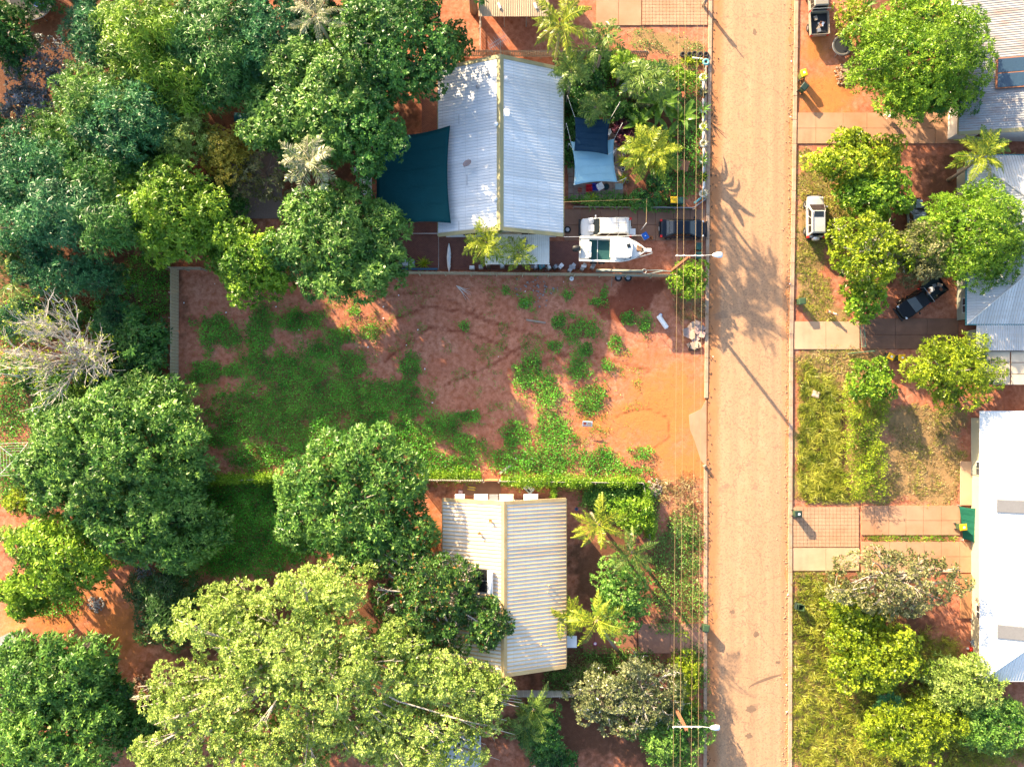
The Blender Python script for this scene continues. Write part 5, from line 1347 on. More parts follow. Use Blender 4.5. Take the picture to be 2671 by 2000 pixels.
# ------------------------------------------------------------------ poles and wires
POLEM = mat('rusty_brown_pole', (.26, .11, .06), .8, var=.35, scale=4)
def power_pole(label, topx, topy, h, arm_px, lamp_px):
    c = P(topx, topy, h); t = thing('power_pole', label, 'pole', (c.x, c.y, 0))
    q = MB()
    for s in (-1, 1): q.box((s * .09, 0, h / 2 - .1), (.05, .22, h + .2))
    q.box((0, 0, h / 2 - .1), (.14, .06, h + .2)); q.build('post', POLEM, t)
    a, b = P(arm_px[0], topy - 5, h - .25) - c, P(arm_px[1], topy - 5, h - .25) - c
    q = MB(); q.box(((a.x + b.x) / 2, .18, h - .25), (b.x - a.x, .09, .09)); arm = q.build('crossarm', mat('pale_grey_arm', (.5, .5, .5), .6), t)
    for x in WX:
        px_ = P(x, topy, h - .1).x - c.x
        q = MB(); q.lathe([(.03, 0), (.07, .03), (.04, .07), (.07, .11), (.03, .15), (.01, .17)], 8, (px_, .18, h - .19)); q.build('insulator', WHITEM, arm)
    e = P(lamp_px, topy - 4, h - .1) - c
    q = MB(); q.tube([(b.x - .3, .2, h - .3), (b.x + .4, .2, h - .1), (e.x - .25, .2, h)], .025); q.build('lamp_arm', mat('pale_grey_arm', (.5, .5, .5), .6), t)
    q = MB(); rings = []
    for x, w, z in ((-.38, .05, .0), (-.25, .17, .04), (.1, .26, .08), (.4, .24, .06), (.5, .16, .02)):
        rings.append([(e.x + x, .2 + w * math.cos(an), h + z * math.sin(an) * (1.4 if math.sin(an) > 0 else .8)) for an in [k_ * math.pi / 5 for k_ in range(10)]])
    q.loft(rings); q.build('lamp_head', mat('pale_blue_lamp', (.70, .78, .86), .3), t, smooth=True)
    return t
WX = (1767, 1784, 1814, 1832)
power_pole('rusty power pole with a street lamp above the vacant lot corner', 1797, 671, 7.4, (1762, 1836), 1869)
WX = (1757, 1775, 1804, 1822)
power_pole('rusty power pole with a street lamp at the bottom beside the frangipani', 1791, 1903, 7.4, (1755, 1830), 1862)
WIRE = mat('copper_wire', (.36, .24, .11), .6, .0)
for i, (xt, xm, xb) in enumerate(((1771, 1766, 1756), (1788, 1783, 1774), (1819, 1814, 1803), (1836, 1831, 1821))):
    lab = ('overhead wire farthest from the road', 'second overhead wire from the left', 'third overhead wire from the left', 'overhead wire nearest the road')[i]
    pts = []
    for y in np.linspace(-500, 2500, 61):
        x = np.interp(y, [-500, 0, 667, 1899, 2500], [xt + 3, xt, xm, xb + .6, xb - 3])
        ph = (y - 667) / (1899 - 667)
        sag = .45 * (1 - (2 * (ph % 1) - 1) ** 2)
        pts.append(P(x, y, 7.28 - sag))
    q = MB(); q.tube(pts, .013, 5); tag(q.build('power_line', WIRE), lab, 'wire', 'overhead power lines beside the road')
def cable(label, pts, r=.015, m=None):
    q = MB(); q.tube([P(*p) for p in pts], r, 5); tag(q.build('cable', m or WIRE), label, 'cable')
cable('house cable from the galvanised eave to the garden post', ((1470, 527, 2.9), (1560, 524, 2.75), (1672, 520, 2.9)))
cable('white cable from the lean-to across the wagon to the esky', ((1470, 618, 2.8), (1560, 617, 2.5), (1674, 614, 2.6)), m=WHITEM)
cable('thin cable across the brick patio to the house corner', ((1055, 609, 2.4), (1143, 609, 2.9)), m=WHITEM)
cable('thin downpipe cable beside the brick patio', ((1144, 616, 2.6), (1144, 705, 1.2)), m=METAL)
t = thing('garden_post', 'thin white post above the blue esky', 'post', P(1672, 600)); q = MB(); q.tube([(0, 0, 0), (0, 0, 2.9)], .03); q.build('pole', WHITEM, t)
q = MB(); q.tube([(0, 0, 2.85), (.05, 2.3, 2.85)], .02); q.build('stay', WIRE, t)
t = thing('sign_post', 'short timber post at the top edge of the left kerb', 'post', P(1834, 16)); q = MB(); q.tube([(0, 0, -.1), (0, 0, 1.5)], .16, 9); q.build('post', TIMBER, t, smooth=True)
q = MB(); q.box((0, 0, 1.65), (.45, .12, .35)); q.build('letter_box', RUST, t, bevel=.02)
q = MB(); q.tube([(0, 0, 1.8), (0, 0, 2.3)], .05); q.build('cap_pole', TIMBER, t)

# ------------------------------------------------------------------ shade sails
def cloth(name, col, rough=.8):
    m, n, l, b = nt(name); pos = worldpos(n)
    c = mix(n, l, noise(n, l, .8, 3, pos), tuple(x * .82 for x in col), tuple(min(1, x * 1.15) for x in col))
    l.new(c, b.inputs['Base Color']); b.inputs['Roughness'].default_value = rough; b.inputs['Specular IOR Level'].default_value = .2
    tr = n.new('ShaderNodeBsdfTranslucent'); l.new(c, tr.inputs['Color'])
    mx = n.new('ShaderNodeMixShader'); mx.inputs[0].default_value = .22; l.new(b.outputs[0], mx.inputs[1]); l.new(tr.outputs[0], mx.inputs[2]); l.new(mx.outputs[0], n['Material Output'].inputs[0])
    bump(n, l, b, noise(n, l, 1.6, 4, pos), .5, .12)
    return m
def sail(label, corners, m, sx=.12, sy=.12, posts=(), dip=.25):
    c = [P(*q) for q in corners]
    t = thing('shade_sail', label, 'shade sail', ((c[0].x + c[2].x) / 2, (c[0].y + c[2].y) / 2, 0)); o = t.location
    N = 21; vs = []
    for j in range(N):
        for i in range(N):
            u, v = i / (N - 1), j / (N - 1)
            u2 = .5 + (u - .5) * (1 - sx * 4 * v * (1 - v)); v2 = .5 + (v - .5) * (1 - sy * 4 * u * (1 - u))
            p = (c[0] * (1 - u2) + c[1] * u2) * (1 - v2) + (c[3] * (1 - u2) + c[2] * u2) * v2
            vs.append((p.x - o.x, p.y - o.y, p.z - dip * 16 * u * (1 - u) * v * (1 - v)))
    fs = [(j * N + i, j * N + i + 1, (j + 1) * N + i + 1, (j + 1) * N + i) for j in range(N - 1) for i in range(N - 1)]
    q = MB(); q.add(vs, fs); ob = q.build('canopy', m, t, smooth=True)
    s = ob.modifiers.new('thick', 'SOLIDIFY'); s.thickness = .012
    for j in range(4, N - 3, 4):
        q = MB(); q.tube([Vector(vs[j * N + i]) + Vector((0, 0, .012)) for i in range(N)], .012, 4); q.build('seam', m, t)
    q = MB(); ring = [j for j in range(N)] + [j * N + N - 1 for j in range(1, N)] + [(N - 1) * N + i for i in range(N - 2, -1, -1)] + [j * N for j in range(N - 2, -1, -1)]
    q.tube([vs[j] for j in ring], .02, 5); q.build('hem', m, t)
    for k_, (px_, py_, hh) in zip((0, 1, 2, 3), posts):
        if px_ is None: continue
        f_ = P(px_, py_, 0); q = MB(); tip = Vector((f_.x - o.x, f_.y - o.y, hh)); q.tube([(tip.x, tip.y, -.1), tip], .05); pr = q.build('post', METAL, t)
        q = MB(); q.tube([tip, c[k_] - Vector((o.x, o.y, 0))], .012, 5); q.build('rope', WHITEM, pr)
    return t
sail('large dark teal shade sail overlapping the left slope of the galvanised roof', ((976, 352, 3.0), (1174, 328, 4.1), (1176, 582, 4.2), (974, 600, 2.9)), cloth('teal_cloth', (.006, .075, .085)), .085, .09, ((968, 346, 3.1), (None, 0, 0), (None, 0, 0), (966, 606, 3.0)), .15)
sail('navy shade sail above the light blue one in the garden', ((1499, 306, 3.3), (1591, 311, 3.2), (1586, 404, 3.4), (1498, 394, 3.3)), cloth('navy_cloth', (.008, .040, .085)), .07, .07, ((1474, 282, 3.0), (1605, 300, 3.2), (1596, 418, 3.4), (1478, 402, 3.0)), .08)
sail('light blue shade sail below the navy one', ((1489, 370, 2.9), (1602, 363, 2.8), (1610, 475, 2.7), (1497, 483, 2.8)), cloth('sky_blue_cloth', (.30, .54, .66)), .11, .10, ((1472, 350, 2.8), (1612, 350, 2.9), (1622, 486, 2.8), (1494, 486, 2.9)), .10)
sail('torn green shade cloth spread low at the wall of the white hip roofed house', ((2502, 1320, .25), (2562, 1326, .9), (2562, 1424, .8), (2512, 1404, .2)), cloth('green_cloth', (.015, .13, .085)), .05, .05, ((2498, 1317, .3), (None, 0, 0), (None, 0, 0), (2508, 1408, .3)), .06)

# ------------------------------------------------------------------ vehicles
TYRE = mat('tyre_rubber', (.022, .021, .022), .85, var=.25, scale=8)
RIM = mat('alloy_rim', (.45, .45, .46), .35, .7)
CARGLASS = mat('car_glass', (.012, .016, .018), .06, var=.1, spec=.9)
RED = mat('red_lamp', (.55, .02, .02), .25, var=.05)
CLEAR = mat('clear_lamp', (.75, .78, .8), .15, var=.05)
def wheel(parent, c, r=.34, w=.22, axis='y'):
    q = MB(); q.lathe([(r * .55, -w / 2), (r * .93, -w / 2), (r, -w * .32), (r, w * .32), (r * .93, w / 2), (r * .55, w / 2), (r * .55, -w / 2)], 18, axis=axis)
    wo = q.build('wheel', TYRE, parent, c, smooth=False)
    q = MB(); q.lathe([(.01, -w * .42), (r * .2, -w * .46), (r * .56, -w * .36), (r * .56, w * .36), (r * .2, w * .46), (.01, w * .42)], 14, axis=axis); q.build('rim', RIM, wo)
    return wo
def patch(mb, quad, u0, u1, v0, v1, off):
    a, b, c, d = [Vector(p) for p in quad]
    n_ = (b - a).cross(d - a).normalized()
    f = lambda u, v: (a.lerp(b, u)).lerp(d.lerp(c, u), v) + n_ * off
    mb.add([f(u0, v0), f(u1, v0), f(u1, v1), f(u0, v1)], [(0, 1, 2, 3)])
def car(name, label, px, py, z, ang, L, W, Ht, paint, st, cab, cat='car', wr=.34, glass_back=True, belt=None, roofm=None):
    """x forward; st = stations (x, half width, top z); cab = (rear base x, front base x, rear roof x, front roof x, roof half width)"""
    c = P(px, py, z); t = thing(name, label, cat, (c.x, c.y, 0), ang)
    q = MB(); rings = []
    for x, w, zt in st:
        zb = .28 if abs(x) < L * .42 else .36
        zm = zb + (zt - zb) * .55
        rings.append([(x, -w * .90, zb), (x, -w, zm), (x, -w * .985, zt - .10), (x, -w * .90, zt - .02), (x, -w * .55, zt + .012), (x, 0, zt + .02), (x, w * .55, zt + .012), (x, w * .90, zt - .02), (x, w * .985, zt - .10), (x, w, zm), (x, w * .90, zb)])
    q.loft(rings); body = q.build('body', paint, t, smooth=True); sb_ = body.modifiers.new('round', 'SUBSURF'); sb_.levels = 1; sb_.render_levels = 2
    bz = belt if belt else max(s[2] for s in st) - .03
    xr0, xf0, xr1, xf1, wr_ = cab; wb = W / 2 * .93
    A = [(xr0, -wb, bz), (xf0, -wb, bz), (xf0, wb, bz), (xr0, wb, bz)]; B = [(xr1, -wr_, Ht - .04), (xf1, -wr_, Ht - .04), (xf1, wr_, Ht - .04), (xr1, wr_, Ht - .04)]
    q = MB(); mid = [(xr1 + .12, -wr_ + .1, Ht), (xf1 - .12, -wr_ + .1, Ht), (xf1 - .12, wr_ - .1, Ht), (xr1 + .12, wr_ - .1, Ht)]
    q.loft([A, B, mid]); q.build('cabin', roofm or paint, t, bevel=.07)
    F = lambda i, j: (A[i], A[j], B[j], B[i])
    for nm, quad, u0, u1, v0, v1 in (('windscreen', F(1, 2), .06, .94, .06, .93), ('rear_window', F(3, 0), .08, .92, .12, .92)):
        q = MB(); patch(q, quad, u0, u1, v0, v1, .006); q.build(nm, CARGLASS, t)
    for quad in (F(0, 1), F(2, 3)):
        for u0, u1 in ((.07, .34), (.37, .64), (.67, .93)):
            q = MB(); patch(q, quad, u0, u1, .15, .88, .006); q.build('side_window', CARGLASS, t)
    for sx in (-1, 1):
        for sy in (-1, 1): wheel(t, (sx * L * .305, sy * (W / 2 - .10), wr), wr, .23)
    fx, fw, fz = st[-1]; rx_, rw, rz_ = st[0]
    for s in (-1, 1):
        q = MB(); q.box((st[-2][0] + .04, s * st[-2][1] * .80, st[-2][2] - .10), (.16, .22, .10), -s * .45); q.build('headlight', CLEAR, t, bevel=.02)
        q = MB(); q.box((st[1][0] - .05, s * st[1][1] * .88, st[1][2] - .14), (.2, .22, .24)); q.build('taillight', RED, t, bevel=.02)
        q = MB(); q.box((xf0 - .25, s * (W / 2 + .09), bz + .07), (.14, .2, .14)); q.build('mirror', paint, t, bevel=.03)
    for x, d in ((st[0][0], -1), (st[-1][0], 1)):
        q = MB(); q.box((x + d * .03, 0, .46), (.16, W * .82, .2)); q.build('bumper', BLACK, t, bevel=.03)
    q = MB(); q.box((st[0][0] - .12, 0, .62), (.02, .38, .12)); q.build('number_plate', WHITEM, t)
    return t
PAINTW = mat('white_car_paint', (.78, .78, .76), .35, var=.03, coat=.6, dirt=(.6, .45, .32), dirt_amt=.25, scale=2)
PAINTS = mat('silver_car_paint', (.55, .54, .52), .3, .35, var=.03, coat=.6, dirt=(.5, .38, .28), dirt_amt=.25, scale=2)
PAINTB = mat('dark_blue_car_paint', (.004, .008, .018), .3, var=.1, coat=.3, spec=.25, scale=2)
PAINTK = mat('black_ute_paint', (.004, .005, .007), .4, var=.2, coat=.2, spec=.25)
PAINTG = mat('grey_brown_ute_paint', (.26, .23, .19), .5, var=.1, dirt=(.3, .2, .12), dirt_amt=.4, scale=2)
# white wagon, nose to the left
w4 = car('parked_wagon', 'white four-wheel-drive wagon with roof rack parked beside the boat', 1580, 594, .9, math.pi, 4.95, 1.92, 1.92, PAINTW,
    [(-2.40, .82, .95), (-2.3, .92, 1.12), (-1.2, .96, 1.14), (.5, .96, 1.12), (1.2, .95, 1.10), (2.1, .90, 1.02), (2.42, .80, .86)], (-2.25, 1.25, -2.05, .62, .74), wr=.38)
q = MB()
for x in (-1.75, -.9): q.tube([(x, -.78, 2.02), (x, .78, 2.02)], .025)
for y in (-.72, -.2, .3, .72): q.tube([(-1.95, y, 2.05), (-.65, y, 2.05)], .018)
for x in (-1.75, -.9):
    for y in (-.72, .72): q.tube([(x, y, 1.88), (x, y, 2.03)], .02)
q.build('roof_rack', METAL, w4)
q = MB(); q.box((2.46, 0, .62), (.22, 1.7, .34)); q.build('bull_bar', BLACK, w4, bevel=.05)
q = MB(); q.box((-2.62, .35, .62), (.5, .6, .3)); q.build('rear_box', WHITEM, w4, bevel=.03)
q = MB(); q.tube([(-2.0, -.8, 1.6), (-1.98, -.82, 2.3)], .03); q.tube([(1.5, .75, 1.1), (.9, .85, 2.0)], .04); q.build('snorkel', BLACK, w4)
t = thing('foam_box', 'white square box lid standing on the bonnet of the white wagon', 'box', P(1541, 596, 1.15)); q = MB(); q.box((0, 0, .06), (.62, .62, .1)); q.build('lid', WHITEM, t, bevel=.02); q = MB(); q.box((0, 0, .0), (.52, .52, .06)); q.build('base', WHITEM, t)
t = thing('plastic_bag', 'crumpled white bag on the bonnet of the white wagon', 'bag', P(1541, 575, 1.14)); q = MB(); rg = random.Random(3)
q.loft([[(r_ * math.cos(a) * rg.uniform(.7, 1.2), r_ * math.sin(a) * rg.uniform(.7, 1.2), z_) for a in [i * .785 for i in range(8)]] for r_, z_ in ((.3, 0), (.32, .08), (.22, .2), (.06, .27))]); q.build('bag', WHITEM, t)
car('parked_sedan', 'dark blue sedan parked at the end of the driveway facing the road', 1783, 596, .8, 0, 4.5, 1.82, 1.44, PAINTB,
    [(-2.2, .70, .86), (-2.1, .86, .98), (-1.4, .91, 1.0), (0, .91, .95), (1.1, .89, .93), (1.8, .82, .84), (2.22, .62, .68)], (-1.75, 1.25, -1.05, .45, .62), belt=.93, wr=.32)
suv = car('parked_suv', 'silver small SUV with a spare wheel on the back parked on the right verge', 2128, 565, .9, math.radians(90), 4.2, 1.76, 1.68, PAINTS,
    [(-1.98, .76, .98), (-1.9, .86, 1.06), (-1.0, .88, 1.06), (.5, .88, 1.04), (1.1, .86, 1.0), (1.75, .80, .9), (2.05, .64, .74)], (-1.9, 1.15, -1.7, .38, .66), wr=.34)
wh = wheel(suv, (-2.12, .05, .98), .34, .24, 'x')
q = MB(); q.lathe([(.01, -.16), (.25, -.16), (.36, -.1), (.37, .02), (.36, .1)], 18, axis='x'); q.build('wheel_cover', PAINTS, suv, (-2.14, .05, .98), smooth=True)
q = MB(); q.box((.05, 0, 1.682), (.55, .9, .02)); q.build('sunroof', CARGLASS, suv)
q = MB()
for s in (-1, 1): q.tube([(-1.5, s * .58, 1.7), (-1.45, s * .58, 1.74), (.2, s * .58, 1.74), (.25, s * .58, 1.7)], .02)
q.build('roof_rail', BLACK, suv)
def ute(name, label, px, py, ang, paint, L=5.0, W=1.82, Ht=1.75, junk=True, tray_m=None):
    t = car(name, label, px, py, .8, ang, L, W, Ht, paint, [(-.35, .86, 1.02), (-.25, .90, 1.06), (.9, .90, 1.06), (1.5, .88, 1.0), (2.2, .84, .92), (2.5, .7, .75)], (-.25, 1.35, -.12, .75, .68), cat='ute', wr=.36)
    q = MB(); a, b = -2.5, -.40; w = W / 2
    q.box(((a + b) / 2, 0, .66), (b - a, W - .1, .08)); q.build('tray_floor', tray_m or BLACK, t)
    q = MB()
    for s in (-1, 1): q.box(((a + b) / 2, s * (w - .03), .86), (b - a, .07, .42))
    q.box((b + .02, 0, .9), (.06, W - .16, .5)); q.box((a, 0, .84), (.06, W - .16, .38)); q.box(((a + b) / 2, 0, .5), (b - a - .1, W - .3, .2)); q.build('tray_side', paint, t, bevel=.015)
    q = MB()
    for s in (-1, 1): q.tube([(b, s * (w - .05), 1.1), (b, s * (w - .08), 1.7)], .03)
    q.tube([(b, -w + .08, 1.7), (b, w - .08, 1.7)], .03); q.build('head_board', METAL, t)
    for s in (-1, 1):
        q = MB(); q.box((a - .03, s * (w - .14), .8), (.06, .2, .26)); q.build('taillight', RED, t)
    if junk:
        rg = random.Random(label)
        for i in range(9):
            q = MB(); q.box((rg.uniform(a + .3, b - .3), rg.uniform(-.55, .55), .78 + rg.uniform(0, .06)), (rg.uniform(.15, .5), rg.uniform(.1, .35), rg.uniform(.08, .2)), rg.uniform(0, 3)); q.build('load', (METAL, TIMBER, BLACK, RUST, WHITEM)[i % 5], t)
    return t
ute('parked_ute', 'grey-brown pick-up with a loaded tray parked at the top right verge', 2134, 24, math.radians(93), PAINTG, tray_m=BLACK)
ute('parked_ute', 'black flat-tray pick-up parked askew in the shade beside the dark driveway', 2402, 778, math.radians(217), PAINTK, tray_m=mat('dark_tray', (.02, .035, .035), .6))
car('parked_car', 'grey-blue car half hidden under the trees at the right', 2392, 575, .8, math.radians(95), 4.3, 1.75, 1.45, mat('grey_blue_paint', (.12, .17, .2), .35, coat=.6),
    [(-2.1, .72, .86), (-2.0, .84, .96), (-1.2, .87, .98), (.3, .87, .94), (1.1, .85, .92), (1.8, .78, .82), (2.1, .6, .68)], (-1.7, 1.2, -1.05, .4, .6), belt=.91, wr=.31)

# ------------------------------------------------------------------ boat on its trailer
BOATW = mat('white_gelcoat', (.84, .83, .79), .3, var=.04, coat=.5)
TEALDECK = mat('teal_boat_carpet', (.010, .065, .070), .9, var=.2, scale=6)
bt = thing('motor_boat', 'white motor boat with hardtop and teal deck beside the white wagon', 'boat', P(1592, 659, 1.2), math.radians(-1.5))
def hw_(x):
    return 1.16 if x < .4 else 1.16 * max(.02, 1 - ((x - .4) / 2.75) ** 2.3)
xs = [-3.05, -2.2, -1.2, 0, .8, 1.5, 2.1, 2.6, 2.95, 3.12]
q = MB(); rings = []
for x in xs:
    w = hw_(x); kl = .62 + max(0, (x - 1.2)) ** 2 * .16; sh_ = 1.55 + max(0, x) * .06
    rings.append([(x, -w, sh_), (x, -w * .97, sh_ - .35), (x, -w * .80, kl + .32), (x, 0, kl), (x, w * .80, kl + .32), (x, w * .97, sh_ - .35), (x, w, sh_), (x, w - min(.16, w * .4), sh_ + .01), (x, w - min(.20, w * .5), sh_ - .5), (x, 0, sh_ - .52), (x, -w + min(.20, w * .5), sh_ - .5), (x, -w + min(.16, w * .4), sh_ + .01)])
q.loft(rings); q.build('hull', BOATW, bt)
q = MB(); q.poly([(-2.1, -.92), (-.1, -.92), (-.1, .92), (-2.1, .92)], 1.06, 1.10); q.build('deck_floor', TEALDECK, bt)
q = MB(); q.box((-1.35, 0, 1.12), (.04, 1.8, .02)); q.build('deck_seam', WHITEM, bt)
q = MB(); q.box((-2.55, 0, 1.32), (.75, 1.85, .42)); q.build('transom_bench', mat('pale_grey_vinyl', (.42, .45, .45), .6), bt, bevel=.04)
q = MB(); q.box((-2.08, -.1, 1.62), (.2, 1.4, .28)); q.box((-2.2, 0, 1.72), (.36, .5, .2)); q.build('bait_board', BOATW, bt, bevel=.03)
pts = [(x, s) for x, s in ((.15, -1.0), (1.2, -.98), (2.0, -.72), (2.55, -.38), (2.7, 0), (2.55, .38), (2.0, .72), (1.2, .98), (.15, 1.0))]
q = MB(); q.poly(pts, 1.4, 1.66); q.build('foredeck', BOATW, bt, bevel=.04)
q = MB(); q.box((1.0, 0, 2.0), (1.5, 1.6, .7), 0, .82); q.build('windscreen', CARGLASS, bt)
q = MB(); pt = [(-.35, -.95), (1.35, -.92), (1.65, -.75), (1.72, 0), (1.65, .75), (1.35, .92), (-.35, .95)]
q.poly(pt, 2.44, 2.52); hd = q.build('hardtop', BOATW, bt, bevel=.03)
q = MB(); q.box((1.35, .18, 2.54), (.32, .36, .05), .3); q.build('hatch', CARGLASS, hd)
q = MB()
for x in (-.25, 1.2):
    for s in (-1, 1): q.tube([(x - .1, s * 1.02, 1.55), (x, s * .88, 2.45)], .025)
q.build('hardtop_frame', METAL, bt)
q = MB(); rail = [(x, s * (hw_(x) - .06), 1.98) for s, xr in ((1, (.8, 1.4, 2.0, 2.5, 2.9)), ) for x in xr] + [(3.25, 0, 2.02)] + [(x, -(hw_(x) - .06), 1.98) for x in (2.9, 2.5, 2.0, 1.4, .8)]
q.tube(rail, .022)
for x, y, z in rail[::2]: q.tube([(x, y, 1.6), (x, y, z)], .016)
q.build('bow_rail', METAL, bt)
q = MB(); q.box((3.25, 0, 1.66), (.7, .34, .1)); q.build('bow_sprit', BOATW, bt, bevel=.04)
q = MB(); q.box((2.5, .12, 1.7), (.55, .6, .05), 0, .7); q.build('anchor_hatch', mat('brown_hatch', (.25, .14, .08), .7), bt)
q = MB(); q.loft([[(x, .3 * s_ * math.cos(a), 1.62 + .3 * s_ * math.sin(a)) for a in [k_ * .785 for k_ in range(8)]] for x, s_ in ((-3.75, .5), (-3.6, .95), (-3.25, 1.0), (-2.98, .7))]); om = q.build('outboard_motor', BLACK, bt, smooth=True)
q = MB(); q.box((-3.4, 0, 1.0), (.25, .16, .9)); q.lathe([(.01, -.2), (.1, -.1), (.1, .25), (.01, .35)], 8, (-3.45, 0, .5), 'x'); q.build('leg', BLACK, om)
q = MB(); q.box((-3.1, 0, 1.5), (.2, .4, .4)); q.build('bracket', METAL, om)
tr_ = thing('boat_trailer', 'galvanised trailer under the white motor boat', 'trailer', P(1592, 659, 1.2), math.radians(-1.5))
q = MB()
for s in (-1, 1): q.tube([(-3.0, s * .85, .5), (1.4, s * .85, .5), (3.9, s * .05, .5)], .05)
for x in (-2.8, -1.2, .6): q.tube([(x, -.85, .5), (x, .85, .5)], .045)
q.build('chassis', METAL, tr_)
for x in (-1.6, -.85):
    for s in (-1, 1): wheel(tr_, (x, s * 1.05, .33), .33, .2)
q = MB(); q.tube([(3.2, 0, .5), (3.3, 0, 1.2)], .04); q.build('winch_post', METAL, tr_)
# long tandem trailer behind the cream fence
lt_ = thing('pipe_trailer', 'rusty tandem trailer frame standing at the fence on the dark soil', 'trailer', P(1640, 724))
q = MB(); q.tube([(-1.4, .05, .55), (1.0, .1, .55), (3.2, .55, .6), (4.8, .45, .5)], .06); q.tube([(-1.4, .55, .55), (1.0, .6, .55), (3.2, .6, .6)], .05)
for x in (-1.3, -.4, .6): q.tube([(x, .05, .55), (x, .6, .55)], .04)
q.build('chassis', mat('blue_grey_steel', (.22, .27, .28), .6), lt_)
for x in (-1.05, -.12): wheel(lt_, (x, -.08, .33), .36, .24, 'z')
q = MB(); q.tube([(-1.6, .3, .3), (-1.7, -.9, .02)], .03); q.build('prop', TIMBER, lt_)
t = thing('pipe_bundle', 'long pale pipe lying along the fence beside the boat', 'pipe', P(1620, 706, .8)); q = MB(); q.tube([(-2.4, 0, 0), (2.1, -.08, 0)], .16, 12); q.build('pipe', mat('pale_green_pipe', (.36, .38, .32), .5), t, smooth=True)
q = MB(); q.torus((2.2, -.08, .05), .2, .06, 14, 8); q.build('collar', METAL, t)
# ------------------------------------------------------------------ bins
BINS = {'green': mat('green_bin_plastic', (.045, .085, .04), .5), 'dark': mat('dark_green_bin_plastic', (.015, .035, .028), .5), 'yellow': mat('yellow_lid_plastic', (.70, .42, .01), .45), 'teal': mat('teal_bin_plastic', (.01, .06, .055), .5), 'olive': mat('olive_bin_plastic', (.17, .2, .05), .5)}
def wheelie(label, px, py, ang, body='green', lid='green', open_=False, sticker=False):
    c = P(px, py); t = thing('wheelie_bin', label, 'bin', c, ang)
    q = MB(); z0, z1 = .10, .98
    A = [(-.20, -.22), (.22, -.22), (.22, .22), (-.20, .22)]; B = [(-.28, -.28), (.32, -.28), (.32, .28), (-.28, .28)]; I = [(-.25, -.25), (.29, -.25), (.29, .25), (-.25, .25)]; J = [(-.2, -.2), (.2, -.2), (.2, .2), (-.2, .2)]
    q.loft([[(x, y, z) for x, y in R_] for R_, z in ((A, z0), (B, z1), (I, z1), (J, .35))]); bo = q.build('body', BINS[body], t)
    q = MB()
    if open_:
        q.box((-.42, 0, .68), (.05, .56, .6), 0)
    else:
        q.loft([[(x * k, y * k, z) for x, y in ((-.33, -.31), (.36, -.31), (.36, .31), (-.33, .31))] for k, z in ((1, .985), (1, 1.03), (.86, 1.075), (.6, 1.085))])
    q.build('lid', BINS[lid], t, bevel=.015)
    q = MB(); q.tube([(-.36, -.24, .93), (-.40, 0, .95), (-.36, .24, .93)], .02); q.build('handle', BINS[body], t)
    for s in (-1, 1): wheel(t, (-.24, s * .27, .12), .12, .06)
    if sticker:
        q = MB(); q.box((.05, 0, 1.092), (.2, .2, .008)); q.build('sticker', WHITEM, t)
    return t
for a in [
 ('yellow-lidded bin on the red verge by the top right driveway', 2087, 203, 1.9, 'olive', 'yellow', False, True),
 ('dark-lidded bin just below the yellow-lidded one on the red verge', 2088, 238, .9, 'green', 'dark'),
 ('green bin at the kerb above the pale driveway with the long shadow', 2082, 789, .1, 'green', 'green'),
 ('dark green bin on the corner of the square pavers', 2072, 1336, 0, 'green', 'dark', False, True),
 ('open green bin on the grassy lower right verge', 2080, 1577, -.2, 'green', 'dark', True),
 ('left yellow-lidded bin of the pair by the round shrub', 2310, 931, -.5, 'green', 'yellow', False, True),
 ('right yellow-lidded bin of the pair by the round shrub', 2338, 934, .05, 'green', 'yellow', False, True),
 ('yellow-lidded bin standing by the torn green shade cloth', 2496, 1370, .1, 'green', 'yellow', False, True),
 ('yellow-lidded bin in the front garden corner above the sedan', 1752, 529, 0, 'teal', 'yellow'),
 ('teal bin right of the yellow-lidded one in the front garden', 1771, 530, 0, 'teal', 'teal'),
 ('dark teal bin beside the sedan, upper of two', 1818, 648, 1.57, 'teal', 'teal'),
 ('dark teal bin beside the sedan, lower of two', 1816, 672, 1.57, 'teal', 'teal'),
 ('green bin at the kerb by the driveway of the lower house', 1835, 1630, 1.4, 'green', 'green'),
]: wheelie(*a)

# ------------------------------------------------------------------ trampolines, clothes line, chairs, tables
def trampoline(label, px, py, R, h=.7, rim=None):
    t = thing('trampoline', label, 'trampoline', P(px, py, 0))
    q = MB(); q.torus((0, 0, h), R, .045, 32, 6); q.build('frame', METAL, t)
    q = MB(); q.lathe([(R * .84, h + .02), (R * .98, h + .05), (R * .98, h + .065), (R * .84, h + .04)], 32); q.build('pad', rim or mat('grey_pad', (.12, .11, .10), .8), t)
    q = MB(); q.disc((0, 0, h + .01), R * .86, 32); q.build('mat', mat('black_mat', (.018, .02, .024), .85), t)
    for i in range(6):
        a = i * math.pi / 3; q = MB(); q.tube([(R * .98 * math.cos(a), R * .98 * math.sin(a), h), (R * math.cos(a), R * math.sin(a), 0)], .03); q.build('leg', METAL, t)
    return t
trampoline('round black trampoline on the verge behind the grey-brown pick-up', 2189, 128, .93)
trampoline('large dark trampoline at the top left edge under the trees', 92, 2, 2.3, .8)
t = thing('paddling_tub', 'blue plastic tub on the top left trampoline', 'tub', P(104, 8, .83)); q = MB(); q.lathe([(.01, .02), (.4, .02), (.5, .26), (.54, .26), (.42, 0), (.01, 0)], 18); q.build('tub', mat('blue_plastic', (.02, .07, .38), .5), t, smooth=True)
t = thing('clothes_line', 'rotary clothes line at the left edge beside the big mango', 'clothesline', P(72, 1192, 0), math.radians(3))
q = MB(); q.tube([(0, 0, 0), (0, 0, 2.0)], .035); q.build('post', METAL, t)
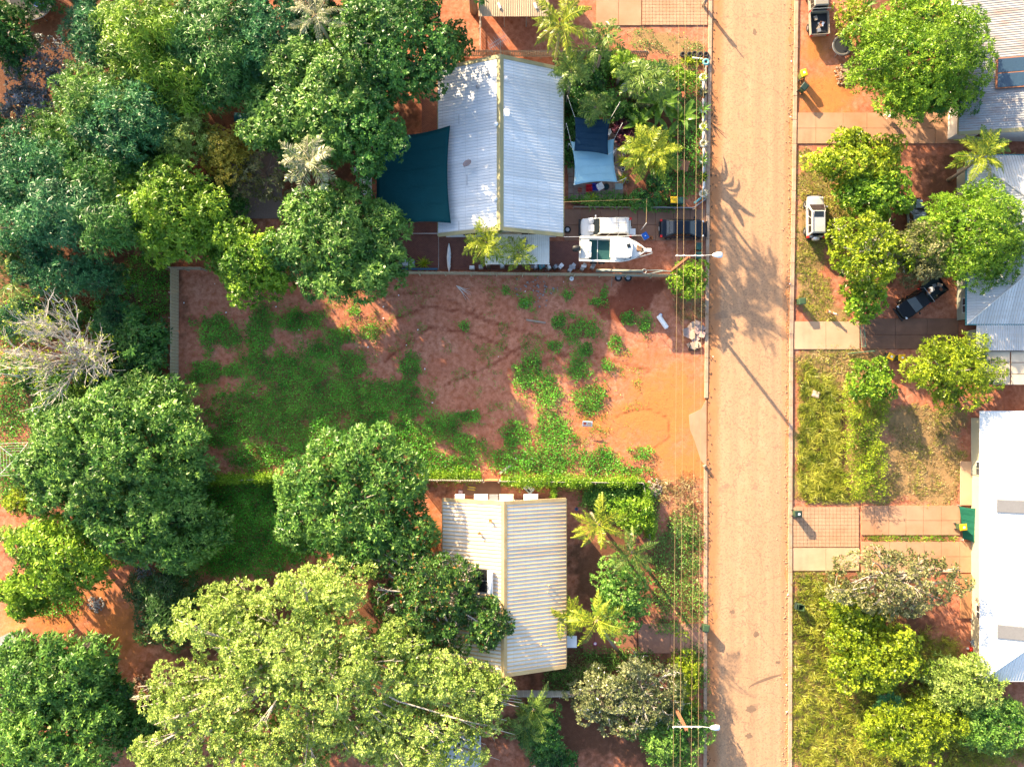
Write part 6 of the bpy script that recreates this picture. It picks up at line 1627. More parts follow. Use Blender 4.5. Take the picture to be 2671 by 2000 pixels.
for i in range(4):
    a = math.pi / 4 + i * math.pi / 2; q = MB(); q.tube([(0, 0, 1.75), (2.1 * math.cos(a), 2.1 * math.sin(a), 2.05)], .022); q.build('arm', WHITEM, t)
q = MB()
for k_ in range(1, 7):
    r_ = 2.1 * k_ / 6; z_ = 1.75 + .3 * k_ / 6
    pts = [(r_ * math.cos(math.pi / 4 + i * math.pi / 2), r_ * math.sin(math.pi / 4 + i * math.pi / 2), z_) for i in range(5)]
    for p1, p2 in zip(pts[:-1], pts[1:]): q.tube([p1, p2], .008 if k_ < 6 else .015, 4)
q.build('line', WHITEM, t)
def chair(label, px, py, ang, m, z=0.0, name='garden_chair'):
    t = thing(name, label, 'chair', P(px, py, z), ang)
    q = MB(); q.box((0, 0, .43), (.44, .46, .035)); q.build('seat', m, t, bevel=.015)
    q = MB(); q.add([(-.2, -.22, .44), (-.2, .22, .44), (-.32, .20, .84), (-.32, -.20, .84), (-.23, -.22, .44), (-.23, .22, .44), (-.35, .20, .84), (-.35, -.20, .84)], [(0, 1, 2, 3), (4, 5, 6, 7), (0, 1, 5, 4), (1, 2, 6, 5), (2, 3, 7, 6), (3, 0, 4, 7)]); q.build('backrest', m, t)
    for x in (-.2, .2):
        for y in (-.2, .2): q = MB(); q.tube([(x, y, .43), (x * 1.15, y * 1.15, 0)], .022); q.build('leg', m, t)
    for s in (-1, 1): q = MB(); q.tube([(.2, s * .24, .42), (.2, s * .25, .64), (-.26, s * .23, .66)], .02); q.build('armrest', m, t)
    return t
chair('white plastic chair on the top right driveway beside the lime tree', 2310, 302, 2.6, WHITEM)
chair('pink-white plastic chair left of the sails', 1489, 385, .5, mat('pinkish_plastic', (.5, .38, .36), .5))
chair('white chair right of the navy sail', 1582, 352, 3.5, WHITEM)
chair('beige armchair on the patio left of the light blue sail', 1486, 448, 1.57, mat('beige_cloth', (.42, .36, .28), .9))
chair('white garden chair at the bottom of the shaded garden', 1408, 1975, .6, WHITEM)
chair('white chair left of the green shade sail', 932, 448, 1.2, WHITEM)
chair('blue folding chair by the front wall of the white hip roofed house', 2532, 1670, 2.2, mat('blue_grey_cloth', (.2, .25, .33), .8))
chair('upper grey chair beside the dark parked pick-up', 2290, 763, 1.6, mat('grey_plastic', (.12, .15, .16), .6))
def table(label, px, py, w, d, h, m, ang=0, slats=0):
    t = thing('table', label, 'table', P(px, py, 0), ang)
    if slats:
        for i in range(slats):
            q = MB(); q.box((0, -d / 2 + (i + .5) * d / slats, h), (w, d / slats - .025, .03)); q.build('slat', m, t)
    else:
        q = MB(); q.box((0, 0, h), (w, d, .04)); q.build('table_top', m, t, bevel=.01)
    for x in (-w / 2 + .08, w / 2 - .08):
        for y in (-d / 2 + .08, d / 2 - .08): q = MB(); q.tube([(x, y, 0), (x, y, h)], .025); q.build('leg', m, t)
    return t
table('white slatted table left of the green shade sail', 962, 487, .85, 1.95, .75, WHITEM, 0, 7)
t = table('narrow white bench beside the slatted table', 943, 490, .28, 1.75, .45, WHITEM, 0, 2); t['category'] = 'bench'
table('glass table right of the coloured tubs', 1612, 492, .75, .6, .7, mat('pale_glass', (.2, .27, .28), .2))
table('white slatted bench right of the light blue sail, upper', 1597, 402, .45, .3, .45, WHITEM, 0, 3)
table('white slatted bench right of the light blue sail, lower', 1595, 440, .45, .3, .45, WHITEM, 0, 3)
table('dark glass table right of the light blue sail', 1596, 421, .42, .62, .7, BLACK)
table('long dark table left of the light blue sail', 1486, 412, .4, 1.3, .7, BLACK)
table('white round-edged table in the shaded garden at the bottom', 1404, 1995, .9, .5, .7, WHITEM)

# ------------------------------------------------------------------ tubs, pots, tyres
def tub(label, px, py, r, h, m, ry=None, z=0.0, cat='tub', name='tub', fill=None, group=None):
    t = thing(name, label, cat, P(px, py, z), 0, group); ry = ry or r
    q = MB(); q.lathe([(r * .7, .0), (r, h), (r * .88, h), (r * .62, .06), (.01, .05)], 18); o = q.build('shell', m, t, smooth=False); o.scale = (1, ry / r, 1)
    if fill:
        q = MB(); q.disc((0, 0, h * .75), r * .84, 18, ry * .84); q.build('filling', fill, t)
    return t
WATER = mat('dark_water', (.03, .06, .07), .1, spec=.8); SOIL = mat('pot_soil', (.06, .03, .02), .95)
tub('pale oval bath tub by the garden path, upper', 1602, 194, .3, .45, mat('pale_blue_enamel', (.36, .45, .5), .4), .4, fill=WATER)
tub('pale oval bath tub by the garden path, lower', 1626, 234, .33, .45, mat('pale_blue_enamel', (.4, .5, .55), .4), .42, fill=WATER)
tub('round wire-like ball pot near the bath tubs', 1568, 222, .32, .4, mat('grey_wire', (.25, .25, .25), .7), fill=SOIL)
tub('black round planter by the garden path', 1622, 296, .28, .35, BLACK, fill=SOIL)
for i, (x, y, r_) in enumerate(((1630, 338, .22), (1628, 350, .16), (1627, 394, .14), (1627, 405, .13), (1625, 436, .16), (1624, 444, .17), (1636, 476, .14))):
    tub(('first', 'second', 'third', 'fourth', 'fifth', 'sixth', 'last')[i] + ' small pot from the top in the row right of the patio', x, y, r_, .25, (METAL, WHITEM)[i % 2], fill=SOIL, cat='pot', name='plant_pot', group='small pots right of the patio')
for i, (x, y, c_) in enumerate(((1536, 493, (.55, .02, .03)), (1552, 490, (.03, .05, .40)), (1512, 498, (.45, .15, .1)))):
    t = thing('crate', ('red plastic crate in the row of tubs below the light blue sail', 'blue plastic crate in the row of tubs below the light blue sail', 'small orange crate left of the red one')[i], 'crate', P(x, y, 0)); w = (.62, .62, .4)[i]; h_ = .35
    m_ = mat(('red_crate', 'blue_crate', 'orange_crate')[i], c_, .5); q = MB()
    q.loft([[(sx * w / 2 * k_, sy * w / 2 * k_ * 1.1, z_) for sx, sy in ((-1, -1), (1, -1), (1, 1), (-1, 1))] for k_, z_ in ((.85, 0), (1, h_), (.92, h_), (.78, .05))]); q.build('shell', m_, t)
    q = MB(); q.box((0, 0, h_ - .01), (w * 1.12, .05, .05)); q.build('rim', m_, t)
t = thing('white_basin', 'white square basin right of the blue crate', 'basin', P(1564, 490, 0), .5); q = MB(); q.loft([[(sx * .3 * k_, sy * .3 * k_, z_) for sx, sy in ((-1, -1), (1, -1), (1, 1), (-1, 1))] for k_, z_ in ((.9, 0), (1, .6), (.88, .6), (.7, .45))]); q.build('bowl', WHITEM, t); q = MB(); q.tube([(-.1, .25, .6), (-.1, .25, .75), (-.1, .1, .75)], .02); q.build('tap', METAL, t)
tub('black drum right of the white basin', 1580, 491, .3, .55, BLACK, fill=WATER, cat='drum')
TYREW = mat('white_painted_tyre', (.72, .70, .66), .7, var=.1, dirt=(.45, .3, .2), dirt_amt=.4)
TYREB = mat('aqua_painted_tyre', (.15, .42, .42), .6, var=.15)
ORD = ('first', 'second', 'third', 'fourth', 'fifth', 'sixth', 'seventh', 'eighth', 'last')
for i, (y, m_) in enumerate(((205, TYREW), (243, TYRE), (288, TYREW), (333, TYREW), (377, TYREW), (420, TYREW), (462, TYRE), (507, TYREW))):
    t = thing('tyre_planter', ORD[i] + ' tyre planter from the top on the roadside garden wall', 'planter', P(1833, y, .1), 0, 'tyre planters along the kerb'); q = MB(); q.torus((0, 0, .2), .28, .12, 18, 8, flat=1.2); q.build('tyre', m_, t, smooth=True); q = MB(); q.disc((0, 0, .24), .24, 14); q.build('soil', SOIL, t)
    spiky(ORD[i] + ' spiky plant from the top in the roadside tyre planters', 1833, y, .32, .85 + .1 * (i % 3), 18, (_sg, _sp, _sd)[i % 3], 'spiky plants in the tyre planters')
for i, (x0, y0, x1, y1) in enumerate(((1835, 214, 1834, 236), (1834, 258, 1834, 274), (1835, 302, 1834, 322), (1835, 344, 1834, 366), (1835, 388, 1834, 410), (1835, 432, 1834, 452), (1836, 474, 1834, 496), (1828, 517, 1811, 530))):
    a, c = P(x0, y0, .35), P(x1, y1, .35); d = c - a; t = thing('pipe_planter', ORD[i] + ' short pipe from the top between the roadside tyre planters', 'pipe', a, math.atan2(d.y, d.x), 'pipes between the tyre planters'); L_ = d.length
    q = MB(); q.tube([(0, 0, 0), (L_, 0, 0)], .11, 10); q.build('pipe', (WHITEM, TYREB)[i == 7], t, smooth=True)
    for x in (.12, L_ - .12): q = MB(); q.box((x, 0, -.2), (.08, .1, .25)); q.build('foot', TIMBER, t)
for i, x in enumerate((1781, 1798, 1811, 1826, 1841)):
    t = thing('old_tyre', ORD[i] + ' black tyre from the left on the red verge at the garden corner', 'tyre', P(x, 144 + (i == 2) * -2, .1), 0, 'black tyres at the garden corner'); q = MB(); q.torus((0, 0, .08), .2, .1, 16, 8); q.build('tread', TYRE, t, smooth=True)
    q = MB(); q.disc((0, 0, .03), .16, 12); q.build('soil', EARTH, t)
t = thing('tyre_planter', 'aqua painted tyre planter at the upper kerb corner of the garden', 'planter', P(1840, 165, .1)); q = MB(); q.torus((0, 0, .2), .24, .12, 18, 8); q.build('tyre', TYREB, t, smooth=True); q = MB(); q.disc((0, 0, .24), .2, 14); q.build('soil', SOIL, t)
t = thing('pipe_planter', 'white pipe lying left of the aqua tyre planter', 'pipe', P(1806, 151, .3), -.12); q = MB(); q.tube([(0, 0, 0), (1.0, 0, 0)], .08, 10); q.build('pipe', WHITEM, t)
q = MB(); q.box((.5, 0, -.15), (.1, .12, .2)); q.build('foot', TIMBER, t)
for i, x in enumerate((1788, 1804, 1820, 1795)):
    spiky(ORD[i] + ' green strappy plant from the left along the upper garden bed', x, 162 - (i == 3) * 4, 0, .9, 14, _sg, 'strappy plants in the upper garden bed')
for i, (x, y) in enumerate(((2268, 195), (2292, 188), (1480, 600), (2300, 180))):
    t = thing('loose_tyre', ('loose tyre on the red soil below the big top right tree', 'second loose tyre beside the big top right tree', 'spare wheel standing by the corner of the galvanised house', 'half hidden tyre under the big top right tree')[i], 'tyre', P(x, y, .1)); wheel(t, (0, 0, .1), .34, .22, 'z')

# ------------------------------------------------------------------ smaller single things
t = thing('cool_box', 'blue cool box with white badge behind the white wagon', 'cool box', P(1681, 618, .3), .55); q = MB(); q.box((0, 0, .2), (.5, .6, .4), 0, 1.05); q.build('body', WHITEM, t, bevel=.03); q = MB(); q.box((0, 0, .44), (.56, .66, .09)); q.build('lid', mat('royal_blue_plastic', (.01, .10, .45), .4), t, bevel=.03); q = MB(); q.box((0, 0, .49), (.12, .08, .02)); q.build('badge', WHITEM, t)
t = thing('orange_bucket', 'small orange bucket right of the blue cool box', 'bucket', P(1697, 622)); q = MB(); q.lathe([(.12, 0), (.17, .3), (.15, .3), (.1, .05)], 12); q.build('pail', mat('orange_plastic', (.6, .2, .03), .5), t); q = MB(); q.tube([(-.16, 0, .3), (0, .05, .42), (.16, 0, .3)], .01); q.build('handle', METAL, t)
t = thing('pallet_table', 'brown board table in the front garden under the wires', 'table', P(1783, 433, .3), -.25)
for i in range(4): q = MB(); q.box((-.36 + .24 * i, 0, .2), (.225, 1.0, .04)); q.build('board', mat('red_brown_board', (.33, .14, .07), .8), t)
for x in (-.35, .35): q = MB(); q.box((x, 0, 0), (.08, .9, .36)); q.build('trestle', TIMBER, t)
def lay(name, label, cat, px, py, parts, ang=0, z=0.0):
    t = thing(name, label, cat, P(px, py, z), ang)
    for nm, m_, fn in parts:
        q = MB(); fn(q); q.build(nm, m_, t)
    return t
lay('water_heater', 'white cylindrical water heater lying near the dark soil', 'cylinder', 1727, 840, [('tank', WHITEM, lambda q: q.lathe([(.01, -.75), (.2, -.73), (.24, -.66), (.24, .66), (.2, .73), (.01, .75)], 14, (0, 0, .24), 'x')), ('valve', METAL, lambda q: q.tube([(.74, 0, .3), (.85, .02, .35)], .04))], math.radians(-55))
lay('blue_can', 'small blue and white can beside the water heater', 'can', 1722, 822, [('body', mat('blue_can', (.02, .12, .35), .4), lambda q: q.lathe([(.01, 0), (.17, 0), (.17, .24), (.01, .26)], 12)), ('lid', WHITEM, lambda q: q.lathe([(.12, .25), (.12, .3), (.01, .3)], 10))])
# heap of broken slabs and rags at the kerb
t = thing('rubble_heap', 'heap of pinkish broken slabs and rags at the kerb below the dry tufts', 'rubble', P(1808, 872)); rg = random.Random(11)
for i in range(22):
    q = MB(); n_ = rg.choice((4, 5, 6)); r_ = rg.uniform(.25, .55)
    q.poly([(r_ * math.cos(a) * rg.uniform(.7, 1.1), r_ * math.sin(a) * rg.uniform(.7, 1.1)) for a in [j * 2 * math.pi / n_ for j in range(n_)]], 0, .07)
    x, y = rg.uniform(-.85, .9), rg.uniform(-1.2, 1.1); q.build('slab', mat(('pink_slab', 'grey_slab', 'tan_slab')[i % 3], ((.42, .28, .24), (.26, .20, .18), (.46, .33, .24))[i % 3], .9, scale=3), t, (x, y, .03 + rg.uniform(0, .16)), (rg.uniform(-.2, .2), rg.uniform(-.2, .2), rg.uniform(0, 3)))
for x in (-.45, .38): q = MB(); q.tube([(x, -1.5, .1), (x + .1, -1.1, .25), (x + .05, -.75, .1)], .05); q.build('rag', BLACK, t)
q = MB(); q.tube([(-.45, -1.55, .08), (.35, -1.5, .08)], .05); q.build('rag', BLACK, t)
# sale sign
t = thing('sale_sign', 'white and red real estate sign board leaning on the lot', 'sign', P(1530, 1108), -.05)
q = MB(); q.box((0, 0, 0), (.95, .04, .62)); sb = q.build('board', WHITEM, t, (0, .12, .72), (math.radians(-58), 0, 0))
q = MB(); q.disc((0, 0, 0), .17, 16); q.build('emblem', mat('sign_red', (.65, .10, .05), .5), sb, (-.24, -.026, .04), (math.radians(90), 0, 0))
q = MB(); q.box((.18, -.024, .02), (.36, .006, .34)); q.build('picture', mat('sign_peach', (.7, .45, .3), .5, var=.35, scale=9), sb)
q = MB(); q.box((0, -.024, -.25), (.85, .006, .07)); q.build('strip', mat('sign_red', (.65, .10, .05), .5), sb)
for x in (-.4, .4): q = MB(); q.tube([(x, .2, 0), (x, .1, .75)], .025); q.build('leg', TIMBER, t)
# dog
def dog():
    t = thing('dog', 'tan and white dog standing on the grass beside the pale driveway', 'dog', P(2162, 816), math.radians(-25))
    co = [(-.32, 0, .52), (-.1, 0, .53), (.18, 0, .53), (.34, 0, .60), (.45, 0, .70), (.60, 0, .67), (.70, 0, .64), (-.44, .02, .62), (-.56, .04, .74)]
    rr = [.12, .125, .14, .10, .085, .06, .04, .035, .02]; ed = [(0, 1), (1, 2), (2, 3), (3, 4), (4, 5), (5, 6), (0, 7), (7, 8)]
    for s in (-1, 1):
        b = len(co); co += [(.2, s * .10, .40), (.18, s * .11, .22), (.2, s * .11, .03), (.25, s * .11, .015)]; rr += [.07, .04, .032, .03]; ed += [(2, b), (b, b + 1), (b + 1, b + 2), (b + 2, b + 3)]
        b = len(co); co += [(-.30, s * .11, .40), (-.24, s * .12, .30), (-.38, s * .12, .18), (-.34, s * .12, .03), (-.29, s * .12, .015)]; rr += [.085, .055, .035, .03, .03]; ed += [(0, b), (b, b + 1), (b + 1, b + 2), (b + 2, b + 3), (b + 3, b + 4)]
        b = len(co); co += [(.43, s * .07, .80)]; rr += [.025]; ed += [(4, b)]
    me = bpy.data.meshes.new('body'); me.from_pydata(co, ed, [])
    m, n, l, b_ = nt('dog_fur'); f = ramp(n, l, noise(n, l, 3.2, 2, objco(n)), [(.52, (.42, .17, .05)), (.58, (.62, .5, .38))]); l.new(f, b_.inputs['Base Color']); b_.inputs['Roughness'].default_value = .9
    me.materials.append(m)
    o = link('body', me, t); sk = o.modifiers.new('skin', 'SKIN'); o.modifiers.new('sub', 'SUBSURF').levels = 1; o.modifiers['sub'].render_levels = 2
    for v, r_ in zip(me.skin_vertices[0].data if me.skin_vertices else [], rr): v.radius = (r_, r_)
    return o, rr
def skin_radii(o, rr):
    me = o.data
    if not me.skin_vertices:
        bm = bmesh.new(); bm.from_mesh(me); bm.verts.layers.skin.verify(); bm.to_mesh(me); bm.free()
    for i, v in enumerate(me.skin_vertices[0].data): v.radius = (rr[i], rr[i]); v.use_root = (i == 1)
_o, _rr = dog(); skin_radii(_o, _rr)
# oven / brick pillar and ash heaps at the lower left
t = thing('brick_oven', 'pale-topped square brick oven beside the bare red path', 'oven', P(255, 1665), -.12); q = MB(); q.box((0, 0, .7), (1.25, 1.1, 1.4)); q.build('wall', mat('pale_brick', (.45, .26, .15), .9, scale=5), t); q = MB(); q.box((0, .05, 1.45), (1.4, 1.2, .1)); q.build('top_slab', CONC_PALE, t, bevel=.02)
rg = random.Random(4)
for i in range(14): q = MB(); q.box((rg.uniform(-1.2, .1), rg.uniform(-1.5, -.4), rg.uniform(.1, .5)), (.3, .16, .11), rg.uniform(0, 3)); q.build('brick', mat('loose_brick', (.5, .32, .2), .9), t)
def heap(name, label, px, py, R, h, m, n=90, kind='stuff', cat='heap'):
    rg = random.Random(label); q = MB(); c = P(px, py)
    for i in range(n):
        a = rg.uniform(0, 6.28); r_ = R * rg.random() ** .6; s_ = rg.uniform(.06, .2)
        q.box((c.x + r_ * math.cos(a), c.y + r_ * math.sin(a), h * (1 - (r_ / R) ** 2) * .8 + .0), (s_, s_ * rg.uniform(.6, 1.2), s_ * .6), rg.uniform(0, 3), rg.uniform(.5, .9))
    tag(q.build(name, m), label, cat, kind='stuff')
heap('ash_heap', 'grey ash heap in the gap right of the shaded mango', 375, 1490, 1.0, .25, mat('grey_ash', (.26, .26, .29), .95), 140)
heap('ash_heap', 'pale grey ash heap beside the bare red path', 250, 1575, .8, .2, mat('pale_ash', (.38, .34, .31), .95), 110)
heap('soil_heap', 'pale sandy heap beside the lower front fence', 1705, 1272, .9, .3, mat('pale_sand', (.40, .30, .24), .95), 160)
heap('twig_heap', 'heap of stones and dry weeds beside the top right trampoline', 2205, 195, 1.1, .3, mat('tan_stone', (.36, .25, .17), .95), 170)
heap('stone_litter', 'grey stones along the foot of the fence below the brick patio', 1400, 745, 2.2, .04, mat('grey_stone', (.28, .25, .24), .95), 80)
heap('stone_litter', 'pale stones at the lower end of the bare red path', 370, 1790, 1.2, .1, mat('tan_stone', (.36, .25, .17), .95), 120)
# litter on the lot
rg = random.Random(77)
q = MB(); q.box((0, 0, .03), (.11, .08, .04), 0, .8); lm = q.mesh('litter', WHITEM)
spots = [(950, 786), (1000, 800), (930, 782), (1040, 770), (1090, 860), (960, 905), (910, 862), (1000, 830), (1108, 962), (1060, 900), (720, 800), (1470, 735), (1583, 896), (1370, 760), (480, 790), (590, 815), (1430, 1170), (1345, 1195), (1388, 1195), (1128, 1050), (1290, 1190), (1255, 1160), (630, 1020), (560, 740), (1235, 1070), (660, 1025), (1490, 725), (780, 860), (1860, 930), (1300, 930)]
for x, y in spots:
    p = P(x, y, 0); o = link('litter', lm, None, p, (0, 0, rg.uniform(0, 3)), None); k_ = rg.uniform(.7, 1.5); o.scale = (k_, k_, k_)
    tag(o, 'small white scrap of litter on the vacant lot', 'litter', 'white litter scraps on the lot')
for i, (x, y) in enumerate(((2062, 305), (2055, 1550), (2051, 1785), (2052, 1855), (2060, 740), (2064, 160), (2100, 1235), (2098, 1195))):
    o = link('litter', lm, None, P(x, y, .13 if i < 6 else .02), (0, 0, i)); o.scale = (1.4, 1.2, 1); tag(o, 'small white scrap of litter along the right kerb', 'litter', 'white litter scraps along the right kerb')
lay('plank', 'grey weathered plank lying on the red soil in the middle of the lot', 'plank', 1398, 838, [('plank', TIMBER, lambda q: q.box((0, 0, .04), (1.9, .16, .05)))], -.15)
lay('board', 'bleached board leaning in the weeds near the creeper fence', 'plank', 1317, 1224, [('board', mat('bleached_board', (.42, .38, .34), .9), lambda q: q.box((0, 0, .06), (1.4, .2, .04)))], .65)
lay('board', 'white cracked panel lying behind the lower house', 'panel', 1380, 1274, [('panel', WHITEM, lambda q: q.box((0, 0, .08), (.95, .7, .05))), ('label', BLACK, lambda q: q.box((.1, -.15, .107), (.4, .15, .006)))], -.75)
lay('pallet', 'yellow pallet on the slab behind the lower house', 'pallet', 1230, 1273, [('slat', mat('yellow_paint', (.6, .42, .03), .6), lambda q: q.box((0, .12, .1), (.75, .09, .06))), ('slat', mat('yellow_paint', (.6, .42, .03), .6), lambda q: q.box((0, -.12, .1), (.75, .09, .06))), ('bearer', TIMBER, lambda q: q.box((0, 0, .04), (.5, .4, .06)))], -.15)
lay('pink_cushion', 'pale pink cushion at the corner of the lower house', 'cushion', 1201, 1282, [('cushion', mat('pale_pink_cloth', (.6, .42, .42), .9), lambda q: q.box((0, 0, .15), (.42, .36, .14), .3, .8))], -.3)
lay('cardboard_box', 'dirty pinkish box in the tall grass of the right verge', 'box', 2126, 1028, [('base', mat('pink_carton', (.45, .30, .24), .9), lambda q: q.box((0, 0, .12), (.72, .62, .25))), ('lid', mat('pale_carton', (.58, .46, .38), .9), lambda q: q.box((-.03, .03, .26), (.62, .5, .02)))], -.35, 0)
lay('teal_tarp', 'small teal tarp in the shade of the left block', 'tarp', 632, 310, [('sheet', mat('teal_sheet', (.03, .2, .22), .6), lambda q: q.loft([[(x, -.45 + .04 * (i % 2), .3 + .05 * (i % 3)) for i, x in enumerate((-.65, -.3, 0, .3, .65))], [(x, 0, .42 + .06 * ((i + 1) % 2)) for i, x in enumerate((-.65, -.3, 0, .3, .65))], [(x, .42, .3 + .05 * ((i + 1) % 3)) for i, x in enumerate((-.65, -.3, 0, .3, .65))]], False, False)), ('frame', METAL, lambda q: q.box((0, 0, .14), (1.1, .7, .28)))], -.05)
lay('barbecue', 'black barbecue on the grey gravel yard', 'barbecue', 628, 522, [('bowl', BLACK, lambda q: q.lathe([(.05, .5), (.28, .6), (.34, .78), (.28, .92), (.02, 1.0)], 14)), ('leg', METAL, lambda q: (q.tube([(.2, .1, .6), (.3, .2, 0)], .02), q.tube([(-.2, .1, .6), (-.3, .2, 0)], .02), q.tube([(0, -.2, .6), (0, -.3, 0)], .02))), ('handle', METAL, lambda q: q.tube([(.3, 0, .8), (.9, -.5, .8)], .02))])
lay('surf_ski', 'white surfboard-like dinghy leaning on the fence of the brick patio', 'board', 1172, 672, [('hull', WHITEM, lambda q: q.loft([[(w_ * math.cos(a), y, .35 + .12 * math.sin(a)) for a in [k_ * math.pi / 4 for k_ in range(8)]] for y, w_ in ((-1.5, .02), (-.9, .16), (0, .22), (.8, .14), (1.3, .03))])), ('fin', BLACK, lambda q: q.box((.15, -.3, .38), (.12, 1.0, .06)))], 0)
lay('cabinet', 'pale blue cabinet at the left end of the patio fence', 'cabinet', 1064, 690, [('body', mat('pale_blue_cabinet', (.33, .38, .42), .6), lambda q: q.box((0, 0, .5), (1.4, .6, 1.0))), ('door', mat('pale_grey_door', (.45, .46, .46), .6), lambda q: q.box((.1, .0, 1.01), (1.0, .5, .03)))])
lay('blue_beam', 'dark blue beam along the patio fence', 'beam', 1098, 706, [('beam', mat('blue_beam', (.04, .12, .2), .6), lambda q: q.box((0, 0, .9), (3.4, .18, .12))), ('leg', METAL, lambda q: (q.box((-1.5, 0, .42), (.08, .1, .84)), q.box((1.5, 0, .42), (.08, .1, .84))))])
for i, (x, c_, w_) in enumerate(((1232, (.6, .6, .6), .5), (1255, (.5, .5, .5), .4), (1310, (.45, .45, .42), .4), (1386, (.5, .2, .06), .25), (1396, (.3, .3, .32), .4), (1412, (.1, .38, .45), .5), (1431, (.5, .48, .4), .35), (1448, (.1, .1, .1), .5), (1462, (.75, .75, .75), .5), (1490, (.4, .42, .45), .9), (1520, (.4, .38, .36), .7), (1545, (.55, .55, .52), .5))):
    lay('stored_box', (ORD[i] + ' stored box from the left along the inside of the patio fence') if i < 9 else ('grey tool box', 'grey machine box', 'white tray box')[i - 9] + ' along the inside of the fence beside the boat', 'box', x, 701 - (i % 3) * 2, [('body', mat('junk_%d' % i, c_, .6), lambda q: q.box((0, 0, .4), (w_, .35, .8), .1 * i)), ('top', METAL if i % 2 else WHITEM, lambda q: q.box((.03, .02, .84), (w_ * .7, .22, .07), .3 * i))])
lay('plastic_lid', 'small white plastic lid on the soil below the patio fence', 'disc', 1491, 727, [('disc', WHITEM, lambda q: q.lathe([(.01, .06), (.2, .05), (.22, 0)], 14)), ('knob', METAL, lambda q: q.box((0, 0, .08), (.08, .08, .05)))])  # loose lid with a knob, shaped as a plain disc
lay('toy', 'red and white toy by the front wall of the white hip roofed house', 'toy', 2530, 1691, [('body', mat('bright_red', (.6, .03, .02), .5), lambda q: q.loft([[(r_ * math.cos(a), r_ * math.sin(a), z_) for a in [k_ * math.pi / 3 for k_ in range(6)]] for r_, z_ in ((.15, 0), (.25, .12), (.2, .3), (.05, .36))])), ('stripe', WHITEM, lambda q: q.box((-.25, .05, .1), (.2, .15, .2)))])
tub('white round bucket at the lower front wall of the white hip roofed house', 2541, 1720, .19, .3, WHITEM, fill=SOIL, cat='bucket', name='bucket')
tub('white round bucket beside the brown porch slab', 2534, 1617, .13, .22, WHITEM, fill=SOIL, cat='bucket', name='bucket')
tub('magenta ball planter on the path of the lower house', 1552, 1676, .17, .25, mat('magenta_plastic', (.45, .03, .3), .5), fill=WHITEM, cat='pot', name='plant_pot')
tub('red pot left of the round dark tree at the lower house', 1546, 1503, .2, .25, mat('red_pot', (.5, .04, .04), .5), fill=SOIL, cat='pot', name='plant_pot')
tub('blue bucket right of the rusty-ribbed roof', 1503, 1326, .16, .25, mat('blue_plastic', (.02, .07, .38), .5), fill=WATER, cat='bucket', name='bucket')
t = thing('concrete_bollard', 'short concrete post at the break in the left kerb', 'bollard', P(1838, 1216)); q = MB(); q.box((0, 0, .2), (.32, .3, .5), .4, .85); q.build('post', TIMBER, t, bevel=.03); q = MB(); q.box((0, 0, .47), (.24, .22, .05), .4); q.build('cap', mat('dark_cap', (.08, .07, .06), .8), t)
t = thing('fallen_palm_frond', 'dry pale fallen frond on the weeds of the lower verge', 'frond', P(1770, 1400, .1), 1.2)
for i in range(3): link('stalk', fronds('palmgrey', 'fan')[3], t, (0, 0, .05), (0, .1, .35 * i - .3), (.6, .6, .3))
t = thing('dry_branch', 'dry fallen branch at the fence on the red soil', 'branch', P(1190, 745), -.6); rg = random.Random(9)
for i in range(7): q = MB(); a = rg.uniform(-.5, .5); q.tube([(0, 0, .08), (.9, a * .5, .15), (2.0 * rg.uniform(.6, 1), a * 1.3, .05)], [.03, .02, .008], 5); q.build('twig', LEAF['dead'], t)
t = thing('bamboo_pole', 'long yellow bamboo pole beside the foxtail palm', 'pole', P(2590, 430, 1.5), .5); q = MB(); q.tube([(0, 0, 0), (2.1, 0, .4)], .04); q.build('pole', mat('bamboo_yellow', (.5, .38, .1), .6), t); q = MB(); q.tube([(0, 0, 0), (-.1, 0, -1.5)], .03); q.build('prop', TIMBER, t)

# ------------------------------------------------------------------ dust, stains and grit on the road
def dust_strip(edge, side, wmax, name, ofs):
    ys = np.arange(-140, 2140, 7.0); nsub = 4; vs = []; fs = []
    w = np.clip((fbm(ys * .012 + ofs, ys * 0 + 2.0) - .32) * 2.2, .03, 1) * wmax * (.55 + .9 * fbm(ys * .06 + ofs, ys * 0 + 8.0))
    for y, ww in zip(ys, w):
        xl, xr = edge_x(LEFT_EDGE, y), edge_x(RIGHT_EDGE, y)
        for k_ in range(nsub + 1):
            px_ = edge_x(edge, y) + side * ww * PXM * k_ / nsub
            u = (px_ - xl) / (xr - xl); p = P(px_, y)
            vs.append((p.x, p.y, .012 + .06 * (1 - (2 * u - 1) ** 2) + .004 + .035 * (1 - k_ / nsub) ** 2))
    for i in range(len(ys) - 1):
        for k_ in range(nsub):
            a = i * (nsub + 1) + k_; fs.append((a, a + 1, a + nsub + 2, a + nsub + 1))
    q = MB(); q.add(vs, fs); tag(q.build(name, mat('orange_dust', (.45, .19, .075), .95, var=.22, scale=1.5, dirt=(.36, .2, .12), dirt_amt=.6, bmp=.3, world=True), smooth=True), kind='structure')
dust_strip(LEFT_EDGE, 1, .85, 'road_dust', 3.0)
dust_strip(RIGHT_EDGE, -1, .45, 'road_dust', 21.0)
def road_z(px_, py_):
    xl, xr = edge_x(LEFT_EDGE, py_), edge_x(RIGHT_EDGE, py_); u = (px_ - xl) / (xr - xl)
    return .012 + .06 * (1 - (2 * u - 1) ** 2)
STAIN = mat('oil_stain', (.20, .125, .08), .8, var=.3, scale=4, world=True)
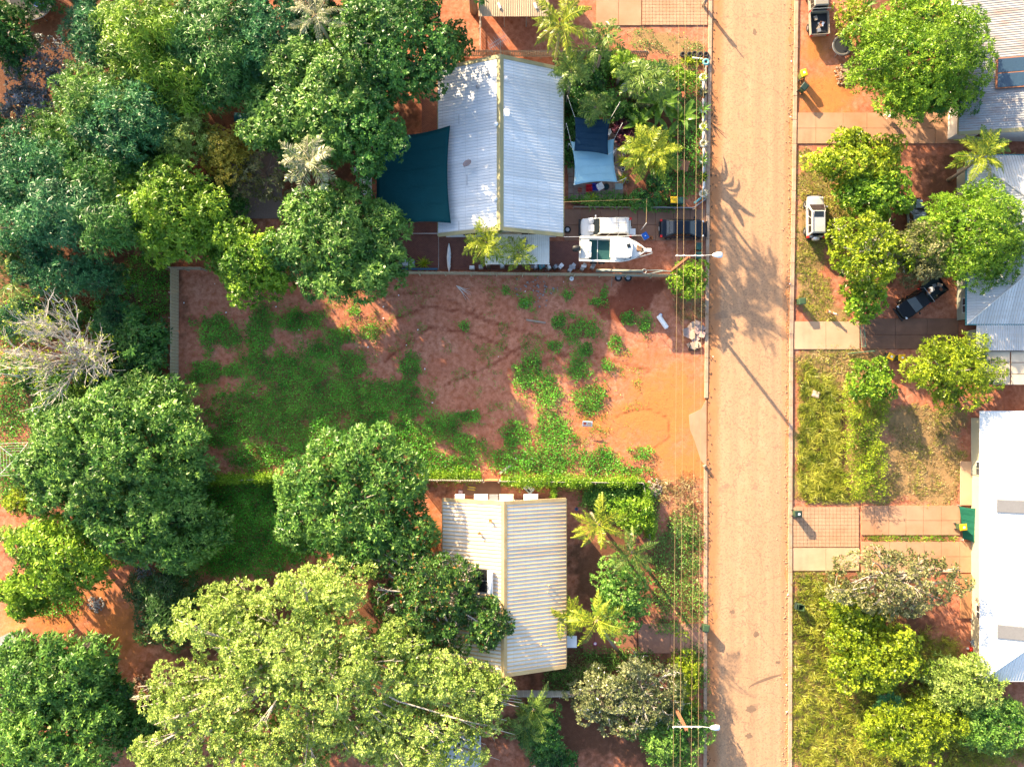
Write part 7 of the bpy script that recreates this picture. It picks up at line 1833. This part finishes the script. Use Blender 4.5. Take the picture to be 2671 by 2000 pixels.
for i, (x, y, rx_, ry_, an) in enumerate(((1958, 1848, 14, 10, .1), (1953, 1917, 11, 8, .4), (1968, 85, 6, 9, 0), (1910, 1595, 8, 6, 0), (1972, 1653, 10, 8, .3), (2028, 1726, 7, 4, -.6))):
    rg = random.Random(i); c = P(x, y); pts = []
    for k_ in range(22):
        a = k_ * 2 * math.pi / 22; r_ = rg.uniform(.65, 1.1); px_, py_ = x + rx_ * r_ * math.cos(a), y + ry_ * r_ * math.sin(a)
        p = P(px_, py_); pts.append((p.x, p.y, road_z(px_, py_) + .005))
    q = MB(); q.add(pts + [(c.x, c.y, road_z(x, y) + .005)], [(k_, (k_ + 1) % 22, 22) for k_ in range(22)]); tag(q.build('oil_stain', STAIN), kind='structure')
q = MB(); v_ = []
for i in range(15):
    t_ = i / 14; x = 1952 + 85 * t_; y = 1792 - 34 * t_ ** .7
    for s_ in (-1, 1):
        p = P(x, y + s_ * (3.5 * math.sin(math.pi * (t_ * .9 + .05)) + .4)); v_.append((p.x, p.y, road_z(x, y) + .006))
q.add(v_, [(2 * i, 2 * i + 2, 2 * i + 3, 2 * i + 1) for i in range(14)]); tag(q.build('oil_stain', STAIN), kind='structure')
def grit(label, edge, side, n_, w, col, seed):
    rg = np.random.default_rng(seed); y = rg.uniform(-60, 2060, n_); o = rg.exponential(w, n_) * side
    px_ = np.array([edge_x(edge, yy) for yy in y]) + o * PXM
    q = MB()
    for a, b_ in zip(px_, y):
        p = P(a, b_, 0); s_ = rg.uniform(.04, .13); q.box((p.x, p.y, .05 + .02 * rg.random()), (s_, s_ * rg.uniform(.5, 1), .05), rg.uniform(0, 3), .7)
    tag(q.build('leaf_litter', mat(col, *{'tan_litter': ((.42, .28, .17),), 'dark_litter': ((.10, .07, .05),)}[col], .95)), label, 'litter', kind='stuff')
grit('dry leaf litter and gravel along the right kerb', RIGHT_EDGE, -1, 700, .22, 'tan_litter', 1)
grit('dark leaf litter along the left kerb', LEFT_EDGE, 1, 420, .18, 'dark_litter', 2)
